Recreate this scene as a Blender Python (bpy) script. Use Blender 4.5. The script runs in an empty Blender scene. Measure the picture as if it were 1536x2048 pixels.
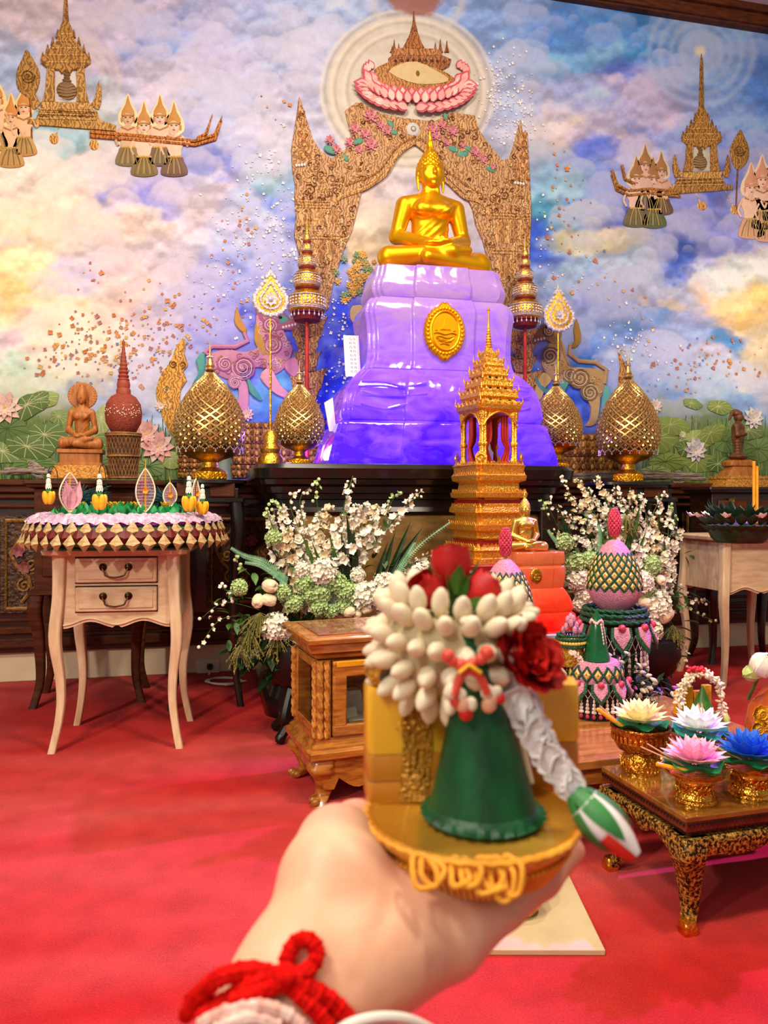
import bpy, math, random
import numpy as np
from mathutils import Vector, Matrix, Euler

SC = bpy.context.scene
COL = SC.collection
PI = math.pi
rnd = random.Random(7)

# ------------------------------------------------------------------ camera
F = 1540.0          # focal length in pixels of the 1536 x 2048 frame
U0, V0 = 768.0, 1000.0   # principal column, horizon row
CAMH = 0.9
YAW = math.radians(13.0)
WALL = 4.15         # world Y of the painted wall
cam_d = bpy.data.cameras.new('camera')
cam = bpy.data.objects.new('camera', cam_d)
COL.objects.link(cam)
cam_d.sensor_fit = 'HORIZONTAL'
cam_d.sensor_width = 36.0
cam_d.lens = 36.0 * F / 1536.0
cam_d.shift_y = -24.0 / 1536.0
cam_d.clip_start = 0.02
cam.location = (0, 0, CAMH)
cam.rotation_euler = (PI / 2, 0, -YAW)
cam_d.dof.use_dof = True
cam_d.dof.focus_distance = 3.2
cam_d.dof.aperture_fstop = 18.0
SC.camera = cam

# ------------------------------------------------------------------ world, lights, exposure
w = bpy.data.worlds.new('room_air')
SC.world = w
w.use_nodes = True
w.node_tree.nodes['Background'].inputs[0].default_value = (1.0, 0.93, 0.84, 1)
w.node_tree.nodes['Background'].inputs[1].default_value = 0.26
SC.view_settings.view_transform = 'Standard'
SC.view_settings.look = 'None'
SC.view_settings.exposure = 0.2
SC.view_settings.gamma = 1.0
SC.view_settings.use_curve_mapping = False


def lamp(name, kind, loc, target, power, col=(1, 1, 1), size=0.3, spot=None, blend=0.6):
    d = bpy.data.lights.new(name, kind)
    d.energy = power
    d.color = col
    if kind == 'AREA':
        d.shape = 'DISK'
        d.size = size
    else:
        d.shadow_soft_size = size
    if kind == 'SPOT':
        d.spot_size = math.radians(spot)
        d.spot_blend = blend
    o = bpy.data.objects.new(name, d)
    COL.objects.link(o)
    o.location = loc
    o.rotation_euler = (Vector(target) - Vector(loc)).to_track_quat('-Z', 'Y').to_euler()
    return o


WARM = (1.0, 0.86, 0.68)
lamp('ceiling_downlight', 'AREA', (-1.3, 0.3, 3.75), (-0.6, 2.6, 0.3), 80, WARM, 0.5)
lamp('ceiling_downlight', 'AREA', (1.6, 0.6, 3.75), (1.2, 3.2, 1.2), 85, WARM, 0.5)
lamp('ceiling_downlight', 'AREA', (0.3, 2.0, 3.78), (0.9, 3.3, 1.0), 45, WARM, 0.5)
lamp('picture_spot', 'SPOT', (-1.75, 3.1, 1.9), (-1.35, 4.15, 2.35), 15, (1, 0.9, 0.76), 0.25, 120, 0.9)
lamp('picture_spot', 'SPOT', (3.35, 3.2, 1.9), (3.1, 4.15, 2.2), 26, (1, 0.92, 0.8), 0.25, 120, 0.9)
lamp('key_spot', 'SPOT', (-2.3, -0.6, 2.4), (-0.6, 3.0, 0.4), 250, (1, 0.88, 0.72), 0.08, 70, 0.5)
lamp('stage_led_wash', 'SPOT', (3.3, 2.9, 2.9), (1.15, 1.55, 0.0), 800, (0.5, 0.12, 1.0), 0.05, 46, 0.35)
lamp('foreground_fill', 'AREA', (-0.7, -0.5, 1.9), (0.1, 0.4, 0.75), 11, (1, 0.93, 0.85), 0.7)  # added fill light that brightens the held-out hand and dish


# ------------------------------------------------------------------ pixel <-> world
_s, _c = math.sin(YAW), math.cos(YAW)
Fw = Vector((_s, _c, 0))
Rw = Vector((_c, -_s, 0))
ORI = Vector((0, 0, CAMH))


def ray(u, v):
    return Fw + Rw * ((u - U0) / F) + Vector((0, 0, (V0 - v) / F))


def at(u, v, Y):            # point seen at (u,v) on the plane y = Y (parallel to the wall)
    d = ray(u, v)
    return ORI + d * (Y / d.y)


def cz(u, v, Z):            # point seen at (u,v) at depth Z in front of the lens
    return ORI + ray(u, v) * Z


def fl(u, v, z=0.0):        # point seen at (u,v) on the level z
    d = ray(u, v)
    return ORI + d * ((z - CAMH) / d.z)


# ------------------------------------------------------------------ colour and materials
def lin(h):
    h = h.lstrip('#')
    r = [int(h[i:i + 2], 16) / 255.0 for i in (0, 2, 4)]
    return tuple(c / 12.92 if c <= 0.04045 else ((c + 0.055) / 1.055) ** 2.4 for c in r)


MATS = {}


def nodes_of(name):
    m = bpy.data.materials.new(name)
    m.use_nodes = True
    nt = m.node_tree
    return m, nt, nt.nodes['Principled BSDF']


def M(name, c1, c2=None, rough=0.5, metal=0.0, ns=30.0, bump=0.0, bs=120.0, spec=0.5, sss=0.0, trans=0.0,
      emit=None, es=0.0, stretch=None, coat=0.0, kind='noise', c3=None, attr=False, ior=1.45, sheen=0.0, lo=0.35, hi=0.65):
    if name in MATS:
        return MATS[name]
    m, nt, b = nodes_of(name)
    N, L = nt.nodes, nt.links
    b.inputs['Roughness'].default_value = rough
    b.inputs['Metallic'].default_value = metal
    b.inputs['Specular IOR Level'].default_value = spec
    b.inputs['IOR'].default_value = ior
    b.inputs['Transmission Weight'].default_value = trans
    b.inputs['Coat Weight'].default_value = coat
    b.inputs['Sheen Weight'].default_value = sheen
    if sss:
        b.inputs['Subsurface Weight'].default_value = sss
        b.inputs['Subsurface Radius'].default_value = (0.012, 0.005, 0.003)
        b.inputs['Subsurface Scale'].default_value = 1.0
    tc = N.new('ShaderNodeTexCoord')
    mp = N.new('ShaderNodeMapping')
    L.new(tc.outputs['Object'], mp.inputs[0])
    if stretch:
        mp.inputs['Scale'].default_value = stretch
    base = None
    if c2 is not None:
        if kind == 'wave':
            t = N.new('ShaderNodeTexWave')
            t.inputs['Scale'].default_value = ns
            t.inputs['Distortion'].default_value = 14.0
            t.inputs['Detail'].default_value = 3.0
            t.inputs['Detail Scale'].default_value = 1.6
            out = t.outputs['Fac']
        elif kind == 'voronoi':
            t = N.new('ShaderNodeTexVoronoi')
            t.inputs['Scale'].default_value = ns
            out = t.outputs['Distance']
        else:
            t = N.new('ShaderNodeTexNoise')
            t.inputs['Scale'].default_value = ns
            t.inputs['Detail'].default_value = 6.0
            t.inputs['Roughness'].default_value = 0.6
            out = t.outputs['Fac']
        L.new(mp.outputs[0], t.inputs['Vector'])
        r = N.new('ShaderNodeValToRGB')
        r.color_ramp.elements[0].position = lo
        r.color_ramp.elements[1].position = hi
        r.color_ramp.elements[0].color = (*lin(c1), 1)
        r.color_ramp.elements[1].color = (*lin(c2), 1)
        if c3:
            e = r.color_ramp.elements.new(min(0.98, hi + 0.15))
            e.color = (*lin(c3), 1)
        L.new(out, r.inputs[0])
        base = r.outputs[0]
    if attr:
        a = N.new('ShaderNodeVertexColor')
        a.layer_name = 'Col'
        if base is not None:
            x = N.new('ShaderNodeMix')
            x.data_type = 'RGBA'
            x.blend_type = 'MULTIPLY'
            x.inputs[0].default_value = 1.0
            L.new(a.outputs[0], x.inputs[6])
            L.new(base, x.inputs[7])
            base = x.outputs[2]
        else:
            base = a.outputs[0]
    if base is not None:
        L.new(base, b.inputs['Base Color'])
    else:
        b.inputs['Base Color'].default_value = (*lin(c1), 1)
    if bump:
        n2 = N.new('ShaderNodeTexNoise' if kind != 'voronoi' else 'ShaderNodeTexVoronoi')
        n2.inputs['Scale'].default_value = bs
        L.new(mp.outputs[0], n2.inputs['Vector'])
        bp = N.new('ShaderNodeBump')
        bp.inputs['Strength'].default_value = bump
        bp.inputs['Distance'].default_value = 0.01
        L.new(n2.outputs[0], bp.inputs['Height'])
        L.new(bp.outputs[0], b.inputs['Normal'])
    if emit:
        b.inputs['Emission Color'].default_value = (*lin(emit), 1)
        b.inputs['Emission Strength'].default_value = es
    MATS[name] = m
    return m


GOLD = M('polished_gold', '#f2aa08', '#fabb14', rough=0.33, metal=0.85, ns=8, bump=0.02, bs=60)
GOLD2 = M('antique_gold', '#c8871c', '#f0c050', rough=0.3, metal=1.0, ns=60, bump=0.35, bs=140)
GOLDF = M('fine_gold', '#d89a20', '#ffd268', rough=0.28, metal=1.0, ns=90, bump=0.5, bs=260)
BRASS = M('dim_brass', '#8a5a14', '#c8922e', rough=0.35, metal=1.0, ns=40, bump=0.2, bs=150)
DARKW = M('dark_wood', '#1c0d07', '#341a0e', rough=0.32, ns=14, stretch=(1, 1, 6), coat=0.3)
BLACKW = M('black_lacquer', '#0c0907', '#1a120c', rough=0.28, ns=10, coat=0.4)
MIDW = M('brown_wood', '#3a190a', '#5a2c12', rough=0.55, ns=12, stretch=(1, 1, 5), spec=0.25)
TEAK = M('honey_teak', '#7c4412', '#bc7a2c', rough=0.3, ns=3.5, stretch=(3, 10, 18), coat=0.5, kind='noise', c3='#d89a44')
TEAKT = M('teak_top', '#5c2c14', '#9a5a34', rough=0.28, ns=4, stretch=(2.5, 12, 8), coat=0.6, kind='noise')
CREAMW = M('limed_wood', '#c7a57c', '#dcc4a2', rough=0.5, ns=7, stretch=(7, 7, 1.2), bump=0.1, bs=60)
CREAMH = M('limed_wood_flat', '#c2a078', '#d9bf9c', rough=0.5, ns=7, stretch=(1.2, 7, 7), bump=0.1, bs=60)
RED = M('red_lacquer', '#7a0d08', '#93150c', rough=0.35, ns=10)
WHITE = M('white_plastic', '#e9e4d8', rough=0.5)
PAINT = M('mural_paint', '#d6d4d2', '#e0e0e0', rough=0.55, ns=30, bump=0.05, bs=110, attr=True, spec=0.25)
GILT = M('gilt_relief', '#a48e7a', '#efe2d2', rough=0.5, ns=16, bump=0.6, bs=90, attr=True, kind='wave', spec=0.3, lo=0.1, hi=0.8)  # darker wave bands paint in the shade of carved crevices
LEAF = M('leaf_green', '#23421a', '#4f7a30', rough=0.45, ns=25, sss=0.0)
DLEAF = M('dark_leaf', '#0f2410', '#1f4420', rough=0.4, ns=25)
MINT = M('mint_fern', '#5f9a70', '#9ac8a0', rough=0.5, ns=25)
PETALW = M('white_petal', '#e4dcc4', '#f8f4e6', rough=0.55, ns=30, sss=0.0)
CREAMP = M('cream_petal', '#d8c094', '#efe2c4', rough=0.55, ns=30)
GREENB = M('pale_green_bloom', '#8fb468', '#cfe0a4', rough=0.6, ns=90)
JAS = M('jasmine_bud', '#e6d6b2', '#f4e9cf', rough=0.5, ns=20, sss=0.15)
SILKR = M('red_silk', '#8e0a06', '#a8120a', rough=0.65, ns=30, spec=0.15)
ROSER = M('rose_red', '#b00c10', '#d0201c', rough=0.5, ns=30)
SATG = M('green_satin', '#043c1b', '#095a2c', rough=0.45, ns=9, stretch=(6, 6, 1.5), bump=0.08, bs=40)
BLACK = M('black_metal', '#0a0908', rough=0.4)
ORANGE = M('saffron', '#d87a08', '#f0a010', rough=0.5, ns=40)
YEL = M('yellow_petal', '#eaa812', '#f8c830', rough=0.5, ns=30)


# ------------------------------------------------------------------ mesh builder
class MB:
    def __init__(s):
        s.v, s.f, s.c = [], [], []

    def add(s, vs, fs, T=None, col=None):
        o = len(s.v)
        if T is not None:
            vs = [T @ Vector(p) for p in vs]
        s.v.extend([tuple(p) for p in vs])
        s.f.extend([tuple(i + o for i in f) for f in fs])
        s.c.extend([col] * len(fs))
        return s

    def box(s, c, d, T=None, col=None):
        x, y, z = (q / 2 for q in d)
        vs = [(c[0] + a * x, c[1] + b * y, c[2] + e * z) for a in (-1, 1) for b in (-1, 1) for e in (-1, 1)]
        return s.add(vs, [(0, 1, 3, 2), (4, 6, 7, 5), (0, 4, 5, 1), (2, 3, 7, 6), (0, 2, 6, 4), (1, 5, 7, 3)], T, col)

    def rings(s, R, T=None, col=None, cap=True, closed=True, wrap=False):
        n = len(R[0])
        vs = [p for r in R for p in r]
        fs = []
        K = len(R)
        for k in range(K if wrap else K - 1):
            a, b = k * n, ((k + 1) % K) * n
            for i in range(n if closed else n - 1):
                j = (i + 1) % n
                fs.append((a + i, a + j, b + j, b + i))
        if cap and not wrap:
            fs.append(tuple(range(n - 1, -1, -1)))
            fs.append(tuple((K - 1) * n + i for i in range(n)))
        return s.add(vs, fs, T, col)

    def lathe(s, prof, n=24, T=None, col=None, cap=True, sx=1.0, sy=1.0):
        R = [[(r * sx * math.cos(2 * PI * i / n), r * sy * math.sin(2 * PI * i / n), z) for i in range(n)] for r, z in prof]
        return s.rings(R, T, col, cap)

    def tube(s, pts, r, n=8, T=None, col=None, cap=True, closed=False):
        pts = [Vector(p) for p in pts]
        k = len(pts)
        rr = r if isinstance(r, (list, tuple)) else [r] * k
        R = []
        nrm = None
        for i in range(k):
            if closed:
                t = pts[(i + 1) % k] - pts[(i - 1) % k]
            else:
                t = pts[min(i + 1, k - 1)] - pts[max(i - 1, 0)]
            if t.length < 1e-9:
                t = Vector((0, 0, 1))
            t.normalize()
            if nrm is None:
                a = Vector((0, 0, 1)) if abs(t.z) < 0.9 else Vector((1, 0, 0))
                nrm = t.cross(a).normalized()
            else:
                nrm = (nrm - t * nrm.dot(t))
                nrm = nrm.normalized() if nrm.length > 1e-6 else t.orthogonal().normalized()
            bn = t.cross(nrm)
            R.append([pts[i] + (nrm * math.cos(2 * PI * q / n) + bn * math.sin(2 * PI * q / n)) * rr[i] for q in range(n)])
        return s.rings(R, T, col, cap, wrap=closed)

    def ell(s, c, r, nu=12, nv=8, T=None, col=None):
        r = (r, r, r) if not isinstance(r, (list, tuple)) else r
        R = []
        for j in range(1, nv):
            t = PI * j / nv
            R.append([(c[0] + r[0] * math.sin(t) * math.cos(2 * PI * i / nu), c[1] + r[1] * math.sin(t) * math.sin(2 * PI * i / nu),
                       c[2] - r[2] * math.cos(t)) for i in range(nu)])
        o = len(s.v)
        s.rings(R, T, col, cap=False)
        b = len(s.v)
        T2 = T if T is not None else Matrix.Identity(4)
        s.v.append(tuple(T2 @ Vector((c[0], c[1], c[2] - r[2]))))
        s.v.append(tuple(T2 @ Vector((c[0], c[1], c[2] + r[2]))))
        for i in range(nu):
            j = (i + 1) % nu
            s.f.append((b, o + j, o + i))
            s.f.append((b + 1, o + (nv - 2) * nu + i, o + (nv - 2) * nu + j))
            s.c.extend([col, col])
        return s

    def prism(s, poly, d, T=None, col=None, inset=None):
        # poly in x,z ; extruded towards -y by d ; optional chamfer
        n = len(poly)
        cx = sum(p[0] for p in poly) / n
        cy = sum(p[1] for p in poly) / n
        R = [[(p[0], 0, p[1]) for p in poly], [(p[0], -d * (0.6 if inset else 1), p[1]) for p in poly]]
        if inset:
            R.append([(cx + (p[0] - cx) * inset, -d, cy + (p[1] - cy) * inset) for p in poly])
        return s.rings(R, T, col)

    def petal(s, L, W, cup=0.3, curl=0.2, T=None, col=None, n=5, tip=1.0, th=0.0, base=0.25):
        # petal along +x, lying in x-y, rising in z by cup/curl
        vs, fs = [], []
        for i in range(n + 1):
            t = i / n
            wd = W * (base * (1 - t) + math.sin(PI * min(t * 0.93 + 0.02, 1)) ** 0.8) * (1 - tip * t ** 4 * 0.97)
            z = curl * L * t * t
            for j in (-1, 0, 1):
                vs.append((L * t, wd * j / 2, z + abs(j) * cup * wd * 0.5))
        for i in range(n):
            for j in range(2):
                a = i * 3 + j
                fs.append((a, a + 3, a + 4, a + 1))
        if th:
            k = len(vs)
            vs += [(x, y, z - th) for x, y, z in vs]
            fs += [tuple(q + k for q in reversed(f)) for f in fs]
            rim = [i * 3 for i in range(n + 1)] + [n * 3 + 1] + [i * 3 + 2 for i in range(n, -1, -1)] + [1]
            for a, b in zip(rim, rim[1:] + rim[:1]):
                fs.append((a, b, b + k, a + k))
        return s.add(vs, fs, T, col)

    def mesh(s, name, mat, smooth=True, angle=40):
        me = bpy.data.meshes.new(name)
        me.from_pydata(s.v, [], s.f)
        me.materials.append(mat)
        if any(c is not None for c in s.c):
            a = me.color_attributes.new('Col', 'FLOAT_COLOR', 'CORNER')
            arr = []
            for f, c in zip(s.f, s.c):
                arr.extend(list((*(c or (1, 1, 1)), 1.0)) * len(f))
            a.data.foreach_set('color', arr)
        if smooth:
            me.polygons.foreach_set('use_smooth', [True] * len(me.polygons))
            me.set_sharp_from_angle(angle=math.radians(angle))
        me.update()
        return me

    def build(s, name, mat, parent=None, loc=None, rot=None, smooth=True, angle=40, bevel=0.0, scale=None):
        return link(name, s.mesh(name, mat, smooth, angle), parent, loc, rot, bevel, scale)


def link(name, me, parent=None, loc=None, rot=None, bevel=0.0, scale=None):
    o = bpy.data.objects.new(name, me)
    COL.objects.link(o)
    if parent is not None:
        o.parent = parent
    if loc is not None:
        o.location = loc
    if rot is not None:
        o.rotation_euler = rot
    if scale is not None:
        o.scale = scale if isinstance(scale, (tuple, list)) else (scale,) * 3
    if bevel:
        b = o.modifiers.new('soft_edge', 'BEVEL')
        b.width = bevel
        b.segments = 2
        b.limit_method = 'ANGLE'
        b.angle_limit = math.radians(35)
    return o


def thing(name, label, cat, loc=(0, 0, 0), rz=0.0, group=None):
    o = bpy.data.objects.new(name, None)
    o.empty_display_size = 0.05
    COL.objects.link(o)
    o.location = loc
    o.rotation_euler = (0, 0, rz)
    return tag(o, label, cat, group)


def tag(o, label=None, cat=None, group=None, kind=None):
    if label:
        o['label'] = label
    if cat:
        o['category'] = cat
    if group:
        o['group'] = group
    if kind:
        o['kind'] = kind
    return o


def kids(o):
    return [c for c in COL.objects if c.parent == o]


def dup(o, parent=None, label=None, loc=None, rz=None, scale=None, group=None):
    c = o.copy()
    COL.objects.link(c)
    c.parent = parent
    if label:
        c['label'] = label
    if group:
        c['group'] = group
    if loc is not None:
        c.location = loc
    if rz is not None:
        c.rotation_euler = (0, 0, rz)
    if scale is not None:
        c.scale = (scale,) * 3
    for k in list(o.children):
        dup(k, c)
    return c


def TR(x=0, y=0, z=0, rx=0, ry=0, rz=0, s=1.0):
    return Matrix.Translation((x, y, z)) @ Euler((rx, ry, rz)).to_matrix().to_4x4() @ Matrix.Scale(s, 4)


def rrect(w, d, r, z, k=4, cx=0, cy=0):
    out = []
    for q, (sx, sy) in enumerate(((1, 1), (-1, 1), (-1, -1), (1, -1))):
        for i in range(k + 1):
            a = PI / 2 * q + PI / 2 * i / k
            out.append((cx + sx * (w / 2 - r) + r * math.cos(a), cy + sy * (d / 2 - r) + r * math.sin(a), z))
    return out


def redent(w, d, st, z, proj=0.0, pw=0.4):
    # rectangle whose corners step in by st (twice); optional projecting middle of the front/back
    a, b = w / 2, d / 2
    q = [(a, b - 2 * st), (a - st, b - 2 * st), (a - st, b - st), (a - 2 * st, b - st), (a - 2 * st, b)]
    out = []
    if proj:
        p = w * pw / 2
        q = q + [(p, b), (p, b + proj)]
    out += q
    out += [(-x, y) for x, y in reversed(q)]
    out += [(-x, -y) for x, y in q]
    out += [(x, -y) for x, y in reversed(q)]
    return [(x, y, z) for x, y in out]


def look_T(p, d, up=None, roll=0.0):
    # matrix with +x along d at p
    d = Vector(d).normalized()
    up = Vector(up) if up is not None else Vector((0, 0, 1))
    if abs(d.dot(up)) > 0.98:
        up = Vector((0, 1, 0))
    y = up.cross(d).normalized()
    z = d.cross(y)
    m = Matrix((d, y, z)).transposed().to_4x4()
    return Matrix.Translation(p) @ m @ Matrix.Rotation(roll, 4, 'X')


# ------------------------------------------------------------------ numpy noise and implicit surfaces
def _hash(ix, iy, seed):
    n = (ix.astype(np.int64) * 374761393 + iy.astype(np.int64) * 668265263 + seed * 974634777) & 0x7fffffff
    n = ((n ^ (n >> 13)) * 1274126177) & 0x7fffffff
    return ((n ^ (n >> 16)) & 0xffff) / 65535.0


def vnoise(x, y, seed):
    ix, iy = np.floor(x), np.floor(y)
    fx, fy = x - ix, y - iy
    fx, fy = fx * fx * (3 - 2 * fx), fy * fy * (3 - 2 * fy)
    a, b = _hash(ix, iy, seed), _hash(ix + 1, iy, seed)
    c, d = _hash(ix, iy + 1, seed), _hash(ix + 1, iy + 1, seed)
    return (a * (1 - fx) + b * fx) * (1 - fy) + (c * (1 - fx) + d * fx) * fy


def fbm(x, y, seed, octv=5):
    s, a, t = 0, 0.5, 0
    for k in range(octv):
        s = s + a * vnoise(x * 2 ** k, y * 2 ** k, seed + k * 17)
        t += a
        a *= 0.55
    return s / t


def sd_cap(P, a, b, ra, rb):
    a, b = np.array(a, np.float32), np.array(b, np.float32)
    ba = b - a
    h = np.clip(((P - a) @ ba) / max(float(ba @ ba), 1e-9), 0, 1)
    d = P - a - h[..., None] * ba
    return np.sqrt((d * d).sum(-1)) - (ra + (rb - ra) * h)


def sd_ell(P, c, r, R=None):
    q = P - np.array(c, np.float32)
    if R is not None:
        q = q @ np.array(R, np.float32)
    r = np.array(r, np.float32)
    k0 = np.sqrt(((q / r) ** 2).sum(-1))
    k1 = np.sqrt(((q / (r * r)) ** 2).sum(-1)) + 1e-9
    return k0 * (k0 - 1) / k1


def smin(a, b, k):
    h = np.clip(0.5 + 0.5 * (b - a) / k, 0, 1)
    return b * (1 - h) + a * h - k * h * (1 - h)


def iso_mesh(fn, lo, hi, vox):
    """naive surface nets of fn(P) = 0"""
    lo, hi = np.array(lo, np.float32), np.array(hi, np.float32)
    n = np.ceil((hi - lo) / vox).astype(int) + 1
    ax = [lo[i] + vox * np.arange(n[i], dtype=np.float32) for i in range(3)]
    P = np.stack(np.meshgrid(*ax, indexing='ij'), -1)
    D = fn(P).astype(np.float32)
    ins = D < 0
    c = np.zeros(tuple(n - 1), int)
    for i in (0, 1):
        for j in (0, 1):
            for k in (0, 1):
                c += ins[i:n[0] - 1 + i, j:n[1] - 1 + j, k:n[2] - 1 + k]
    act = (c > 0) & (c < 8)
    idx = -np.ones(act.shape, int)
    I = np.argwhere(act)
    idx[act] = np.arange(len(I))
    acc = np.zeros((len(I), 3))
    cnt = np.zeros(len(I))
    corner = [(i, j, k) for i in (0, 1) for j in (0, 1) for k in (0, 1)]
    for a in corner:
        for ax_ in range(3):
            if a[ax_] == 0:
                b = list(a)
                b[ax_] = 1
                da = D[I[:, 0] + a[0], I[:, 1] + a[1], I[:, 2] + a[2]]
                db = D[I[:, 0] + b[0], I[:, 1] + b[1], I[:, 2] + b[2]]
                m = (da < 0) != (db < 0)
                t = np.where(m, da / (da - db + 1e-12), 0)
                p = np.array(a, float) + np.eye(3)[ax_] * t[:, None]
                acc += np.where(m[:, None], p, 0)
                cnt += m
    V = lo + vox * (I + acc / cnt[:, None])
    faces = []
    for ax_ in range(3):
        o1, o2 = (ax_ + 1) % 3, (ax_ + 2) % 3
        sl0 = [slice(None)] * 3
        sl1 = [slice(None)] * 3
        sl0[ax_] = slice(0, -1)
        sl1[ax_] = slice(1, None)
        e = ins[tuple(sl0)] != ins[tuple(sl1)]
        E = np.argwhere(e)
        E = E[(E[:, o1] > 0) & (E[:, o2] > 0) & (E[:, o1] < n[o1] - 1) & (E[:, o2] < n[o2] - 1)]
        e1, e2 = np.eye(3, dtype=int)[o1], np.eye(3, dtype=int)[o2]
        q = [E, E - e1, E - e1 - e2, E - e2]
        q = np.stack([idx[tuple(x.T)] for x in q], 1)
        flip = ~ins[tuple(E.T)]
        q[flip] = q[flip][:, ::-1]
        faces.append(q)
    Fc = np.concatenate(faces)
    Fc = Fc[(Fc >= 0).all(1)]
    return V, Fc


def np_mesh(name, V, Fc, mat, smooth=True):
    me = bpy.data.meshes.new(name)
    me.vertices.add(len(V))
    me.vertices.foreach_set('co', np.asarray(V, np.float32).ravel())
    k = Fc.shape[1]
    me.loops.add(Fc.size)
    me.loops.foreach_set('vertex_index', Fc.astype(np.int32).ravel())
    me.polygons.add(len(Fc))
    me.polygons.foreach_set('loop_start', np.arange(0, Fc.size, k, dtype=np.int32))
    me.update(calc_edges=True)
    me.validate()
    if smooth:
        me.polygons.foreach_set('use_smooth', [True] * len(me.polygons))
    if mat is not None:
        me.materials.append(mat)
    me.update()
    return me


def sculpt(name, fn, lo, hi, vox, mat, parent=None, loc=None, smooth_it=3):
    V, Fc = iso_mesh(fn, lo, hi, vox)
    if smooth_it:
        E = np.concatenate([Fc[:, [0, 1]], Fc[:, [1, 2]], Fc[:, [2, 3]], Fc[:, [3, 0]]])
        E = np.concatenate([E, E[:, ::-1]])
        for _ in range(smooth_it):
            A = np.zeros_like(V)
            C = np.zeros(len(V))
            np.add.at(A, E[:, 0], V[E[:, 1]])
            np.add.at(C, E[:, 0], 1)
            V = 0.5 * V + 0.5 * A / np.maximum(C, 1)[:, None]
    return link(name, np_mesh(name, V, Fc, mat), parent, loc)

# ================================================================== THE SETTING
CARPET = None


def make_carpet():
    m, nt, b = nodes_of('red_carpet')
    N, L = nt.nodes, nt.links
    tc = N.new('ShaderNodeTexCoord')
    n1 = N.new('ShaderNodeTexNoise')
    n1.inputs['Scale'].default_value = 0.55
    n1.inputs['Detail'].default_value = 2.5
    n1.inputs['Distortion'].default_value = 0.6
    n2 = N.new('ShaderNodeTexNoise')
    n2.inputs['Scale'].default_value = 260
    n2.inputs['Detail'].default_value = 3
    n3 = N.new('ShaderNodeTexNoise')
    n3.inputs['Scale'].default_value = 11
    n3.inputs['Detail'].default_value = 5
    mp = N.new('ShaderNodeMapping')
    mp.inputs['Scale'].default_value = (1.0, 3.0, 1.0)
    L.new(tc.outputs['Object'], mp.inputs[0])
    for n in (n2, n3):
        L.new(tc.outputs['Object'], n.inputs['Vector'])
    L.new(mp.outputs[0], n1.inputs['Vector'])
    r = N.new('ShaderNodeValToRGB')
    cr_ = r.color_ramp
    cr_.elements[0].position, cr_.elements[0].color = 0.40, (*lin('#b81e18'), 1)
    cr_.elements[1].position, cr_.elements[1].color = 0.62, (*lin('#c84a44'), 1)
    L.new(n1.outputs['Fac'], r.inputs[0])
    mx = N.new('ShaderNodeMix')
    mx.data_type = 'RGBA'
    mx.blend_type = 'MULTIPLY'
    mx.inputs[0].default_value = 0.8
    r2 = N.new('ShaderNodeValToRGB')
    r2.color_ramp.elements[0].position, r2.color_ramp.elements[0].color = 0.3, (0.45, 0.4, 0.4, 1)
    r2.color_ramp.elements[1].position, r2.color_ramp.elements[1].color = 0.7, (1.15, 1.15, 1.15, 1)
    md = N.new('ShaderNodeMath')
    md.operation = 'MULTIPLY_ADD'
    md.inputs[1].default_value = 0.6
    L.new(n2.outputs['Fac'], md.inputs[0])
    ml = N.new('ShaderNodeMath')
    ml.operation = 'MULTIPLY'
    ml.inputs[1].default_value = 0.4
    L.new(n3.outputs['Fac'], ml.inputs[0])
    L.new(ml.outputs[0], md.inputs[2])
    L.new(md.outputs[0], r2.inputs[0])
    L.new(r.outputs[0], mx.inputs[6])
    L.new(r2.outputs[0], mx.inputs[7])
    L.new(mx.outputs[2], b.inputs['Base Color'])
    b.inputs['Roughness'].default_value = 0.95
    b.inputs['Specular IOR Level'].default_value = 0.1
    b.inputs['Sheen Weight'].default_value = 0.08
    b.inputs['Sheen Tint'].default_value = (1.0, 0.5, 0.55, 1)
    bp = N.new('ShaderNodeBump')
    bp.inputs['Strength'].default_value = 0.7
    bp.inputs['Distance'].default_value = 0.004
    L.new(n2.outputs['Fac'], bp.inputs['Height'])
    L.new(bp.outputs[0], b.inputs['Normal'])
    return m


CARPET = make_carpet()
tag(MB().box((0.9, 1.3, -0.05), (6.6, 5.9, 0.1)).build('floor', CARPET, smooth=False),
    'red carpet covering the whole shrine room floor', kind='structure')
PLASTER = M('ceiling_plaster', '#b9a8b4', '#c4b4bc', rough=0.8, ns=3)
tag(MB().box((0.9, 1.3, 3.97), (6.6, 5.9, 0.1)).build('ceiling', PLASTER, smooth=False),
    'pale lilac plaster ceiling above the painted wall', kind='structure')

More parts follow.
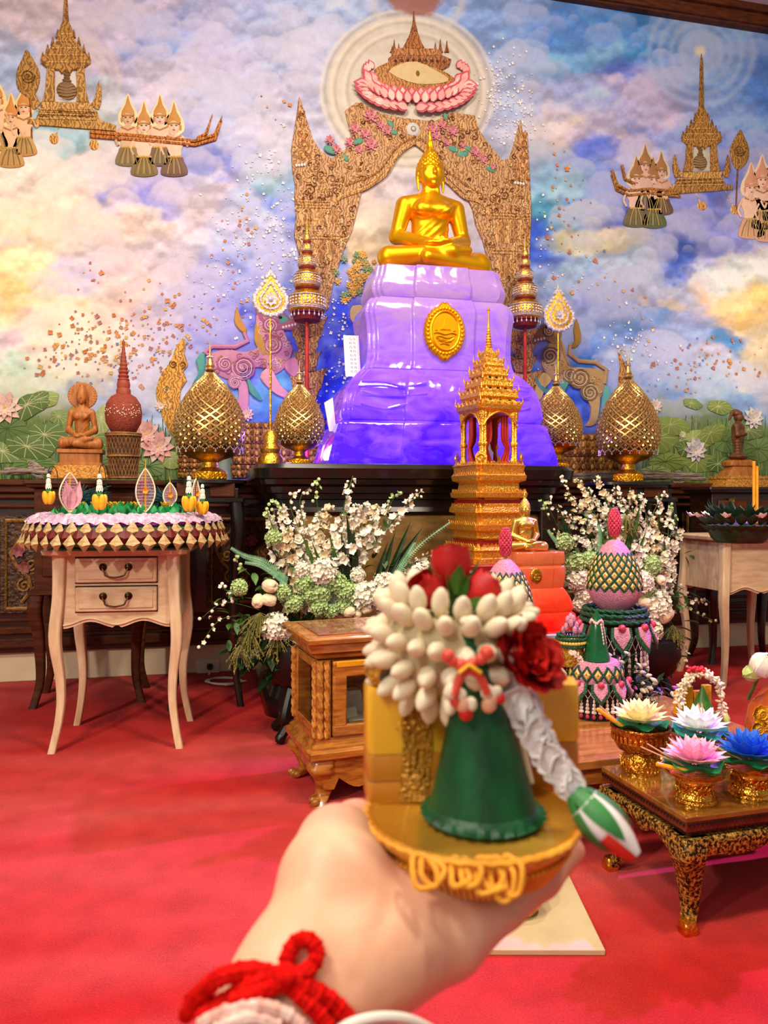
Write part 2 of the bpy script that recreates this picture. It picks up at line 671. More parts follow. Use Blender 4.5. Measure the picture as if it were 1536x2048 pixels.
# ---- the mural colours on the wall, lamp glow at both ends painted in
CP = '''50 30 c9b9bf 250 30 b9b0c4 450 40 a9b0d2 640 40 aebad8 980 40 8fa6d2 1120 50 6d92d0 1250 40 5f8fcc 1400 40 87a9d8
30 130 a8b4cf 200 100 b9acc0 300 85 7f96cc 420 130 b2accb 560 140 b7bbd6 1050 110 9fb2d6 1180 110 86b0d6 1270 110 5f95cc 1480 150 92b0dd
330 180 c3bed0 440 190 9fb1d8 530 220 c0bfd2 1080 190 b4bcd8 1180 200 a9b4dc 1265 155 6f82cf 1300 200 c3b9d4 1450 250 8fa8dc 1520 160 6e8fd4
140 290 8fb8c0 200 320 d8cfc8 470 270 b9b8d2 400 320 7f86c8 540 300 c7c3d4 1120 260 d0c6c6 1200 260 c4bcd2 1190 335 6f7fd0 1300 270 9aa6d8 1250 300 c4bcd0
30 370 f0dccb 150 350 e6d2c6 300 385 8f8dc8 400 370 cfc2cd 480 400 bcc0dc 1130 380 a3c3d8 1190 400 8fa4dc 1240 420 5d6fc4 1400 380 5c6cc0 1450 420 7f86c0 230 370 9c9acc
30 460 f6e0b8 120 420 f2dcc4 250 430 e2cfc4 380 420 cfc6cc 470 450 b7bedc 1180 480 d6cba6 1250 470 cfc6b8 1350 460 b5b6d6 1460 460 8d92cc 1530 480 e6ddd8 1320 440 6f74b8
30 530 f5dfb0 100 560 b7b4e0 220 540 dcc9cc 330 540 cfc0c6 420 560 b9b6d8 480 560 9fa8e0 1150 540 a3bcd8 1250 560 b3bccd 1340 570 b7bdd0 1370 515 4f66b4 1480 540 e0e6e0 1530 560 f2f2e8
30 600 f3d79a 110 620 f6e0b8 230 610 e6c8b8 350 620 c8bfd2 450 640 a8aae0 1240 600 8f9ad6 1300 620 c8b8a8 1450 600 ecc89a 1530 620 f2cf8f
20 690 e6c8cc 60 680 f3e6cc 150 680 f2ead2 250 680 efe0c8 330 700 d0c8d2 400 690 a0a2e4 1190 680 9fb0d2 1280 650 7f9ccc 1350 660 a9b4dc 1430 690 6f9fd0 1520 690 e2d0b0
20 730 cfe0c8 100 740 efe8cc 200 750 e4dcc8 300 760 d0cce0 380 760 b8bce4 460 720 7f82e0 1200 760 4f78c8 1300 750 b3b8e0 1400 740 cfc8d8 1500 750 d8cfd8
20 800 c9d2b0 110 770 b9c4d0 230 800 a3b2d8 310 820 c3c8d8 1330 800 7f9cd0 1420 800 b8c4dc 1500 800 9cb4dc
20 870 7f9450 100 880 6f8448 190 900 6f8a60 320 900 7f8a68 300 950 5f7440 1350 870 8f9c60 1430 900 77884c 1500 880 7f9460 1350 940 6f7c44 1530 940 5f7440 20 940 4f6a30 150 940 506430
680 640 3f4fd0 690 720 4048cc 650 800 3a48d0 640 560 7f96e0 700 520 d8c0a0 730 400 cdbfb8 800 330 c9c4c8 930 420 c9bcc0 960 500 bcb4c8 750 470 d8c8b0 500 620 6f74d8 520 700 7f86d8 540 780 6f9fc8
620 690 5f6cd8 560 850 5f78c0 1040 740 4f68c8 1090 700 5f78c0 1130 820 4a60c0 1150 860 4a5cb0 1200 690 6f8cc8 1080 480 4f68c8 1100 420 5f9cb8 560 400 5f74c8 540 350 8fb0c0 530 450 9fa4d8'''.split()
CP = [(float(CP[i]), float(CP[i + 1]), lin(CP[i + 2])) for i in range(0, len(CP), 3)]

X0, X1, Zb, Zt = -1.55, 3.95, 0.93, 3.83
NX, NZ = 690, 364
gx = np.linspace(X0, X1, NX)
gz = np.linspace(Zb, Zt, NZ)
GX, GZ = np.meshgrid(gx, gz, indexing='ij')
# pixel each wall point shows up at
dep = GX * _s + WALL * _c
GU = U0 + F * (GX * _c - WALL * _s) / dep
GV = V0 - F * (GZ - CAMH) / dep
warp = 105
wu = GU + warp * (fbm(GU / 110, GV / 80, 3) - 0.5) * 2
wv = GV + warp * 0.75 * (fbm(GU / 110, GV / 80, 41) - 0.5) * 2
num = np.zeros(GU.shape + (3,))
den = np.zeros(GU.shape)
for (u, v, c) in CP:
    wgt = 1.0 / (((wu - u) ** 2 + ((wv - v) * 1.25) ** 2) / 900.0 + 0.6) ** 2.3
    num += wgt[..., None] * np.array(c)
    den += wgt
PC = num / den[..., None]
# cloud modelling: soft billows with lit crests
b1 = fbm(GU / 80 + 3, GV / 58, 77, 6)
b2 = fbm(GU / 80 + 3, (GV + 14) / 58, 77, 6)
lum = np.clip((b1 - b2) * 2.2, -0.25, 0.3)
PC = PC * (1 + lum[..., None]) + np.clip(lum, 0, 1)[..., None] * np.array([0.10, 0.09, 0.08])
den2 = fbm(GU / 48, GV / 34, 5, 5)
PC = PC * (0.98 + 0.24 * den2)[..., None]
hue = fbm(GU / 60, GV / 45, 91, 3) - 0.5
PC = PC * (1 + hue[..., None] * np.array([0.22, -0.04, -0.16]))

# cumulus puffs: crisp lit crowns that melt away below
pr_ = random.Random(3)
puffs = []
for k in range(1500):
    u, v = pr_.uniform(-20, 1560), pr_.uniform(20, 830)
    n_ = float(fbm(np.array([u / 150.0]), np.array([v / 75.0]), 55, 3)[0])
    if n_ > 0.49:
        puffs.append((v, u, pr_.uniform(9, 34) * (0.7 + n_)))
puffs.sort()
for (v, u, r) in puffs:
    xs = np.nonzero(np.abs(GU[:, NZ // 2] - u) < r * 1.3)[0]
    if not len(xs):
        continue
    i0, i1 = xs[0], xs[-1] + 1
    zs_ = np.nonzero(np.abs(GV[(i0 + i1) // 2] - v) < r * 1.3)[0]
    if not len(zs_):
        continue
    j0, j1 = zs_[0], zs_[-1] + 1
    du, dv = (GU[i0:i1, j0:j1] - u) / r, (GV[i0:i1, j0:j1] - v) / (r * 0.8)
    rad = np.sqrt(du * du + dv * dv) + 0.5 * (den2[i0:i1, j0:j1] - 0.5) + 0.4 * (b1[i0:i1, j0:j1] - 0.5)
    m_ = np.clip((0.95 - rad) / 0.16, 0, 1) * np.clip(0.42 - 0.55 * dv, 0, 0.85)
    loc = PC[i0:i1, j0:j1].mean((0, 1))
    c_ = loc * 0.86 + np.array(lin('f4e9e2')) * 0.20
    PC[i0:i1, j0:j1] = PC[i0:i1, j0:j1] * (1 - m_[..., None]) + m_[..., None] * c_


def over(mask, col):
    global PC
    PC = PC * (1 - mask[..., None]) + mask[..., None] * np.array(lin(col))


def sstep(a, b, x):
    t = np.clip((x - a) / (b - a), 0, 1)
    return t * t * (3 - 2 * t)


rr = np.sqrt(((GU - 815) / 178) ** 2 + ((GV - 180) / 165) ** 2)     # egg halo above the arch
over(0.85 * (1 - sstep(0.86, 1.02, rr)), 'ddd2bc')
for k in (0.97, 0.86, 0.72):
    over(0.5 * np.exp(-((rr - k) / 0.02) ** 2), 'f4ead6')
    over(0.45 * np.exp(-((rr - k + 0.045) / 0.018) ** 2), 'a89c90')
r2 = np.sqrt(((GU - 835) / 95) ** 2 + ((GV + 5) / 75) ** 2)
over(0.5 * np.exp(-((r2 - 0.95) / 0.1) ** 2), 'ddd6cc')
over(0.9 * (1 - sstep(0.45, 0.62, r2 + 0.5 * (den2 - 0.5))), '9c6a58')
r3 = np.sqrt((GU - 1402) ** 2 + (GV - 105) ** 2)
over(0.55 * (1 - sstep(30, 62, r3)), 'b9c8e4')
for k in (40, 60, 82, 104):
    over(0.4 * np.exp(-((r3 - k) / 6) ** 2), 'c8d6ec')
over(0.9 * (1 - sstep(4, 16, np.sqrt((GU - 1400) ** 2 + (GV - 102) ** 2))), 'f6e6c8')
r4 = np.sqrt(((GU - 150) / 95) ** 2 + ((GV + 20) / 75) ** 2)
over(0.5 * np.exp(-((r4 - 0.95) / 0.12) ** 2), 'd8d0d4')
r5 = np.sqrt((GU - 150) ** 2 + (GV - 165) ** 2)
for k in (60, 74, 88):
    over(0.35 * np.exp(-((r5 - k) / 5) ** 2), 'e6d4c0')
swirl = np.sin(GU / 9 + 6 * den2) * np.sin(GV / 8 + 6 * b1)       # blue swirling water round the lotus pond and pedestal
over(0.35 * np.clip(swirl, 0, 1) * np.exp(-(((GU - 640) / 90) ** 2 + ((GV - 730) / 130) ** 2)), 'a8bcf0')
over(0.35 * np.clip(swirl, 0, 1) * np.exp(-(((GU - 1130) / 70) ** 2 + ((GV - 840) / 60) ** 2)), 'a8bcf0')
gr = np.sin(GU / 3.0 + 10 * b1) * 0.5 + 0.5
over(0.35 * gr * sstep(840, 900, GV + 40 * (den2 - 0.5)), '3f5a24')
over(0.3 * (1 - gr) * sstep(840, 900, GV + 40 * (b1 - 0.5)), 'b4bf78')
lu_ = PC.mean(-1, keepdims=True)
PC = np.clip((lu_ + (PC - lu_) * 1.22) * np.array([0.93, 0.96, 1.04]), 0.01, 0.92)

V_ = np.stack([GX.ravel(), np.full(GX.size, WALL), GZ.ravel()], 1)
ii = np.arange(NX * NZ).reshape(NX, NZ)
Q_ = np.stack([ii[:-1, :-1].ravel(), ii[1:, :-1].ravel(), ii[1:, 1:].ravel(), ii[:-1, 1:].ravel()], 1)
wm = np_mesh('wall_back', V_, Q_, PAINT)
ca = wm.color_attributes.new('Col', 'FLOAT_COLOR', 'POINT')
ca.data.foreach_set('color', np.concatenate([PC.reshape(-1, 3), np.ones((NX * NZ, 1))], 1).astype(np.float32).ravel())
wall = tag(link('wall_back', wm), 'tall back wall painted with a mural of clouds and heavenly shrines', kind='structure')


# ---- raised and painted figures of the mural (children of the wall)
def wp(u, v, off=0.0):
    return at(u, v, WALL - off)


def crs(pts, k=4, closed=True):
    n = len(pts)
    out = []
    for i in range(n if closed else n - 1):
        g = (lambda j: pts[j % n]) if closed else (lambda j: pts[max(0, min(n - 1, j))])
        p0, p1, p2, p3 = g(i - 1), g(i), g(i + 1), g(i + 2)
        for q in range(k):
            t = q / k
            out.append(tuple(0.5 * (2 * p1[a] + (p2[a] - p0[a]) * t + (2 * p0[a] - 5 * p1[a] + 4 * p2[a] - p3[a]) * t * t
                                    + (3 * p1[a] - p0[a] - 3 * p2[a] + p3[a]) * t ** 3) for a in range(len(p1))))
    if not closed:
        out.append(tuple(pts[-1]))
    return out


RD = 0.42


def rel(mb, poly, d, col, inset=0.97, base=0.0, sm=0):
    d, base = d * RD, base * RD
    if sm:
        poly = crs(poly, sm)
    P = [wp(u, v) for u, v in poly]
    mb.prism([(p.x, p.z) for p in P], d, Matrix.Translation((0, WALL - base, 0)), lin(col) if isinstance(col, str) else col, inset)


def relell(mb, u, v, ru, rv, d, col, base=0.0, rot=0.0, nu=14):
    d, base = d * RD, base * RD
    p = wp(u, v)
    k = (p - ORI).dot(Fw) / F
    mb.ell((0, 0, 0), (ru * k, d, rv * k), nu, 8, TR(p.x, WALL - base, p.z, 0, rot, 0), lin(col) if isinstance(col, str) else col)


def reltube(mb, pts, r, col, off=0.004, n=6, sm=3):
    if sm:
        pts = crs(pts, sm, False)
    P = [wp(u, v, off * RD) for u, v in pts]
    r = [q * 0.7 for q in r] if isinstance(r, (list, tuple)) else r * 0.7
    mb.tube(P, r, n, None, lin(col) if isinstance(col, str) else col)


def spiral(mb, u, v, r0, turns, col, rad=0.006, d0=0.0, sgn=1, off=0.012):
    n = int(12 * turns)
    pts = []
    for i in range(n + 1):
        t = i / n
        a = d0 + sgn * 2 * PI * turns * t
        pts.append((u + r0 * (1 - 0.92 * t) * math.cos(a), v + r0 * (1 - 0.92 * t) * math.sin(a)))
    reltube(mb, pts, [rad * (1 - 0.5 * i / n) for i in range(n + 1)], col, off, 5, 0)


def bloom(mb, u, v, r, cols, n=9, off=0.01, core='#d8a040'):
    for ring, (rs, el) in enumerate(((1.0, 0.15), (0.68, 0.5))):
        for i in range(n):
            a = 2 * PI * (i + 0.5 * ring) / n
            p = wp(u, v, off * RD + 0.004 * ring)
            k = (p - ORI).dot(Fw) / F
            d = Vector((math.cos(a), -el * 0.5, math.sin(a)))
            mb.petal(r * rs * k, r * 0.55 * rs * k, 0.25, 0.0, look_T(p, d, (0, -1, 0)), lin(cols[(i + ring) % len(cols)]), 4)
    relell(mb, u, v, r * 0.2, r * 0.2, 0.02, core, off)


BR = '#c9a06a'
# centre arch: two naga pillars and a stepped gable
mb = MB()
Lp = [(598, 195), (612, 240), (624, 278), (640, 303), (662, 318), (690, 300), (704, 276), (694, 240), (690, 222), (712, 206), (735, 214), (760, 228), (800, 236),
      (829, 240), (829, 283), (806, 298), (790, 315), (772, 345), (748, 363), (726, 375), (719, 400), (712, 430), (704, 462), (690, 492), (681, 520), (668, 560), (655, 620),
      (602, 640), (594, 580), (600, 522), (588, 470), (592, 430), (588, 400), (590, 372), (584, 340), (582, 300), (590, 250)]
Rp = [(1040, 240), (1055, 330), (1060, 380), (1062, 420), (1058, 520), (1056, 600), (1050, 660), (1012, 650), (990, 600), (983, 560), (974, 520), (964, 482), (950, 450),
      (944, 420), (930, 392), (902, 366), (880, 345), (858, 305), (830, 283), (830, 240), (868, 244), (905, 226), (948, 232), (958, 262), (984, 298), (1004, 322), (1018, 318), (1028, 284)]
rel(mb, Lp, 0.03, '#c8a47c', 0.985)
rel(mb, Rp, 0.03, '#c8a47c', 0.985)
arch = mb.build('painted_arch', GILT, wall)
mb = MB()
reltube(mb, [(829, 285), (806, 300), (790, 318), (772, 348), (748, 366), (728, 378), (700, 388), (676, 398), (668, 412)], 0.016, '#dcb47c', 0.03)
reltube(mb, [(829, 272), (800, 290), (780, 312), (762, 338), (742, 352), (715, 362), (690, 372)], 0.010, '#b98a54', 0.03)
reltube(mb, [(830, 285), (856, 307), (878, 347), (900, 368), (928, 394), (955, 402), (975, 418), (980, 440)], 0.016, '#dcb47c', 0.03)
reltube(mb, [(836, 272), (866, 300), (890, 338), (915, 358), (940, 376), (965, 390)], 0.010, '#b98a54', 0.03)
for (a, b, v0, n) in ((592, 660, 402, 3), (984, 1060, 424, 3), (600, 690, 470, 2), (985, 1058, 500, 2)):
    for i in range(n):
        reltube(mb, [(a, v0 + i * 6), (b, v0 + 2 + i * 6)], 0.007, '#dcb47c', 0.032, 6, 0)
for (u0, u1, v0, v1, n) in ((596, 676, 424, 462, 6), (986, 1056, 445, 492, 6), (600, 672, 486, 540, 6), (990, 1054, 515, 580, 5)):
    for i in range(n):
        u = u0 + (u1 - u0) * (i + 0.5) / n
        rel(mb, [(u - 5, v0), (u, v0 - 4), (u + 5, v0), (u + 6, (v0 + v1) / 2), (u, v1), (u - 6, (v0 + v1) / 2)], 0.012, '#b98c58' if i % 2 else '#d8b07a', 0.7, 0.03)
for sg, cu in ((1, 612), (-1, 1040)):      # naga heads: coils, crest scales, teeth
    for (du, dv, r, tn) in ((16, 160, 20, 1.8), (2, 180, 15, 1.5), (34, 205, 16, 1.6), (8, 215, 12, 1.4), (30, 180, 9, 1.3), (52, 190, 13, 1.5), (60, 215, 11, 1.4)):
        spiral(mb, cu + sg * du, (195 if sg > 0 else 235) + dv * 0.86, r, tn, '#8a5a30' if r < 14 else '#e0b884', 0.006, 0.5 * du, sg, 0.034)
    for k in range(9):
        v = (225 if sg > 0 else 268) + k * 11
        for q in range(-1, 2):
            relell(mb, cu - sg * (8 - k * 0.5) + q * (3 + k * 0.8), v + abs(q) * 3, 2.4 + k * 0.4, 5, 0.012, '#b8844c' if (k + q) % 2 else '#dcb07a', 0.03, 0.3 * q)


def inside(u, v, poly):
    c, j = False, len(poly) - 1
    for i in range(len(poly)):
        if (poly[i][1] > v) != (poly[j][1] > v) and u < (poly[j][0] - poly[i][0]) * (v - poly[i][1]) / (poly[j][1] - poly[i][1]) + poly[i][0]:
            c = not c
        j = i
    return c


for poly in (Lp, Rp):
    us, vs_ = [p[0] for p in poly], [p[1] for p in poly]
    for k in range(420):
        u, v = rnd.uniform(min(us), max(us)), rnd.uniform(min(vs_), max(vs_))
        if inside(u, v, poly) and inside(u + 5, v, poly) and inside(u - 5, v, poly):
            spiral(mb, u, v, rnd.uniform(4, 8), rnd.uniform(0.7, 1.3), rnd.choice(['#8f6238', '#eccb96', '#b78a58', '#f0d6a4', '#7c4c2c']), 0.006, rnd.uniform(0, 6), rnd.choice((-1, 1)), 0.036)
arch2 = mb.build('arch_moulding', GILT, arch)
mb = MB()
for q in range(4):
    relell(mb, 592 + q * 5.5, 334 - q * 0.6, 2.6, 3.2, 0.01, '#f4ece4', 0.045)
    relell(mb, 1028 + q * 5.5, 368 + q * 0.8, 2.6, 3.2, 0.01, '#f4ece4', 0.045)
mb.build('naga_tooth_row', PAINT, arch)
mb = MB()
for (u, v, r) in ((742, 232, 17), (710, 258, 13), (760, 250, 12), (775, 262, 13), (730, 268, 14), (742, 290, 16), (700, 285, 12), (672, 298, 12), (660, 280, 11), (718, 300, 11),
                  (865, 258, 15), (885, 250, 12), (872, 272, 13), (905, 262, 14), (950, 304, 12), (965, 318, 13), (925, 290, 9), (895, 285, 11), (985, 335, 9)):
    bloom(mb, u, v, r, ['#d0788a', '#e09aa2', '#c86878'], 8, 0.034, '#8a4a38')
mb.build('painted_bloom', PAINT, arch)
mb = MB()
for (u, v, r, a) in ((660, 302, 14, 0.3), (715, 285, 12, -0.4), (785, 266, 10, 0.2), (780, 250, 9, 0.9), (905, 300, 12, 0.2), (925, 310, 12, -0.3), (980, 340, 11, 0.3), (935, 300, 8, 0.5), (890, 236, 8, 1.2), (690, 318, 9, 0.9)):
    relell(mb, u, v, r, r * 0.55, 0.012, '#5fa08a', 0.034, a)
mb.build('painted_leaf', PAINT, arch)
mb = MB()
relell(mb, 825, 261, 14, 14, 0.02, '#d6d2d0', 0.03)
relell(mb, 825, 261, 6, 6, 0.012, '#9a8f88', 0.046)
relell(mb, 825, 261, 3.5, 3.5, 0.012, '#d8d4d0', 0.052)
mb.build('white_medallion', PAINT, arch)

# lotus throne with the rock cave and stupa above the arch
mb = MB()
rel(mb, [(748, 142), (770, 128), (800, 118), (832, 116), (880, 140), (908, 158), (914, 178), (902, 192), (860, 200), (800, 190), (754, 170)], 0.025, '#c09058', 0.96, 0, 3)
stu = mb.build('painted_stupa', GILT, wall)
mb = MB()
rel(mb, [(776, 146), (802, 130), (832, 126), (868, 142), (896, 160), (884, 168), (850, 171), (816, 166)], 0.012, '#d8c08e', 0.85, 0.026, 2)
relell(mb, 834, 150, 4, 6, 0.01, '#7a5c34', 0.036)
mb.build('rock_cave', PAINT, stu)
mb = MB()
RB = '#a8744a'
rel(mb, [(778, 134), (776, 118), (784, 112), (884, 112), (902, 120), (898, 134), (884, 142), (860, 134), (830, 122), (800, 126)], 0.03, RB, 0.96)
rel(mb, [(783, 113), (782, 102), (800, 98), (870, 100), (882, 104), (884, 114)], 0.034, '#b98656', 0.96)
rel(mb, [(808, 100), (811, 86), (817, 74), (822, 66), (833, 66), (838, 76), (842, 88), (846, 100)], 0.04, '#a87040', 0.9, 0, 3)
rel(mb, [(820, 66), (825, 46), (827, 22), (830, 46), (835, 66)], 0.03, '#9a6438', 0.8)
for u, h in ((788, 26), (797, 18), (870, 20), (880, 28), (893, 24), (784, 14)):
    rel(mb, [(u - 5, 106), (u - 2, 106 - h * 0.4), (u, 106 - h), (u + 2, 106 - h * 0.4), (u + 5, 106)], 0.03, '#9c6840', 0.8)
for i in range(9):
    relell(mb, 790 + i * 12, 122 + abs(i - 3) * 0.8, 3.4, 3, 0.006, '#5c3420', 0.03)
mb.build('stupa_tower', GILT, stu)
for ring, (rx, ry, n, ln, cy) in enumerate(((96, 46, 19, 30, 172), (92, 40, 19, 28, 166), (80, 30, 16, 24, 166), (98, 30, 8, 20, 152))):
    for i in range(n):
        a = math.radians(-8 + 196 * (i + 0.5) / n) if ring < 3 else math.radians((-4 - i * 4) if i % 2 else (184 + i * 4))
        u, v = 832 + rx * math.cos(a), cy + ry * math.sin(a)
        mb = MB()
        p = wp(u, v, 0.030 - 0.006 * ring)
        k = (p - ORI).dot(Fw) / F
        up = math.cos(a)
        d = Vector((1.0 * up + (0.5 if up > 0 else -0.5), -0.10, 0.15)) if ring == 0 else Vector((0.55 * up, -0.12, 1.0))
        T_ = look_T(p, d, (0, -1, 0))
        c_ = rnd.choice(['#d85868', '#e2707c', '#cf5a70'])
        mb.petal(ln * k, ln * 0.66 * k, 0.2, -0.06, T_, lin(c_), 5, 1.0, 0.004)
        mb.petal(ln * 0.80 * k, ln * 0.44 * k, 0.2, -0.06, T_ @ Matrix.Translation((0.001, 0, 0.004)), lin(rnd.choice(['#f2b8b0', '#f6d0c8', '#eca8a4'])), 5, 1.0)
        mb.build('lotus_petal', PAINT, stu)


# palanquins in the clouds with kneeling bearers
def deva(u, v, s=1.0, skin='#e6bfa0', cloth='#8a744c', halo='#f0dcae', crown='#c8904c', lean=0):
    mb = MB()
    g = lambda pts: [(u + x * s, v + y * s) for x, y in pts]
    rel(mb, g([(0, -52), (9, -30), (20, -8), (19, 12), (0, 20), (-19, 12), (-20, -8), (-9, -30)]), 0.006, halo, 0.92, 0, 3)
    rel(mb, g([(0, -48), (5, -28), (13, -14), (14, -4), (-14, -4), (-13, -14), (-5, -28)]), 0.016, crown, 0.8)
    relell(mb, u, v + 2 * s, 11.5 * s, 14 * s, 0.022, skin, 0.004)
    rel(mb, g([(-13, -6), (13, -6), (12, -2), (-12, -2)]), 0.03, crown, 0.9)
    for q in (-1, 1):
        relell(mb, u + q * 4.5 * s, v + 1 * s, 2.6 * s, 1.0 * s, 0.006, '#3a2a28', 0.024)
        relell(mb, u + q * 4.5 * s, v - 2.2 * s, 3 * s, 0.6 * s, 0.004, '#6a4a3a', 0.024)
        relell(mb, u + q * 13 * s, v + 4 * s, 2.2 * s, 6 * s, 0.012, crown, 0.008)
    relell(mb, u, v + 4.6 * s, 1.6 * s, 3.4 * s, 0.008, skin, 0.023)
    relell(mb, u, v + 9.5 * s, 3 * s, 1.1 * s, 0.005, '#b8504a', 0.023)
    rel(mb, g([(-5, 12), (5, 12), (6, 20), (-6, 20)]), 0.014, skin)
    rel(mb, g([(-20, 22), (-8, 18), (8, 18), (20, 22), (22, 32), (15, 48), (13, 64), (-13, 64), (-15, 48), (-22, 32)]), 0.022, skin, 0.85, 0, 2)
    for i in range(9):
        relell(mb, u + (i - 4) * 3.2 * s, v + (22 + 5 - abs(i - 4) * 1.3) * s, 2 * s, 2 * s, 0.006, '#b8804a', 0.022)
    reltube(mb, g([(-19, 26), (-26, 44), (-20, 58 + lean)]), 0.011 * s, skin, 0.014)
    reltube(mb, g([(19, 26), (27, 40), (30 + lean, 30)]), 0.011 * s, skin, 0.014)
    rel(mb, g([(-14, 60), (14, 60), (20, 72), (26, 84), (27, 97), (10, 102), (-10, 102), (-26, 97), (-25, 84), (-20, 72)]), 0.022, cloth, 0.9, 0, 2)
    for i in range(7):
        x = -19 + i * 6.3
        reltube(mb, g([(x * 0.4, 64), (x * 0.8, 80), (x, 96)]), 0.004, '#c8a860' if i % 2 else '#8a7450', 0.024, 5, 2)
    for i in range(6):
        relell(mb, u + (-12 + i * 5) * s, v + 63 * s, 2.6 * s, 2 * s, 0.006, '#d8a850', 0.022)
    return mb.build('painted_deity', PAINT, wall)


def palanquin(cu, base, s, pad, flip=1, fan=-70, tip=-190, col='#c09a52'):
    mb = MB()
    g = lambda pts: [(cu + flip * x * s, base + y * s) for x, y in pts]
    rel(mb, g([(-60, 0), (-50, -22), (62, -18), (68, 2), (100, 12), (100, 24), (-78, 10), (-78, 0)]), 0.028, col, 0.97)
    rel(mb, g([(-48, -20), (-52, -34), (56, -32), (52, -18)]), 0.034, '#cda862', 0.95)
    for q in (-1, 1):
        rel(mb, g([(q * 22, -34), (q * 22, -112), (q * 36, -112), (q * 40, -60), (q * 46, -34)]), 0.028, col, 0.95)
    rel(mb, g([(-50, -112), (-46, -128), (-36, -132), (-28, -148), (-18, -156), (-14, -176), (-6, -196), (6, -196), (14, -176), (18, -156), (28, -148), (36, -132), (46, -128), (50, -112), (34, -100), (14, -98), (8, -90), (0, -98), (-8, -90), (-14, -98), (-34, -100)]), 0.034, '#b48c46', 0.95)
    rel(mb, g([(-6, -190), (-3, tip + 20), (0, tip), (3, tip + 20), (6, -190)]), 0.026, '#a47c3c', 0.8)
    for k in range(4):
        for q in (-1, 1):
            x = q * (46 - k * 10)
            y = -118 - k * 15
            rel(mb, g([(x - 4, y), (x, y - 18), (x + 4, y)]), 0.03, '#a47c3c', 0.7)
    for k in range(5):
        wd = 46 - k * 9
        reltube(mb, g([(-wd, -116 - k * 14), (wd, -116 - k * 14)]), 0.006, '#dcb878', 0.036, 5, 0)
    for k in range(3):
        reltube(mb, g([(-56, -4 - k * 9), (60, -1 - k * 8)]), 0.006, '#e0bc7c', 0.034, 5, 0)
    for q in (-1, 1):
        rel(mb, g([(q * 52, -30), (q * 60, -50), (q * 66, -78), (q * 72, -48), (q * 66, -20)]), 0.026, col, 0.8, 0, 2)
    for k in range(9):
        spiral(mb, cu + flip * (-50 + k * 13) * s, base - 12 * s, 6 * s, 1.3, '#8a6428', 0.004, k, 1, 0.036)
    rel(mb, g([(fan, -40), (fan - 24, -62), (fan - 26, -96), (fan - 14, -124), (fan - 6, -140), (fan + 8, -118), (fan + 20, -92), (fan + 16, -62)]), 0.02, '#b08a48', 0.94, 0, 3)
    spiral(mb, cu + flip * (fan - 4) * s, base - 88 * s, 15 * s, 2.2, '#7a5822', 0.005, 0, 1, 0.024)
    reltube(mb, g([(fan, -42), (fan + 3, 20), (fan + 4, 60)]), 0.006, '#8a5028', 0.01, 6, 2)
    o = mb.build('painted_palanquin', GILT, wall)
    mb = MB()
    rel(mb, g([(-22, -36), (-24, -80), (-14, -98), (-8, -90), (0, -98), (8, -90), (14, -98), (24, -80), (22, -36)]), 0.005, pad, 0.97)
    mb.build('white_niche', PAINT, o)
    mb = MB()
    relell(mb, cu + 2 * flip, base - 58 * s, 20 * s, 19 * s, 0.03, '#8a6a48', 0.004)
    for q, (dy, ru) in enumerate(((-78, 9), (-84, 6), (-90, 7), (-96, 3.4))):
        relell(mb, cu + 2 * flip, base + dy * s, ru * s, 4 * s, 0.022, '#7c5a3a', 0.006)
    for q in range(-2, 3):
        reltube(mb, [(cu + 2 * flip - (19 - abs(q) * 2) * s, base + (-58 + q * 6) * s), (cu + 2 * flip, base + (-54 + q * 6) * s), (cu + 2 * flip + (19 - abs(q) * 2) * s, base + (-58 + q * 6) * s)], 0.003, '#b89468', 0.036, 5, 3)
    mb.build('painted_urn', PAINT, o)
    return o


palanquin(132, 240, 1.0, '#ddd6d4', 1, -72, -262)
mb = MB()
for vv in (274, 282):
    reltube(mb, [(180, vv - 10), (300, vv), (390, vv + 8), (430, vv - 4), (444, vv - 42)], [0.014, 0.013, 0.012, 0.014, 0.003], '#c8843c', 0.02, 7, 0)
reltube(mb, [(395, 276), (412, 268), (425, 228)], [0.012, 0.012, 0.002], '#c8843c', 0.02, 7, 0)
for (u, v) in ((188, 290), (108, 278)):
    relell(mb, u, v, 9, 11, 0.012, '#e0ae62', 0.0)
    reltube(mb, [(u + 4, v - 8), (u + 12, v - 30)], 0.004, '#f0dcc0', 0.004, 5, 0)
mb.build('painted_pole', GILT, wall)
for (u, v, s, sk, cl) in ((256, 236, 0.95, '#dab48e', '#8a7a58'), (320, 236, 0.95, '#e8c4ac', '#7a6a5c'), (288, 252, 1.0, '#eccbb2', '#86744a'), (348, 252, 1.0, '#ecc8b0', '#7c5c54')):
    deva(u, v, s, sk, cl)
for (u, v, s) in ((48, 216, 0.95), (-8, 200, 1.0), (22, 236, 0.98)):
    deva(u, v, s, '#f2c49a', '#c89a54', '#f8dc98', '#d89048')
palanquin(1402, 372, 0.80, '#cfcabc', -1, -92, -330, '#b48c50')
mb = MB()
for vv in (372, 381):
    reltube(mb, [(1360, vv + 12), (1300, vv + 6), (1258, vv + 10), (1234, vv - 2), (1224, vv - 32)], [0.012, 0.012, 0.012, 0.016, 0.012], '#b4803c', 0.02, 7, 0)
reltube(mb, [(1270, 368), (1250, 358), (1244, 330)], [0.012, 0.014, 0.012], '#b4803c', 0.02, 7, 0)
for (u, v) in ((1404, 412), (1470, 420)):
    relell(mb, u, v, 11, 9, 0.012, '#dcae74', 0.0)
    reltube(mb, [(u - 4, v - 8), (u - 20, v - 40)], 0.004, '#e8d0b0', 0.004, 5, 0)
mb.build('painted_pole', GILT, wall)
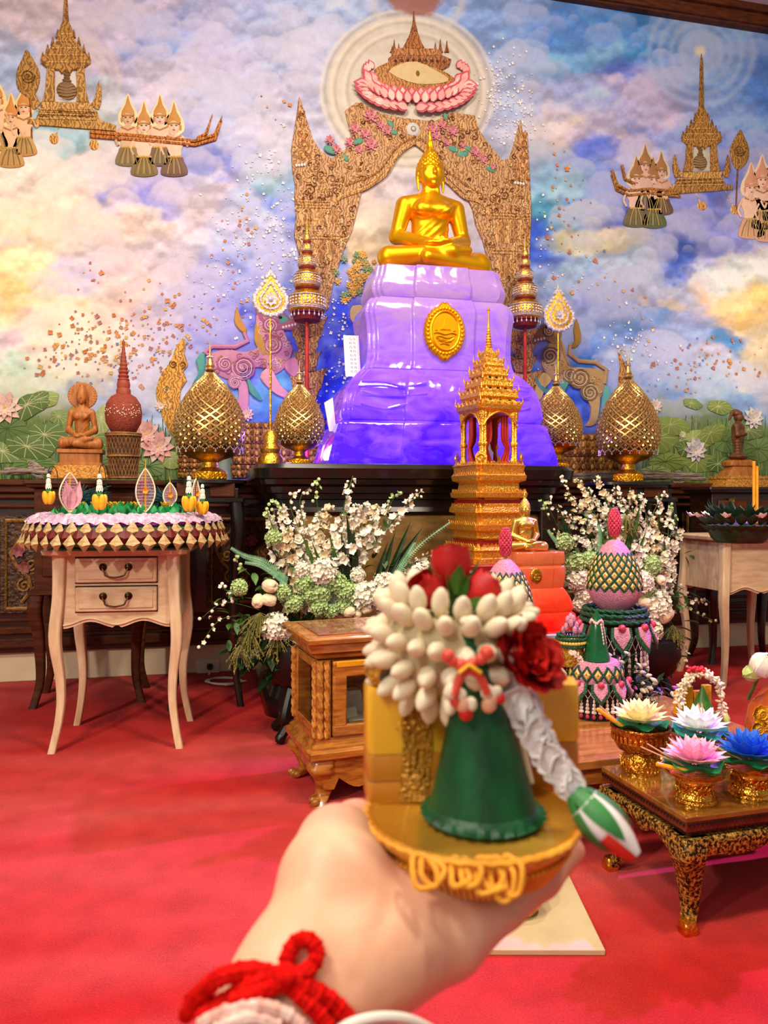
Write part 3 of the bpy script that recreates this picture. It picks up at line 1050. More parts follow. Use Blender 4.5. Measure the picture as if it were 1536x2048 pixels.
for (u, v, s, sk, cl) in ((1290, 332, 0.9, '#dcb4a8', '#6c5c64'), (1322, 344, 0.85, '#d4ac9c', '#6c5848'), (1272, 358, 0.95, '#e6c2b4', '#6c684c'), (1306, 360, 0.95, '#e6c0b2', '#5c6a48')):
    deva(u, v, s, sk, cl, '#d8ccb8', '#a8784c')
for (u, v, s) in ((1524, 360, 1.0), (1502, 376, 1.0), (1536, 382, 1.0)):
    deva(u, v, s, '#f0c8b0', '#d8a888', '#f4d8c0', '#e0a080')


# guardian lions
def lion(pts, body, dark, trim, fin, spirals, tail, legs, head):
    mb = MB()
    reltube(mb, tail, [0.022, 0.02, 0.02, 0.02, 0.02, 0.016], body, 0.01, 8, 0)
    rel(mb, pts, 0.03, body, 0.93, 0, 3)
    for lg, c in legs:
        rel(mb, lg, 0.034, c, 0.9, 0, 3)
    rel(mb, head, 0.036, dark, 0.9, 0, 3)
    for (u, v, r, c) in spirals:
        spiral(mb, u, v, r, 2.6, c, 0.008, u, 1 if u % 2 else -1, 0.034)
        spiral(mb, u, v, r * 0.85, 2.4, trim, 0.005, u + 1.2, 1 if u % 2 else -1, 0.036)
    us, vs_ = [p[0] for p in pts], [p[1] for p in pts]
    for k in range(150):
        u, v = rnd.uniform(min(us), max(us)), rnd.uniform(min(vs_), max(vs_))
        if inside(u, v, pts) and inside(u + 4, v + 4, pts) and inside(u - 4, v - 4, pts):
            spiral(mb, u, v, rnd.uniform(4, 8), 1.2, rnd.choice([trim, dark, '#c89a58']), 0.004, rnd.uniform(0, 6), rnd.choice((-1, 1)), 0.034)
    for f in fin:
        rel(mb, f[1:], 0.038, f[0], 0.8, 0, 2)
    return mb


mb = lion([(418, 712), (450, 700), (490, 705), (520, 690), (512, 650), (516, 625), (545, 622), (560, 645), (575, 680), (585, 700), (570, 735), (545, 750), (535, 740), (520, 735), (490, 740), (465, 760), (430, 745)],
          '#d08cac', '#b06484', '#f0c8d4',
          [('#58a89c', (490, 745), (505, 770), (525, 800), (515, 800), (498, 785)), ('#58a89c', (556, 628), (580, 640), (560, 650)), ('#58a89c', (392, 720), (410, 705), (408, 750), (385, 770), (398, 745)), ('#c89848', (513, 640), (508, 680), (525, 710), (545, 715), (530, 690), (520, 660))],
          [(486, 735, 26, '#b86c94'), (545, 690, 20, '#b86c94'), (450, 728, 16, '#c07498'), (540, 650, 16, '#a85c84'), (470, 765, 14, '#c888a4')],
          [(424, 715), (410, 705), (425, 693), (470, 694), (495, 682), (488, 665)],
          [([(455, 740), (470, 760), (478, 790), (468, 830), (490, 838), (498, 800), (490, 760)], '#d894b4'), ([(540, 735), (560, 770), (580, 790), (572, 798), (545, 785), (520, 755)], '#e8a4b8'), ([(566, 730), (585, 755), (600, 740), (590, 715)], '#d88cb0')],
          [(516, 640), (514, 610), (530, 598), (556, 612), (580, 640), (600, 648), (590, 660), (562, 662), (545, 665)])
for q in range(5):
    relell(mb, 566 + q * 6, 656 - q * 1.5, 2.4, 3, 0.01, '#f2ece6', 0.036)
rel(mb, [(488, 668), (474, 655), (468, 640), (474, 614), (482, 640), (494, 660)], 0.03, '#c8924a', 0.9, 0, 2)
relell(mb, 560, 636, 4, 3, 0.01, '#2c1c24', 0.04)
mb.build('painted_lion', PAINT, wall)
mb = lion([(1082, 722), (1096, 690), (1110, 668), (1126, 690), (1132, 730), (1160, 735), (1200, 740), (1212, 760), (1200, 795), (1180, 810), (1165, 785), (1140, 770), (1110, 765), (1090, 745)],
          '#b89468', '#967048', '#dcc8a8',
          [('#58a89c', (1066, 748), (1080, 770), (1100, 785), (1090, 790), (1072, 772)), ('#58a89c', (1120, 760), (1138, 758), (1128, 785), (1118, 778)), ('#68b4b8', (1208, 770), (1222, 790), (1212, 830), (1196, 850), (1202, 815)), ('#b8904c', (1118, 680), (1128, 720), (1140, 735), (1124, 700))],
          [(1160, 756, 24, '#8a6a44'), (1180, 785, 20, '#8a6a44'), (1100, 712, 20, '#8a6a44'), (1098, 662, 13, '#7a5c38'), (1140, 750, 15, '#9c7c54')],
          [(1208, 768), (1212, 740), (1190, 725), (1156, 722), (1138, 708), (1140, 690)],
          [([(1170, 790), (1180, 815), (1178, 840), (1170, 852), (1190, 848), (1198, 815), (1196, 790)], '#c4a474'), ([(1086, 745), (1070, 770), (1068, 800), (1080, 800), (1090, 775), (1102, 760)], '#d8b878')],
          [(1118, 684), (1122, 655), (1108, 642), (1090, 648), (1074, 660), (1064, 676), (1076, 684), (1092, 682), (1104, 690)])
rel(mb, [(1140, 694), (1148, 682), (1146, 660), (1152, 638), (1160, 664), (1160, 684), (1150, 696)], 0.03, '#a8803c', 0.9, 0, 2)
for q in range(4):
    relell(mb, 1068 + q * 6, 682 - q * 1.5, 2.2, 3, 0.01, '#f2e8da', 0.036)
relell(mb, 1090, 656, 3.4, 2.8, 0.01, '#2c1c14', 0.04)
mb.build('painted_lion', PAINT, wall)

# flame crests and stepped gold bases at the foot of the mural
for (pts, c) in (([(330, 845), (318, 810), (312, 780), (326, 742), (340, 728), (350, 700), (366, 676), (372, 690), (368, 706), (376, 730), (366, 742), (374, 762), (362, 780), (360, 820), (372, 860), (345, 870)], '#e2b050'),
                 ([(1262, 860), (1240, 800), (1236, 760), (1240, 735), (1236, 704), (1250, 730), (1262, 752), (1276, 800), (1290, 850)], '#c89a54')):
    mb = MB()
    rel(mb, pts, 0.028, c, 0.93, 0, 2)
    for k in range(10):
        i = rnd.randrange(len(pts))
        cu = sum(p[0] for p in pts) / len(pts)
        u = cu + (pts[i][0] - cu) * 0.5
        spiral(mb, u, pts[i][1], 8, 1.4, '#fae0a0' if k % 2 else '#8a5c1c', 0.004, k, 1 if k % 2 else -1, 0.03)
    mb.build('painted_flame_crest', GILT, wall)
for (u0, u1, v0, v1) in ((462, 640, 845, 955), (1095, 1240, 868, 985), (355, 400, 880, 955)):
    mb = MB()
    n = 8
    for k in range(n):
        f = k / n
        w0 = u0 + (1 - f) * 10 * (k % 2)
        va, vb = v0 + (v1 - v0) * f, v0 + (v1 - v0) * (f + 1 / n)
        rel(mb, [(w0, va), (u1 - (u0 - w0), va), (u1, vb), (w0, vb)], 0.02 + 0.012 * (k % 3), '#c09040' if k % 2 else '#9c6c2c', 0.99)
        m_ = int((u1 - u0) / 9)
        for i in range(m_):
            relell(mb, u0 + 6 + i * 9, (va + vb) / 2, 3.6, (vb - va) * 0.36, 0.012, '#dcb060' if i % 2 else '#8a5c24', 0.03 + 0.012 * (k % 3))
    mb.build('painted_gold_base', GILT, wall)
# pillar ornaments behind the tiered umbrellas
mb = MB()
for (cu, v0, h) in ((614, 640, 240), (1045, 660, 200)):
    for k in range(7):
        v = v0 + k * h / 7
        w_ = 34 if k % 3 == 0 else 22
        rel(mb, [(cu - w_ - 8, v - 6), (cu - w_, v + 8), (cu - w_ + 6, v + h / 7), (cu + w_ - 6, v + h / 7), (cu + w_, v + 8), (cu + w_ + 8, v - 6), (cu, v + 4)], 0.03, '#d0a468' if k % 2 else '#b4845c', 0.9)
        spiral(mb, cu - 10, v + 16, 9, 1.5, '#8a6480', 0.005, k, 1, 0.03)
        spiral(mb, cu + 12, v + 16, 9, 1.5, '#e8c890', 0.005, k, -1, 0.03)
mb.build('painted_pillar', GILT, wall)
mb = MB()          # painted vase of yellow flowers beside the throne
rel(mb, [(700, 628), (705, 612), (730, 612), (735, 628), (730, 645), (705, 645)], 0.02, '#c8a880', 0.8, 0, 2)
for i in range(46):
    u, v = rnd.gauss(715, 20), rnd.gauss(560, 26)
    bloom(mb, u, v, rnd.uniform(6, 11), ['#e0a850', '#d89a48', '#e8c070'] if i % 3 else ['#7f9a70', '#8aa878'], 6, 0.006 + 0.0004 * i, '#8a6a30')
mb.build('painted_flower_vase', PAINT, wall)


# lotus pond
def leafpad(mb, u, v, ru, rv, rot, col, vein):
    pts = []
    for i in range(22):
        a = 2 * PI * i / 22
        k = 1 + 0.07 * math.sin(5 * a + u) + rnd.uniform(-0.03, 0.03)
        x, y = ru * k * math.cos(a), rv * k * math.sin(a)
        pts.append((u + x * math.cos(rot) - y * math.sin(rot), v + x * math.sin(rot) + y * math.cos(rot)))
    off = rnd.uniform(0.002, 0.012)
    rel(mb, pts, 0.008, col, 0.95, off)
    cx, cy = u - 0.15 * ru, v - 0.1 * rv
    for i in range(0, 22, 2):
        p = pts[i]
        reltube(mb, [(cx, cy), (cx + (p[0] - cx) * 0.5, cy + (p[1] - cy) * 0.5 - 1.5), (cx + (p[0] - cx) * 0.95, cy + (p[1] - cy) * 0.95)], 0.0024, vein, off + 0.009, 4, 0)


GRN = ['#8aa04e', '#6f8c46', '#9cb062', '#7c9858', '#a4b46c', '#5f7c40']
for side, (pads, (ua, ub)) in enumerate(((((60, 812, 46, 22, -0.5), (85, 800, 34, 18, -0.2), (20, 860, 40, 30, 0.2), (95, 872, 44, 26, 0.1), (60, 895, 50, 24, 0.2), (10, 905, 34, 22, 0.1), (150, 845, 26, 34, 0.3), (190, 880, 24, 34, 0.5), (205, 840, 18, 30, 0.2), (120, 835, 20, 16, 0), (70, 930, 46, 18, 0), (200, 930, 40, 20, 0.2), (310, 890, 26, 18, 0.4), (345, 920, 28, 18, 0.1), (300, 935, 30, 18, 0.1), (262, 905, 22, 24, .3)), (0, 370)),
                                         (((1345, 852, 34, 18, 0.2), (1320, 880, 32, 26, -0.1), (1390, 880, 34, 20, 0.1), (1425, 868, 30, 18, -0.3), (1455, 885, 30, 22, 0.2), (1500, 862, 26, 18, 0), (1520, 900, 34, 24, -0.2), (1400, 925, 34, 20, 0.1), (1335, 925, 38, 18, -0.1), (1310, 945, 30, 14, 0), (1440, 930, 30, 16, 0), (1375, 900, 26, 16, 0.5), (1440, 815, 26, 14, 0.2), (1385, 808, 20, 10, 0.3), (1490, 915, 26, 16, .3)), (1290, 1536)))):
    mb = MB()
    for k in range(120 if side == 0 else 110):
        u = rnd.uniform(ua, ub)
        v = rnd.uniform(830, 900)
        reltube(mb, [(u, v), (u + rnd.uniform(-8, 8), v + 35), (u + rnd.uniform(-12, 12), 958)], 0.003, rnd.choice(['#4f7038', '#7c9c50', '#a4b470', '#3f5c2c', '#5c8a70']), 0.003, 4, 0)
    mb.build('painted_stem', PAINT, wall)
    for (u, v, ru, rv, rot) in pads:
        mb = MB()
        leafpad(mb, u, v, ru, rv, rot, rnd.choice(GRN), rnd.choice(['#c4cf90', '#dce0a8', '#56743a']))
        mb.build('painted_lotus_leaf', PAINT, wall)
for (u, v, r, cols) in ((10, 815, 34, ['#f0cfc0', '#f4dccc', '#e8b8ac']), (292, 868, 30, ['#eab0a0', '#f2c8b8', '#e49c90']), (315, 893, 34, ['#eeb4a4', '#f4d0c0', '#e8a498']), (322, 812, 12, ['#f0d0c8', '#f8e8e0']),
                        (1390, 900, 26, ['#e8e0e0', '#f4f0ee', '#d0c4d4']), (1506, 836, 24, ['#f0e8e4', '#faf6f2', '#dcd0d8']), (1310, 812, 16, ['#e8d4cc', '#f4e8e0']), (1365, 870, 9, ['#d8d8a0', '#e8e8c0']), (492, 828, 16, ['#ecb8a8', '#f4d0c4'])):
    mb = MB()
    bloom(mb, u, v, r, cols, 10, 0.02, '#e0b850')
    mb.build('painted_lotus_flower', PAINT, wall)


# falling petals and sparkles, past counting
def specks(name, areas, cols, rmin, rmax, seed, mat):
    r_ = random.Random(seed)
    mb = MB()
    for (u, v, su, sv, n) in areas:
        for k in range(n):
            uu, vv = r_.gauss(u, su), r_.gauss(v, sv)
            if vv > 935 or 1140 < uu < 1536 and vv < 40:
                continue
            rr_ = r_.uniform(rmin, rmax) * (0.5 + 0.5 * r_.random())
            p = wp(uu, vv, 0.004)
            kk = (p - ORI).dot(Fw) / F
            c = lin(r_.choice(cols))
            a0 = r_.uniform(0, 6)
            if rr_ < 2.0:
                mb.ell((0, 0, 0), (rr_ * kk, 0.003, rr_ * kk * 0.8), 6, 4, TR(p.x, p.y, p.z), c)
            else:
                for q in range(4):
                    a = a0 + q * PI / 2 + r_.uniform(-0.3, 0.3)
                    mb.petal(rr_ * kk, rr_ * 0.8 * kk, 0.2, 0.0, look_T(p, (math.cos(a), -0.2, math.sin(a)), (0, -1, 0)), c, 3)
    return tag(mb.build(name, mat, wall), kind='stuff')


specks('white_petal_specks', [(560, 300, 14, 60, 10), (500, 330, 24, 20, 24), (478, 470, 26, 60, 50), (560, 430, 30, 60, 70), (440, 560, 40, 40, 40), (500, 640, 40, 60, 50), (570, 520, 20, 60, 40), (660, 600, 30, 40, 60), (690, 690, 20, 60, 60),
                              (1010, 200, 30, 40, 120), (1030, 240, 26, 30, 60), (990, 170, 30, 50, 40), (1250, 680, 28, 24, 60), (1150, 560, 30, 20, 18), (1090, 500, 12, 60, 20), (1300, 720, 30, 30, 16), (600, 560, 30, 60, 40), (640, 740, 30, 60, 50), (1060, 760, 30, 60, 30)],
       ['#fbf8f2', '#f4f0ec', '#ffffff', '#ece6f4'], 1.0, 4.6, 11, PAINT)
specks('orange_petal_specks', [(210, 690, 70, 40, 120), (280, 660, 60, 50, 70), (190, 560, 12, 16, 8), (400, 640, 50, 40, 24), (470, 480, 30, 60, 26), (540, 220, 20, 20, 6), (1440, 720, 50, 24, 44), (1360, 740, 40, 26, 20), (1120, 470, 26, 50, 20), (1300, 620, 40, 40, 12), (1110, 380, 20, 40, 12), (1200, 560, 30, 30, 10), (330, 700, 50, 30, 40), (120, 720, 60, 20, 26)],
       ['#dc8a50', '#e0a060', '#d07848', '#e8b860', '#b87870'], 2.2, 6.6, 12, PAINT)
specks('violet_petal_specks', [(160, 720, 60, 30, 26), (330, 740, 60, 40, 16), (1400, 740, 60, 30, 16), (1150, 450, 40, 60, 16)], ['#8f86b8', '#a898c8', '#7888b4'], 1.6, 4.4, 13, PAINT)

# ---- mouldings, dado, baseboard
mb = MB()
for (y, z, d, h) in ((0.0, 3.87, 0.07, 0.10), (0.0, 3.825, 0.05, 0.03), (0.0, 3.905, 0.10, 0.05)):
    mb.box((0.9, WALL - d / 2, z), (6.6, d, h))
tag(mb.build('trim_1', MIDW, bevel=0.006), 'brown wooden cornice where the mural meets the ceiling', kind='structure')
zf = lambda v, u=300: at(u, v, WALL).z
mb = MB().box((0.9, WALL + 0.06, 1.95), (6.6, 0.1, 4.0))
tag(mb.build('wall_back_core', PLASTER, smooth=False), 'plain masonry behind the mural', kind='structure')
BBD = M('cream_baseboard', '#d8c6a4', '#e2d2b2', rough=0.5, ns=5)
tag(MB().box((0.9, WALL - 0.015, 0.075), (6.6, 0.03, 0.15)).build('baseboard_back', BBD, bevel=0.006), 'cream painted baseboard along the back wall', kind='structure')
CARVE = M('carved_panel', '#241208', '#5c3c1c', rough=0.45, ns=45, bump=1.0, bs=50, c3='#94682c')
dado = tag(MB().box((0.9, WALL - 0.03, 0.57), (6.6, 0.06, 0.84)).build('wall_dado', DARKW), 'dark wood dado with carved panels under the mural', kind='structure')
mb = MB()
for (z, d, h) in ((0.985, 0.13, 0.03), (0.955, 0.11, 0.04), (0.92, 0.09, 0.03), (0.87, 0.08, 0.02), (0.20, 0.09, 0.05), (0.26, 0.075, 0.04), (0.31, 0.065, 0.02)):
    mb.box((0.9, WALL - d / 2, z), (6.6, d, h))
mb.build('dado_moulding', MIDW, dado, bevel=0.008)
PINKC = M('carved_pink', '#6c3038', '#a85a60', rough=0.5, ns=50)
GOLDC = M('carved_ochre', '#6c4a1c', '#a87c38', rough=0.45, ns=60, bump=0.5, bs=90)
for k, (x0, x1) in enumerate(((-1.9, -1.05), (-0.98, -0.13), (0.0, 0.85), (0.95, 1.8), (1.9, 2.7), (2.77, 3.6), (3.67, 4.2))):
    pn = MB().box(((x0 + x1) / 2, WALL - 0.068, 0.585), (x1 - x0, 0.016, 0.48)).build('carved_panel', CARVE, dado, bevel=0.004)
    fr = MB()
    fr.tube([(x0 + 0.03, WALL - 0.08, 0.37), (x1 - 0.03, WALL - 0.08, 0.37), (x1 - 0.03, WALL - 0.08, 0.80), (x0 + 0.03, WALL - 0.08, 0.80)], 0.012, 6, closed=True)
    for q in range(2):
        a0 = x0 + 0.1 if q == 0 else x1 - 0.1
        pts = [(a0 + (1 if q == 0 else -1) * 0.05 * math.sin(t * 1.2), WALL - 0.082, 0.40 + t * 0.06) for t in range(7)]
        fr.tube(pts, 0.009, 6)
    for q in range(16):
        cx, czz = rnd.uniform(x0 + 0.08, x1 - 0.08), rnd.uniform(0.42, 0.76)
        pts = [(cx + 0.035 * (1 - i / 16) * math.cos(i * 0.7 + q), WALL - 0.08, czz + 0.035 * (1 - i / 16) * math.sin(i * 0.7 + q)) for i in range(16)]
        fr.tube(pts, 0.007, 5)
    fr.build('scroll_carving', GOLDC, pn)
    fl_ = MB()
    for q in range(9):
        cx, czz = rnd.uniform(x0 + 0.08, x1 - 0.08), rnd.uniform(0.5, 0.76)
        for i in range(7):
            a = 2 * PI * i / 7
            fl_.petal(0.036, 0.024, 0.2, 0.0, look_T((cx, WALL - 0.082, czz), (math.cos(a), -0.3, math.sin(a)), (0, -1, 0)), None, 3)
    fl_.build('carved_blossom', PINKC, pn)
# driftwood-like carving lying on the dado ledge
DRIFT = M('grey_driftwood', '#5c4a3c', '#a8968a', rough=0.7, ns=12, stretch=(2, 8, 12), bump=0.4, bs=40)
for (ua, ub, v, lab) in ((0, 105, 945, 'gnarled pale root carving on the ledge beside the haloed wooden figure'), (1120, 1415, 958, 'long twisted grey root carving on the ledge behind the gilded egg')):
    mb = MB()
    for k in range(9 if ua else 6):
        pts = []
        a0, b0 = ua + rnd.uniform(0, 30), ub - rnd.uniform(0, 30)
        for i in range(9):
            t = i / 8
            p = at(a0 + (b0 - a0) * t, v + 2 * math.sin(6 * t + k) - 2.2 * k * (0.6 if ua else 0.5), WALL - 0.07 - 0.008 * (k % 3))
            pts.append(p)
        mb.tube(crs([tuple(p) for p in pts], 2, False), 0.010, 7)
    if ua == 0:
        for k in range(5):
            pts = [at(75 + 20 * (1 - i / 14) * math.cos(i * 0.55 + k), 938 + 18 * (1 - i / 14) * math.sin(i * 0.55 + k * 1.3), WALL - 0.08) for i in range(15)]
            mb.tube(pts, 0.006, 6)
    else:
        for k in range(3):
            pts = [at(1358 + 14 * (1 - i / 14) * math.cos(i * 0.55 + k * 2), 955 + 14 * (1 - i / 14) * math.sin(i * 0.55 + k * 2), WALL - 0.08) for i in range(15)]
            mb.tube(pts, 0.006, 6)
    tag(mb.build('root_carving', DRIFT), lab, 'carving')

# ================================================================== SCULPTED FIGURES
def buddha_sdf(P, flame=True, curls=True, halo=False):
    x, y, z = P[..., 0], P[..., 1], P[..., 2]
    cap, ell = sd_cap, sd_ell
    # crossed legs
    d = ell(P, (0, 0.02, 0.055), (0.17, 0.12, 0.06))
    for s in (-1, 1):
        d = smin(d, cap(P, (s * 0.08, 0.04, 0.065), (s * 0.225, -0.045, 0.058), 0.066, 0.056), 0.03)
    d = smin(d, cap(P, (0.235, -0.055, 0.045), (-0.06, -0.135, 0.05), 0.048, 0.034), 0.012)
    d = smin(d, cap(P, (-0.235, -0.055, 0.06), (0.06, -0.125, 0.085), 0.05, 0.034), 0.012)
    d = smin(d, cap(P, (0.06, -0.125, 0.09), (0.15, -0.115, 0.10), 0.03, 0.018), 0.012)
    d = np.maximum(d, -z)
    # torso
    S = np.array([1, 1.35, 1], np.float32)
    t = cap(P * S, (0, 0.05, 0.08), (0, 0.05, 0.21), 0.088, 0.080)
    t = smin(t, cap(P * S, (0, 0.05, 0.24), (0, 0.045, 0.315), 0.086, 0.106), 0.05)
    t = smin(t, cap(P, (-0.10, 0.03, 0.352), (0.10, 0.03, 0.352), 0.046, 0.046), 0.04)
    for s in (-1, 1):
        t = smin(t, ell(P, (s * 0.045, -0.035, 0.315), (0.05, 0.03, 0.035)), 0.03)
    # robe folds over one shoulder and across the belly
    ph = (z - 0.9 * (x - 0.02)) * 150
    fold = 0.0022 * np.sin(ph) * np.clip((0.04 + x + (0.30 - z) * 0.7) * 14, 0, 1) * np.clip((0.32 - z + x * 0.8) * 18, 0, 1)
    t = t - fold
    edge = np.abs(z - 0.265 - 0.75 * (x - 0.0)) - 0.004
    t = np.where((edge < 0.01) & (z < 0.37), t - 0.004 * np.clip(1 - edge / 0.01, 0, 1), t)
    d = smin(d, t, 0.035)
    # arms and hands in the lap
    for s in (-1, 1):
        a = cap(P, (s * 0.130, 0.03, 0.345), (s * 0.172, 0.035, 0.19), 0.046, 0.034)
        a = smin(a, cap(P, (s * 0.172, 0.03, 0.188), (s * 0.045, -0.115, 0.125), 0.036, 0.024), 0.015)
        a = smin(a, ell(P, (s * 0.02, -0.128, 0.118 + 0.012 * (s > 0)), (0.055, 0.03, 0.015)), 0.012)
        d = smin(d, a, 0.009)
    for s in (-1, 1):
        d = smin(d, cap(P, (s * 0.035, -0.14, 0.13), (s * 0.008, -0.148, 0.146), 0.010, 0.007), 0.006)
    # neck and head
    d = smin(d, cap(P, (0, 0.035, 0.37), (0, 0.03, 0.445), 0.046, 0.040), 0.022)
    for k in range(3):
        d = smin(d, cap(P, (-0.03, 0.0, 0.405 + 0.011 * k), (0.03, 0.0, 0.405 + 0.011 * k), 0.011, 0.011), 0.004)
    h = ell(P, (0, 0.025, 0.512), (0.062, 0.066, 0.076))
    h = smin(h, ell(P, (0, 0.0, 0.468), (0.042, 0.045, 0.034)), 0.03)
    for s in (-1, 1):
        h = smin(h, ell(P, (s * 0.03, -0.012, 0.490), (0.026, 0.025, 0.026)), 0.015)
        e = cap(P, (s * 0.012, -0.040, 0.526), (s * 0.045, -0.026, 0.520), 0.0045, 0.003)
        h = smin(h, e, 0.006)
        h = smin(h, ell(P, (s * 0.027, -0.034, 0.511), (0.014, 0.008, 0.007)), 0.004)
        h = np.maximum(h, -(cap(P, (s * 0.015, -0.0435, 0.5075), (s * 0.041, -0.034, 0.5075), 0.0018, 0.0014)))
    h = smin(h, cap(P, (0, -0.040, 0.520), (0, -0.052, 0.489), 0.005, 0.010), 0.006)
    h = smin(h, ell(P, (0, -0.043, 0.468), (0.019, 0.009, 0.0045)), 0.004)
    h = smin(h, ell(P, (0, -0.041, 0.460), (0.015, 0.009, 0.0045)), 0.004)
    h = smin(h, ell(P, (0, -0.034, 0.443), (0.014, 0.012, 0.010)), 0.008)
    for s in (-1, 1):
        h = smin(h, ell(P, (s * 0.066, 0.03, 0.508), (0.009, 0.017, 0.034)), 0.006)
        h = smin(h, cap(P, (s * 0.066, 0.03, 0.485), (s * 0.062, 0.022, 0.425), 0.010, 0.006), 0.006)
    # hair
    hair = ell(P, (0, 0.034, 0.528), (0.068, 0.070, 0.074))
    hair = smin(hair, ell(P, (0, 0.035, 0.596), (0.034, 0.036, 0.036)), 0.03)
    hair = np.maximum(hair, -(z - 0.538 - (y + 0.02) * -0.9 - np.abs(x) * -0.5))
    if curls:
        th = np.arctan2(y - 0.034, x)
        hair = hair - 0.0065 * np.clip(np.sin(th * 13) * np.sin(z * 270), -0.3, 1)
    h = np.minimum(h, hair)
    if flame:
        h = smin(h, cap(P, (0, 0.035, 0.625), (0, 0.035, 0.665), 0.021, 0.016), 0.008)
        h = smin(h, cap(P, (0, 0.035, 0.665), (0, 0.035, 0.742), 0.015, 0.003), 0.004)
        th = np.arctan2(y - 0.035, x)
        h = h - 0.002 * np.sin(th * 6 + z * 60) * (z > 0.63)
    d = smin(d, h, 0.006)
    if halo:
        q = np.sqrt((x / 1.45) ** 2 + (z - 0.52) ** 2)
        d = np.minimum(d, np.maximum(q - 0.13, np.abs(y - 0.075) - 0.014) - 0.003 * np.sin(np.arctan2(z - 0.52, x) * 40) * (q > 0.085))
    return d


WOODB = M('carved_sandalwood', '#8a4e1c', '#b06c2c', rough=0.5, ns=9, stretch=(6, 6, 1.5), bump=0.1, bs=60)
big = sculpt('seated_buddha_statue', lambda P: buddha_sdf(P), (-0.31, -0.2, -0.006), (0.31, 0.17, 0.752), 0.0044, GOLD, None, None, 2)
mb = MB()
mb.rings([rrect(0.50, 0.26, 0.12, z_, 6) for z_ in (-0.012, 0.0)])
BZ = 1.985
big.location = at(864, 552, 3.58)
BUD = big.location
big.scale = (0.985, 0.985, 0.985)
tag(big, 'large shiny gold seated Buddha on top of the glowing violet pedestal', 'statue')


# ================================================================== ICE PEDESTAL
def led_mat(name, low, mid, top, z0, z1, strength, dark):
    m, nt, b = nodes_of(name)
    N, L = nt.nodes, nt.links
    tc = N.new('ShaderNodeTexCoord')
    sep = N.new('ShaderNodeSeparateXYZ')
    L.new(tc.outputs['Object'], sep.inputs[0])
    nz = N.new('ShaderNodeTexNoise')
    nz.inputs['Scale'].default_value = 6.5
    nz.inputs['Detail'].default_value = 4
    nz.inputs['Distortion'].default_value = 1.2
    mp = N.new('ShaderNodeMapping')
    mp.inputs['Scale'].default_value = (1, 1, 2.0)
    L.new(tc.outputs['Object'], mp.inputs[0])
    L.new(mp.outputs[0], nz.inputs['Vector'])
    mr = N.new('ShaderNodeMapRange')
    mr.inputs['From Min'].default_value = z0
    mr.inputs['From Max'].default_value = z1
    L.new(sep.outputs['Z'], mr.inputs['Value'])
    ad = N.new('ShaderNodeMath')
    ad.operation = 'MULTIPLY_ADD'
    ad.inputs[1].default_value = 1.15
    L.new(nz.outputs['Fac'], ad.inputs[0])
    sb = N.new('ShaderNodeMath')
    sb.operation = 'SUBTRACT'
    sb.inputs[1].default_value = 0.56
    L.new(mr.outputs[0], sb.inputs[0])
    L.new(sb.outputs[0], ad.inputs[2])
    r = N.new('ShaderNodeValToRGB')
    r.color_ramp.elements[0].position, r.color_ramp.elements[0].color = 0.0, (*lin(low), 1)
    r.color_ramp.elements[1].position, r.color_ramp.elements[1].color = 0.95, (*lin(top), 1)
    e = r.color_ramp.elements.new(0.42)
    e.color = (*lin(mid), 1)
    L.new(ad.outputs[0], r.inputs[0])
    L.new(r.outputs[0], b.inputs['Emission Color'])
    b.inputs['Emission Strength'].default_value = strength
    L.new(r.outputs[0], b.inputs['Base Color'])
    b.inputs['Roughness'].default_value = 0.12
    b.inputs['Coat Weight'].default_value = 0.6
    b.inputs['Transmission Weight'].default_value = 0.25
    b.inputs['IOR'].default_value = 1.35
    n2 = N.new('ShaderNodeTexNoise')
    n2.inputs['Scale'].default_value = 9
    L.new(tc.outputs['Object'], n2.inputs['Vector'])
    bp = N.new('ShaderNodeBump')
    bp.inputs['Strength'].default_value = 0.35
    bp.inputs['Distance'].default_value = 0.03
    L.new(n2.outputs['Fac'], bp.inputs['Height'])
    L.new(bp.outputs[0], b.inputs['Normal'])
    return m


ICEV = led_mat('violet_lit_acrylic', '#4a14f0', '#8a50ee', '#a27ebc', 0.0, 0.86, 0.36, '#3000c0')
ICER = led_mat('orange_lit_acrylic', '#f81c10', '#e04424', '#c8643c', 0.0, 0.26, 0.26, '#900')
# tiers (half-width px at z) built as stacked blocks of clear acrylic
PX, PY, PZ = BUD.x, 3.58, 1.053
ped = thing('lit_pedestal', 'tiered translucent pedestal glowing violet on the dark altar table', 'pedestal', (PX, PY, PZ))
H = BUD.z - PZ
tiers = [   # (z0, z1, w0, w1, bulge)
    ('base_tier', [(0.0, 1.08), (0.03, 1.085), (0.16, 1.01), (0.19, 0.985), (0.20, 0.95)]),
    ('waist_tier', [(0.20, 0.94), (0.23, 0.965), (0.30, 0.945), (0.36, 0.90), (0.41, 0.82), (0.44, 0.76)]),
    ('upper_tier', [(0.44, 0.735), (0.50, 0.70), (0.60, 0.70), (0.66, 0.71), (0.71, 0.725), (0.75, 0.70), (0.775, 0.66)]),
    ('top_tier', [(0.775, 0.61), (0.80, 0.645), (0.84, 0.65), (0.88, 0.62), (H - 0.002, 0.60)]),
]
for nm, lv in tiers:
    mb = MB()
    lv = crs([(a, b) for a, b in lv], 3, False)
    mb.rings([redent(w_, w_ * 0.52, 0.018, z_, 0.018, 0.42) for z_, w_ in lv])
    mb.build(nm, ICEV, ped, bevel=0.012, angle=50)
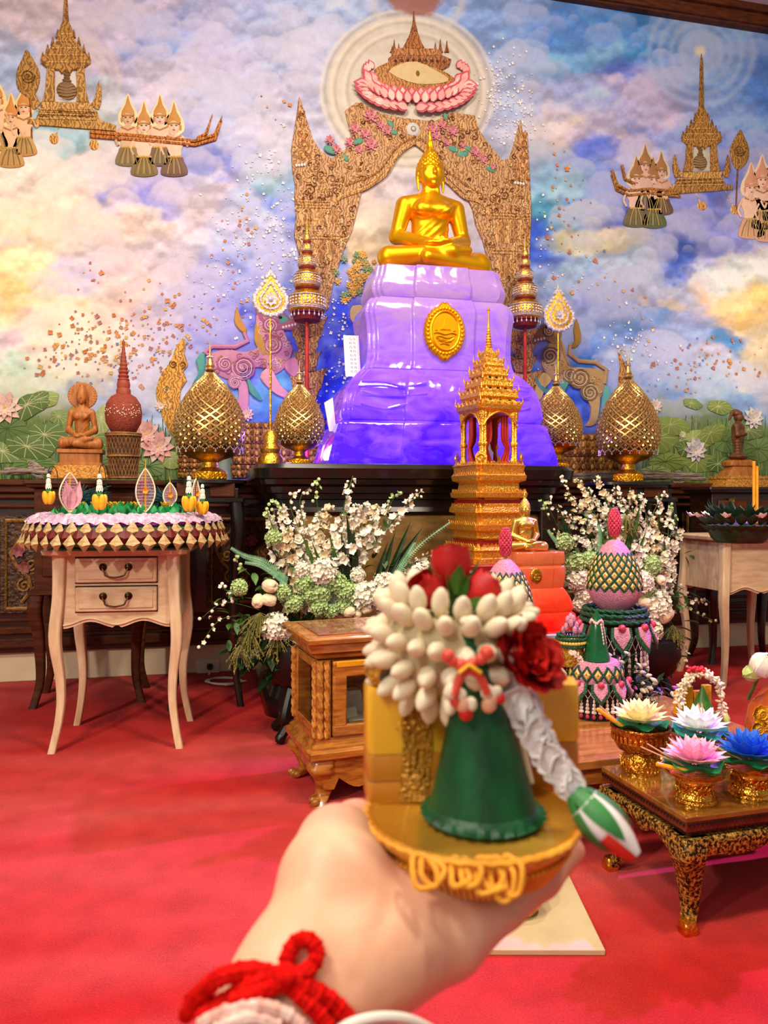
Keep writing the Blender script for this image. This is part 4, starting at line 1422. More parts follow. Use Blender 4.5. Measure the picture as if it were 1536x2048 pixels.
for s in (-1, 1):     # broken ice ridges on the shoulders and little sheets caught at the sides
    mb = MB()
    for k in range(3):
        pts = [(s * (0.10 + 0.1 * i), -0.255 - 0.008 * math.sin(i * 2 + k), 0.265 + 0.05 * k + 0.012 * math.sin(2.4 * i + k)) for i in range(4)]
        mb.tube(crs(pts, 4, False), 0.006, 6)
    mb.build('ice_ridge', ICEV, ped)
for q_ in (-1, 1):
    lamp('pedestal_led', 'POINT', (PX + q_ * 0.62, 3.86, PZ + 0.12), (PX, PY, PZ), 5.0, (0.25, 0.12, 1.0), 0.06)
mb = MB()
n = 64
for k in range(2):
    pts = [(0.0 + (0.35 * i / 10) * (1), 0, 0) for i in range(11)]
# oval gold emblem: rim of flames, ring, stupa motif
em = at(888, 664, PY - 0.205)
mb = MB()
pts = []
for i in range(n):
    a = 2 * PI * i / n
    k = 1.0 + 0.05 * (i % 2)
    pts.append((0.095 * k * math.cos(a), 0.118 * k * math.sin(a) + (0.012 if abs(a - PI / 2) < 0.2 else 0) - (0.012 if abs(a - 1.5 * PI) < 0.2 else 0)))
mb.prism(pts, 0.02, None, None, 0.93)
emb = mb.build('oval_gold_emblem', GOLD, None, em)
tag(emb, 'oval gold medallion with flame border fixed to the violet pedestal', 'emblem')
mb = MB()
mb.tube([(0.068 * math.cos(2 * PI * i / 40), -0.022, 0.088 * math.sin(2 * PI * i / 40)) for i in range(40)], 0.004, 6, closed=True)
for i in range(34):
    a = 2 * PI * i / 34
    mb.ell((0.082 * math.cos(a), -0.02, 0.103 * math.sin(a)), (0.008, 0.006, 0.008), 8, 6)
mb.build('border', GOLD, emb)
mb = MB()
for k in range(4):
    mb.tube([(-0.055 + 0.01 * k + 0.011 * i, -0.023, -0.012 - 0.016 * k + 0.004 * math.sin(i)) for i in range(11 - 2 * k)], 0.0028, 6)
mb.tube([(-0.04 + 0.01 * i, -0.023, -0.05 + 0.0012 * (i - 4) ** 2) for i in range(9)], 0.004, 6)
mb.prism([(-0.03, 0.0), (0.03, 0.0), (0.016, 0.018), (0.008, 0.032), (0.0, 0.066), (-0.008, 0.032), (-0.016, 0.018)], 0.027, None, None, 0.7)
for s in (-1, 1):
    mb.prism([(s * 0.036, 0.0), (s * 0.05, 0.0), (s * 0.043, 0.022)], 0.025, None, None, 0.7)
mb.build('stupa_motif', GOLD, emb)
# white note sheets beside the pedestal
PAPERN = M('printed_paper', '#e4dcd8', '#efe8e4', rough=0.7, ns=20)
INK = M('ink', '#2c2830', rough=0.7)
T_ = at(704, 712, PY - 0.05)
sh = MB().box((0, 0, 0), (0.075, 0.003, 0.19)).build('paper_note', PAPERN, None, T_, (0, -0.06, 0.15))
tag(sh, 'narrow white slip with dark writing leaning beside the violet pedestal', 'note')
mb = MB()
for k in range(9):      # vertical rows of small dark characters
    for q in range(2):
        cx, c_z = -0.004 + 0.018 * q, 0.078 - 0.019 * k
        mb.tube([(cx - 0.005, -0.0018, c_z - 0.004), (cx - 0.004, -0.0018, c_z + 0.005), (cx + 0.003, -0.0018, c_z + 0.005), (cx + 0.004, -0.0018, c_z - 0.004), (cx, -0.0018, c_z - 0.002 + 0.002 * (k % 2))], 0.0009, 4)
mb.build('writing', INK, sh)
sh2 = MB().prism([(-0.028, 0.05), (0.012, 0.075), (0.028, -0.075), (-0.004, -0.08)], 0.004, None).build('paper_note', PAPERN, None, at(660, 828, PY - 0.1), (0, 0, 0.1))
tag(sh2, 'blank tilted pale slip wedged at the lower violet tier', 'note')

# ================================================================== ALTAR TABLE
AX = 0.905
altar = thing('altar_table', 'long dark altar table with moulded edge and rounded corners', 'table', (AX, 3.56, 0))
AW, AD = 1.31, 0.78
mb = MB()
prof = [(0.835, -0.035), (0.85, -0.02), (0.87, -0.03), (0.90, -0.03), (0.905, -0.015), (0.925, -0.012), (0.93, 0.004), (0.955, 0.008), (0.965, 0.03), (0.985, 0.035), (0.99, 0.055), (1.03, 0.062), (1.048, 0.05), (1.052, 0.03)]
mb.rings([rrect(AW + 2 * o, AD + 2 * o, 0.12, z_, 6) for z_, o in prof])
mb.build('moulded_top', BLACKW, altar, angle=25)
OLIVE = M('altar_front_panel', '#6c5228', '#8a6a38', rough=0.4, ns=6, stretch=(2, 2, 5), coat=0.3)
mb = MB().rings([rrect(AW - 0.10, AD - 0.08, 0.10, z_, 6) for z_ in (0.12, 0.87)])
mb.build('body', OLIVE, altar)
mb = MB()
mb.rings([rrect(AW + o, AD + o, 0.12, z_, 6) for z_, o in ((0.0, 0.02), (0.06, 0.02), (0.07, -0.02), (0.12, -0.05))])
mb.build('plinth', BLACKW, altar)
for s in (-1, 1):
    MB().box((s * (AW / 2 - 0.06), -AD / 2 + 0.05, 0.50), (0.09, 0.05, 0.74)).build('corner_post', DARKW, altar, bevel=0.01)


# ================================================================== GILDED EGG OFFERINGS (phum)
def egg_profile(t):      # 0 bottom .. 1 neck ; radius for unit width
    tb = ((0, .66), (.08, .90), (.2, .99), (.32, 1.0), (.45, .95), (.6, .80), (.72, .64), (.84, .43), (.92, .25), (1, .10))
    t = max(0, min(1, t))
    for (a, p), (b, q) in zip(tb, tb[1:]):
        if t <= b:
            f = (t - a) / (b - a)
            return p + (q - p) * f
    return tb[-1][1]


def make_egg(name, label, loc, R, Hh, base_h, nring=10, ncol=20, tall=True, mats=(GOLD2, M('egg_lattice', '#a8803c', '#ecc888', rough=0.32, metal=0.8, ns=90), M('egg_dark', '#3c2008', '#6a4014', rough=0.45, metal=0.5, ns=60)), group='gilded egg offerings'):
    t = thing(name, label, 'offering', loc, 0, group)
    mb = MB()     # stemmed bowl
    b = base_h
    mb.lathe([(R * 0.42, 0), (R * 0.44, b * 0.05), (R * 0.44, b * 0.28), (R * 0.36, b * 0.34), (R * 0.24, b * 0.42), (R * 0.22, b * 0.58), (R * 0.34, b * 0.66), (R * 0.62, b * 0.76), (R * 0.78, b * 0.88), (R * 0.84, b), (R * 0.70, b)], 32)
    ft = mb.build('pedestal_bowl', mats[0], t)
    mb = MB()
    for i in range(22):
        a = 2 * PI * i / 22
        for q in range(2):
            mb.tube([(R * 0.45 * math.cos(a + 0.10 * math.sin(k)), R * 0.45 * math.sin(a + 0.10 * math.sin(k)), b * (0.05 + 0.2 * k / 6)) for k in range(7)] if q == 0 else
                    [(R * 0.45 * math.cos(a - 0.10 * math.sin(k)), R * 0.45 * math.sin(a - 0.10 * math.sin(k)), b * (0.05 + 0.2 * k / 6)) for k in range(7)], 0.0028, 5)
    mb.build('pierced_foot_band', GOLD, ft)
    z0 = b * 0.9
    mb = MB()
    K = 28
    mb.lathe([(R * 0.96 * egg_profile(k / K), z0 + Hh * k / K) for k in range(K + 1)], 36)
    eg = mb.build('egg_body', mats[2], t)
    lat, stud = MB(), MB()
    for d_ in (-1, 1):
        for c in range(ncol):
            pts = []
            for k in range(nring * 2 + 1):
                tt = 0.05 + 0.93 * k / (nring * 2)
                r_ = R * 0.975 * egg_profile(tt)
                a = 2 * PI * (c + d_ * 0.5 * k) / ncol
                pts.append((r_ * math.cos(a), r_ * math.sin(a), z0 + Hh * tt))
            lat.tube(pts, [0.0055 * (R / 0.16) * (0.5 + 0.5 * egg_profile(0.05 + 0.93 * k / (nring * 2))) for k in range(nring * 2 + 1)], 4)
    tag(lat.build('lattice', mats[1], t), kind='stuff')
    for k in range(nring * 2):
        tt = 0.05 + 0.93 * (k + 1) / (nring * 2)
        if tt > 0.93:
            continue
        r_ = R * 0.975 * egg_profile(tt)
        sz = min(r_ * PI / ncol * 0.42, Hh * 0.93 / nring * 0.30)
        e2 = egg_profile(tt + 0.01) - egg_profile(tt - 0.01)
        for c in range(ncol):
            a = 2 * PI * (c + 0.5 * k + 0.0) / ncol
            nrm = Vector((math.cos(a), math.sin(a), -e2 * R / (0.02 * Hh)))
            T_ = look_T((r_ * math.cos(a), r_ * math.sin(a), z0 + Hh * tt), nrm)
            stud.add([(sz * 0.9, 0, 0), (0, sz, 0), (0, -sz, 0), (0, 0, sz * 1.3), (0, 0, -sz * 1.3)], [(0, 1, 3), (0, 3, 2), (0, 2, 4), (0, 4, 1)], T_)
    tag(stud.build('diamond_stud', mats[1], t, smooth=False), kind='stuff')
    # beaded fringe at the lower edge
    fr = MB()
    m_ = ncol
    rb = R * 0.98 * egg_profile(0.08)
    for i in range(m_):
        a, a2 = 2 * PI * i / m_, 2 * PI * (i + 0.5) / m_
        zz = z0 + Hh * 0.06
        for q in range(6):
            f = q / 6
            zq = zz - Hh * 0.045 * (1 - abs(2 * f - 1))
            aa = a + (2 * PI / m_) * f
            fr.ell((rb * 1.03 * math.cos(aa), rb * 1.03 * math.sin(aa), zq), R * 0.022, 6, 4)
        fr.ell((rb * 1.03 * math.cos(a2), rb * 1.03 * math.sin(a2), zz - Hh * 0.065), R * 0.03, 6, 4)
    SILV = M('silver_bead', '#d8cfc0', '#f4ecdc', rough=0.2, metal=0.8, ns=40)
    tag(fr.build('bead_fringe', SILV, t), kind='stuff')
    # finial
    zt = z0 + Hh
    mb = MB()
    s_ = Hh * 0.34
    mb.lathe([(R * 0.10, 0), (R * 0.16, s_ * 0.06), (R * 0.11, s_ * 0.14), (R * 0.13, s_ * 0.2), (R * 0.08, s_ * 0.32), (R * 0.09, s_ * 0.38), (R * 0.045, s_ * 0.5), (R * 0.05, s_ * 0.56), (R * 0.025, s_ * 0.75), (0.001, s_ * 1.15)], 16)
    fo = mb.build('finial', mats[1], t, (0, 0, zt))
    mb = MB()
    for q in range(6):
        a = q * PI / 3
        mb.ell((R * 0.075 * math.cos(a), R * 0.075 * math.sin(a), s_ * 0.52), R * 0.035, 6, 5)
    mb.build('pearl_ring', SILV, fo)
    return t


def egg_at(u, v, Y, rpx, hpx, bpx, label, z=None, **kw):
    p = at(u, v, Y)
    k = (p - ORI).dot(Fw) / F
    return make_egg('gilded_egg_offering', label, (p.x, p.y, p.z if z is None else z), rpx * k, hpx * k, bpx * k, **kw)


egg_at(420, 956, 3.56, 71, 162, 62, 'large gilded egg offering on the round-topped dark side table', 0.988)
egg_at(1256, 963, 3.80, 62, 152, 62, 'wide gilded egg offering by the lotus pond painting, with pierced foot', 0.995)
egg_at(599, 936, 3.50, 50, 120, 50, 'small gilded egg offering tinted violet beside the glowing pedestal', 1.053)
egg_at(1112, 932, 3.72, 52, 122, 54, 'small gilded egg offering half hidden behind the pale flower arrangement', 1.053)


# ================================================================== TIERED UMBRELLAS AND FANS
JEWEL = M('jewelled_band', '#a89ab8', '#f2ece4', rough=0.25, metal=0.4, ns=220, bump=0.6, bs=240)
CRIM = M('crimson_lining', '#5c0a0c', '#7c1410', rough=0.6, ns=20)
REDP = M('red_pole', '#a01c14', '#c0281c', rough=0.4, ns=30)


def chatra(label, u, v_bot, v_pole, Y, s):
    p0 = at(u, v_pole, Y)
    t = thing('tiered_umbrella', label, 'umbrella', (p0.x, p0.y, 1.053), 0, 'tiered ceremonial umbrellas')
    zb = at(u, v_bot, Y).z - 1.053
    mb = MB().lathe([(0.03, 0), (0.03, 0.02), (0.012, 0.03), (0.009, zb + 0.05)], 12)
    mb.build('pole', REDP, t)
    z = zb
    for k, (r, h, gap) in enumerate(((0.090, 0.105, 0.030), (0.064, 0.085, 0.028), (0.045, 0.062, 0.026), (0.030, 0.042, 0.024), (0.022, 0.052, 0.0))):
        r, h, gap = r * s, h * s, gap * s
        mb = MB()
        mb.lathe([(r * 0.93, 0), (r, h * 0.08), (r * 1.02, h * 0.5), (r * 0.98, h * 0.72), (r * 0.9, h * 0.85), (r * 0.72, h), (r * 0.3, h * 1.03)] if k < 4 else [(r * 0.9, 0), (r, h * 0.12), (r * 0.8, h * 0.5), (r * 0.4, h), (r * 0.12, h * 1.6), (0.001, h * 2.6)], 32)
        ti = mb.build('tier', GOLD2, t, (0, 0, z))
        mb = MB()
        for i in range(30 if k < 3 else 16):
            a = 2 * PI * i / (30 if k < 3 else 16)
            for q in range(3):
                mb.ell((r * 1.02 * math.cos(a), r * 1.02 * math.sin(a), h * (0.30 + 0.15 * q)), (r * 0.07,) * 3, 6, 4)
        for zz in (0.12, 0.2, 0.72):
            mb.tube([(r * 1.02 * math.cos(2 * PI * i / 28), r * 1.02 * math.sin(2 * PI * i / 28), h * zz) for i in range(28)], r * 0.03, 5, closed=True)
        tag(mb.build('jewelled_band', JEWEL, ti), kind='stuff')
        mb = MB().lathe([(r * 0.9, 0.0), (r * 0.9, -0.006 * s), (r * 0.8, -0.012 * s)], 24)
        mb.build('lining', CRIM, ti)
        if k == 0:
            mb = MB()
            for i in range(20):
                a = 2 * PI * i / 20
                mb.tube([(r * 0.93 * math.cos(a), r * 0.93 * math.sin(a), 0), (r * 0.93 * math.cos(a), r * 0.93 * math.sin(a), -0.016 * s)], 0.0016, 4)
                mb.ell((r * 0.93 * math.cos(a), r * 0.93 * math.sin(a), -0.02 * s), (0.005 * s, 0.005 * s, 0.008 * s), 6, 5)
            mb.build('bead_fringe', JEWEL, ti)
            MB().lathe([(r * 0.8, -0.012), (r * 0.7, -0.04 * s), (r * 0.3, -0.045 * s)], 20).build('valance', CRIM, ti)
        z += h + gap * 0.55
    return t


chatra('five-tiered jewelled umbrella above the small violet-tinted egg', 614, 626, 936, 3.93, 1.04)
chatra('five-tiered jewelled umbrella behind the golden tower', 1050, 640, 930, 3.93, 0.98)


def talabat(label, u, v_top, v_bot, v_foot, Y, zfoot):
    p0 = at(u, v_foot, Y)
    t = thing('ceremonial_fan', label, 'fan', (p0.x, p0.y, zfoot), 0, 'ceremonial jewelled fans')
    z1, z2 = at(u, v_bot, Y).z - zfoot, at(u, v_top, Y).z - zfoot
    hh = z2 - z1
    mb = MB().lathe([(0.055, 0), (0.055, 0.03), (0.04, 0.05), (0.045, 0.07), (0.03, 0.09), (0.032, 0.13), (0.018, 0.15)], 20)
    mb.build('base', GOLD2, t)
    MB().lathe([(0.005, 0.14), (0.005, z1 + 0.02)], 8).build('pole', GOLD2, t)
    out = []
    for i in range(36):
        a = 2 * PI * i / 36
        rr_ = 0.40 + 0.02 * (i % 2)
        x, y = rr_ * math.cos(a), rr_ * math.sin(a) * 0.95
        if y > 0:
            y = y * (1 + 0.75 * max(0, math.sin(a)) ** 5)
            x = x * (1 - 0.35 * max(0, math.sin(a)) ** 2)
        out.append((x * hh, (y + 0.38) * hh))
    mb = MB()
    mb.prism(out, 0.014, None, None, 0.9)
    hd = mb.build('fan_head', GOLDF, t, (0, 0, z1))
    mb = MB()
    for i, (x, y) in enumerate(out):
        mb.ell((x, -0.008, y), (0.012,) * 3, 6, 5)
        mb.ell((x * 0.62, -0.014, (y - 0.38 * hh) * 0.62 + 0.38 * hh), (0.007,) * 3, 6, 5)
    for i in range(8):
        a = i * PI / 4
        mb.petal(0.034, 0.02, 0.2, 0.1, look_T((0, -0.016, 0.38 * hh), (math.cos(a), -0.2, math.sin(a)), (0, -1, 0)), None, 3)
    mb.ell((0, -0.02, 0.38 * hh), 0.012, 8, 6)
    tag(mb.build('jewels', JEWEL, hd), kind='stuff')
    MB().tube([(0, 0, hh * 1.0), (0, 0, hh * 1.22)], [0.006, 0.001], 6).build('tip', GOLD2, hd)


talabat('jewelled leaf-shaped fan on a thin gold pole near the painted pink lion', 541, 552, 630, 938, 3.40, 1.053)
talabat('jewelled leaf-shaped fan on a gold pole before the painted brown lion', 1116, 585, 660, 930, 3.93, 1.053)

# ================================================================== FURNITURE
def cabriole(mb, x, y, z1, out, w1, w2, knee, foot, z0=0.0, n=14, r=0.25, k1=0.82, sq=True):
    # leg from z1 down to z0 ; out = (sx, sy) outward direction
    R = []
    for i in range(n + 1):
        t = i / n
        zz = z1 + (z0 - z1) * t
        off = knee * math.exp(-((t - (1 - k1)) / 0.16) ** 2) - 0.35 * knee * math.exp(-((t - 0.7) / 0.2) ** 2) + foot * max(0, (t - 0.72) / 0.28) ** 1.8
        wd = w1 + (w2 - w1) * min(1, t * 1.15)
        wd *= 1 + 0.12 * math.exp(-((t - (1 - k1)) / 0.14) ** 2)
        R.append(rrect(wd, wd, wd * r, zz, 3, x + out[0] * off, y + out[1] * off))
    mb.rings(R)


BRZ = M('dark_bronze', '#2c1a10', '#4a3018', rough=0.35, metal=0.9, ns=60)


def white_table(label, loc, rz, drawers=True):
    t = thing('side_table', label, 'table', loc, rz, 'cream cabriole-legged side tables')
    W_, D_, Ht = 0.44, 0.36, 0.726
    MB().rings([rrect(W_ + 2 * o, D_ + 2 * o, 0.02, z_, 3) for z_, o in ((Ht - 0.026, 0.012), (Ht - 0.02, 0.03), (Ht - 0.006, 0.034), (Ht, 0.026))]).build('table_top', CREAMH, t)
    for sx in (-1, 1):
        for sy in (-1, 1):
            mb = MB()
            cabriole(mb, sx * (W_ / 2 - 0.022), sy * (D_ / 2 - 0.022), Ht - 0.026, (sx, sy * 0.7), 0.046, 0.026, 0.014, 0.024, 0.0, 20, 0.2, 0.58)
            mb.build('leg', CREAMW, t, angle=60)
    z0, z1 = 0.455, Ht - 0.026
    for sx in (-1, 1):
        MB().box((sx * (W_ / 2 - 0.02), 0, (z0 + z1) / 2), (0.016, D_ - 0.07, z1 - z0)).build('side_panel', CREAMW, t, bevel=0.002)
    for sy in (-1, 1):
        wv = [(-W_ / 2 + 0.03, z1), (W_ / 2 - 0.03, z1)]
        for i in range(25):
            f = 1 - i / 24
            x = (-0.5 + f) * (W_ - 0.07)
            wv.append((x, z0 - 0.004 - 0.012 * math.cos(f * 4 * PI) + 0.012 * (abs(f - 0.5) < 0.001)))
        mb = MB().prism(wv, 0.018, TR(0, 0, 0, 0, 0, 0 if sy < 0 else PI) @ TR(0, -D_ / 2 + 0.034))
        pn = mb.build('front_panel' if sy < 0 else 'back_panel', CREAMH, t, angle=30)
        mb = MB().tube([((-0.5 + i / 24) * (W_ - 0.07), -D_ / 2 + 0.014, z0 + 0.008 - 0.012 * math.cos(i / 24 * 4 * PI)) for i in range(25)], 0.0035, 6, TR(0, 0, 0, 0, 0, 0 if sy < 0 else PI))
        mb.build('apron_bead', CREAMH, pn)
    if drawers:
        for k in range(2):
            zc = 0.648 - 0.104 * k
            dr = MB().box((0, -D_ / 2 + 0.012, zc), (0.282, 0.022, 0.088)).build('drawer', CREAMH, t, bevel=0.004)
            MB().box((0, -D_ / 2 + 0.0, zc), (0.258, 0.006, 0.066)).build('drawer_field', CREAMH, dr, bevel=0.003)
            mb = MB()
            mb.tube([(-0.143, -D_ / 2 + 0.014, zc - 0.046), (0.143, -D_ / 2 + 0.014, zc - 0.046), (0.143, -D_ / 2 + 0.014, zc + 0.046), (-0.143, -D_ / 2 + 0.014, zc + 0.046)], 0.0022, 5, closed=True)
            mb.build('shadow_bead', BRZ, dr)
            hd = MB()
            for s in (-1, 1):
                hd.lathe([(0.014, 0), (0.013, 0.004), (0.008, 0.006), (0.007, 0.012), (0.002, 0.014)], 14, TR(s * 0.044, -D_ / 2 - 0.003, zc + 0.012, PI / 2))
            hd.tube(crs([(-0.044, -D_ / 2 - 0.014, zc + 0.008), (-0.036, -D_ / 2 - 0.018, zc - 0.008), (-0.03, -D_ / 2 - 0.02, zc - 0.018), (0, -D_ / 2 - 0.022, zc - 0.024), (0.03, -D_ / 2 - 0.02, zc - 0.018), (0.036, -D_ / 2 - 0.018, zc - 0.008), (0.044, -D_ / 2 - 0.014, zc + 0.008)], 4, False), 0.0032, 7)
            hd.build('handle', BRZ, dr)
    return t


a, b = fl(115, 1507), fl(352, 1497)
c, d = fl(160, 1448), fl(372, 1441)
wc = (a + b + c + d) / 4
WT_RZ = math.atan2((b - a).y, (b - a).x)
white_table('cream two-drawer side table carrying the wide flower tray', (wc.x, wc.y, 0), WT_RZ)
p = fl(1445, 1375)
white_table('cream side table holding the dark leaf float', (p.x + 0.235, p.y + 0.19, 0), PI, False)


def dark_stand(name, label, loc, rz, W_, D_, Ht, zbody, leg_w=0.05, mat=DARKW, top_r=0.015, body=True):
    t = thing(name, label, 'table', loc, rz)
    MB().rings([rrect(W_ + 2 * o, D_ + 2 * o, top_r, z_, 5) for z_, o in ((Ht - 0.035, 0.0), (Ht - 0.028, 0.018), (Ht - 0.018, 0.02), (Ht - 0.014, 0.032), (Ht, 0.03))]).build('table_top', mat, t)
    if body:
        MB().box((0, 0, (zbody + Ht - 0.035) / 2), (W_ - 0.02, D_ - 0.02, Ht - 0.035 - zbody)).build('body', mat, t, bevel=0.004)
        for s in (-1, 1):
            MB().box((s * 0.23 * W_, -D_ / 2 + 0.006, (zbody + Ht) / 2), (W_ * 0.36, 0.012, (Ht - zbody) * 0.72)).build('body_panel', MIDW, t, bevel=0.006)
        MB().rings([rrect(W_ + 2 * o, D_ + 2 * o, 0.01, z_, 3) for z_, o in ((zbody - 0.012, 0.0), (zbody - 0.008, 0.014), (zbody + 0.008, 0.014), (zbody + 0.012, 0.0))]).build('waist_moulding', mat, t)
    for sx in (-1, 1):
        for sy in (-1, 1):
            mb = MB()
            cabriole(mb, sx * (W_ / 2 - leg_w / 2), sy * (D_ / 2 - leg_w / 2), zbody, (sx * 0.8, sy * 0.6), leg_w, leg_w * 0.6, 0.02, 0.03, 0.0, 16, 0.25, 0.85)
            mb.build('leg', mat, t, angle=60)
    return t


a = fl(84, 1415)
dark_stand('altar_stand', 'brown wooden stand behind the cream two-drawer table', (a.x + 0.19, a.y + 0.13, 0), 0.0, 0.46, 0.30, 0.985, 0.50, 0.055, MIDW)
p = at(412, 957, 3.56)
dark_stand('round_side_table', 'black round-topped side table under the large gilded egg', (p.x, p.y, 0), 0.0, 0.30, 0.30, 0.988, 0.90, 0.05, BLACKW, 0.16)
p = at(1256, 963, 3.80)
dark_stand('round_side_table', 'black side table under the egg with the pierced foot', (p.x, p.y, 0), 0.0, 0.40, 0.26, 0.995, 0.90, 0.05, BLACKW, 0.12)
a = fl(1412, 1322)
dark_stand('altar_stand', 'dark wooden stand under the standing wooden figure', (a.x + 0.22, a.y + 0.02, 0), 0.0, 0.50, 0.22, 0.972, 0.44, 0.05, DARKW)
GM = MB()
for k in range(3):
    GM.lathe([(0.012 - 0.002 * k, 0), (0.01, 0.012), (0.002, 0.024)], 8, TR(a.x + 0.09, a.y - 0.102, 0.93 - 0.035 * k, PI / 2))
# gilt lion-mask mount on the dark stand
st_ = [o for o in COL.objects if o.name.startswith('altar_stand') and o.parent is None][-1]
GM = MB()
GM.prism([(-0.018, 0.03), (0.018, 0.03), (0.014, -0.01), (0.006, -0.04), (0, -0.05), (-0.006, -0.04), (-0.014, -0.01)], 0.01, TR(-0.13, -0.116, 0.88), None, 0.7)
for s in (-1, 1):
    GM.ell((-0.13 + s * 0.007, -0.127, 0.893), 0.005, 8, 6)
GM.ell((-0.13, -0.127, 0.876), (0.007, 0.006, 0.006), 8, 6)
GM.build('mask_mount', BRASS, st_)

# ================================================================== WOODEN FIGURES, BASKET URN
s_ = sculpt('wooden_buddha_statue', lambda P: buddha_sdf(P, False, False, True), (-0.31, -0.2, -0.006), (0.31, 0.17, 0.665), 0.0068, WOODB)
k = 0.0022
p = at(163, 890, 3.28)
s_.location = (p.x, p.y, 1.102)
s_.scale = (0.30, 0.36, 0.42)
tag(s_, 'brown carved wooden seated Buddha with a round halo', 'statue')
GOLDWOOD = M('carved_gilt_wood', '#9a5c18', '#d8983a', rough=0.45, ns=80, bump=0.9, bs=120)
t = thing('tiered_plinth', 'stepped carved plinth under the haloed wooden figure', 'plinth', (p.x, p.y, 0.985))
MB().rings([rrect(w_, w_ * 0.62, 0.004, z_, 2) for z_, w_ in ((0, 0.215), (0.012, 0.215), (0.014, 0.205), (0.034, 0.20), (0.036, 0.192), (0.052, 0.188))]).build('carved_step', GOLDWOOD, t, angle=30)
MB().rings([rrect(w_, w_ * 0.62, 0.006, z_, 2) for z_, w_ in ((0.052, 0.165), (0.06, 0.165), (0.064, 0.150), (0.098, 0.152), (0.102, 0.172), (0.116, 0.172))]).build('wooden_step', WOODB, t, angle=30)


def standing_sdf(P):
    d = sd_ell(P, (0, 0, 0.03), (0.075, 0.07, 0.03))
    d = smin(d, sd_cap(P, (-0.022, 0, 0.05), (-0.024, 0, 0.20), 0.028, 0.03), 0.02)
    d = smin(d, sd_cap(P, (0.022, 0, 0.05), (0.024, 0, 0.20), 0.028, 0.03), 0.02)
    d = smin(d, sd_cap(P, (0, 0, 0.19), (0, 0, 0.29), 0.042, 0.048), 0.03)
    d = smin(d, sd_cap(P, (-0.045, 0, 0.31), (0.045, 0, 0.31), 0.026, 0.026), 0.02)
    for s in (-1, 1):
        d = smin(d, sd_cap(P, (s * 0.062, 0, 0.305), (s * 0.068, -0.01, 0.22), 0.022, 0.018), 0.012)
        d = smin(d, sd_cap(P, (s * 0.068, -0.01, 0.22), (s * 0.02, -0.05, 0.235), 0.018, 0.014), 0.01)
    d = smin(d, sd_cap(P, (0, 0, 0.32), (0, 0, 0.36), 0.02, 0.02), 0.012)
    d = smin(d, sd_ell(P, (0, -0.004, 0.385), (0.034, 0.036, 0.042)), 0.01)
    d = smin(d, sd_cap(P, (0, -0.038, 0.388), (0, -0.043, 0.376), 0.004, 0.006), 0.004)
    d = smin(d, sd_ell(P, (0, 0.006, 0.418), (0.04, 0.04, 0.03)), 0.006)
    d = smin(d, sd_ell(P, (0, 0.02, 0.44), (0.03, 0.03, 0.022)), 0.01)
    d = smin(d, sd_cap(P, (-0.04, 0.03, 0.43), (-0.055, 0.05, 0.36), 0.016, 0.008), 0.012)
    return d - 0.0012 * np.sin(P[..., 2] * 240) * (P[..., 2] < 0.2)


DKWOOD = M('dark_carved_wood', '#4a2812', '#74441f', rough=0.45, ns=10, stretch=(6, 6, 1.5))
p = at(1476, 900, 3.98)
q = sculpt('wooden_figure', standing_sdf, (-0.1, -0.09, -0.004), (0.1, 0.09, 0.475), 0.0045, DKWOOD)
q.location = (p.x, p.y, 1.136)
q.rotation_euler = (0, 0, 0.7)
q.scale = (0.78, 0.78, 0.66)
tag(q, 'dark wooden standing figure with tall headdress on a stepped plinth', 'statue')
t = thing('tiered_plinth', 'honey-coloured carved plinth under the standing wooden figure', 'plinth', (p.x, p.y, 0.972))
MB().rings([rrect(w_, w_ * 0.6, 0.004, z_, 2) for z_, w_ in ((0, 0.30), (0.015, 0.30), (0.018, 0.285), (0.05, 0.275), (0.053, 0.285), (0.07, 0.28))]).build('carved_step', GOLDWOOD, t, angle=30)
MB().rings([rrect(w_, w_ * 0.6, 0.02, z_, 3) for z_, w_ in ((0.07, 0.21), (0.09, 0.20), (0.11, 0.15), (0.125, 0.14), (0.13, 0.165), (0.15, 0.17), (0.164, 0.14))]).build('wooden_step', WOODB, t, angle=50)

# woven basket and terracotta urn with ringed spire
TERRA = M('terracotta', '#6e2414', '#98402a', rough=0.7, ns=160, bump=0.4, bs=200)
TERR2 = M('terracotta_ringed', '#7c2c18', '#94402a', rough=0.6, ns=30)
WICK = M('wicker', '#6c4220', '#9a6a38', rough=0.6, ns=40)
p = at(247, 900, 3.26)
kk = (p - ORI).dot(Fw) / F
bs = thing('woven_basket', 'tall woven cane basket beside the wooden Buddha', 'basket', (p.x, p.y, 0.985))
zt = at(247, 868, 3.26).z - 0.985
mb = MB().lathe([(0.050, 0), (0.052, 0.02), (0.062, zt * 0.6), (0.066, zt * 0.98), (0.058, zt * 0.98)], 28)
mb.build('basket_lining', M('basket_dark', '#3a2412', rough=0.8), bs)
mb = MB()
for d_ in (-1, 1):
    for c_ in range(26):
        mb.tube([((0.0525 + 0.0145 * j / 12) * math.cos(2 * PI * (c_ + d_ * j * 0.35) / 26), (0.0525 + 0.0145 * j / 12) * math.sin(2 * PI * (c_ + d_ * j * 0.35) / 26), zt * j / 12) for j in range(13)], 0.0019, 4)
tag(mb.build('cane_weave', WICK, bs), kind='stuff')
mb = MB()
for zz, r_ in ((zt, 0.068), (zt - 0.008, 0.0685), (zt * 0.5, 0.0625), (0.004, 0.053)):
    mb.tube([(r_ * math.cos(2 * PI * i / 30), r_ * math.sin(2 * PI * i / 30), zz) for i in range(30)], 0.0042, 6, closed=True)
mb.build('cane_hoop', WICK, bs)
ur = thing('terracotta_urn', 'red terracotta urn with a tall ringed spire, standing in the cane basket', 'urn', (p.x, p.y, 0.985 + zt))
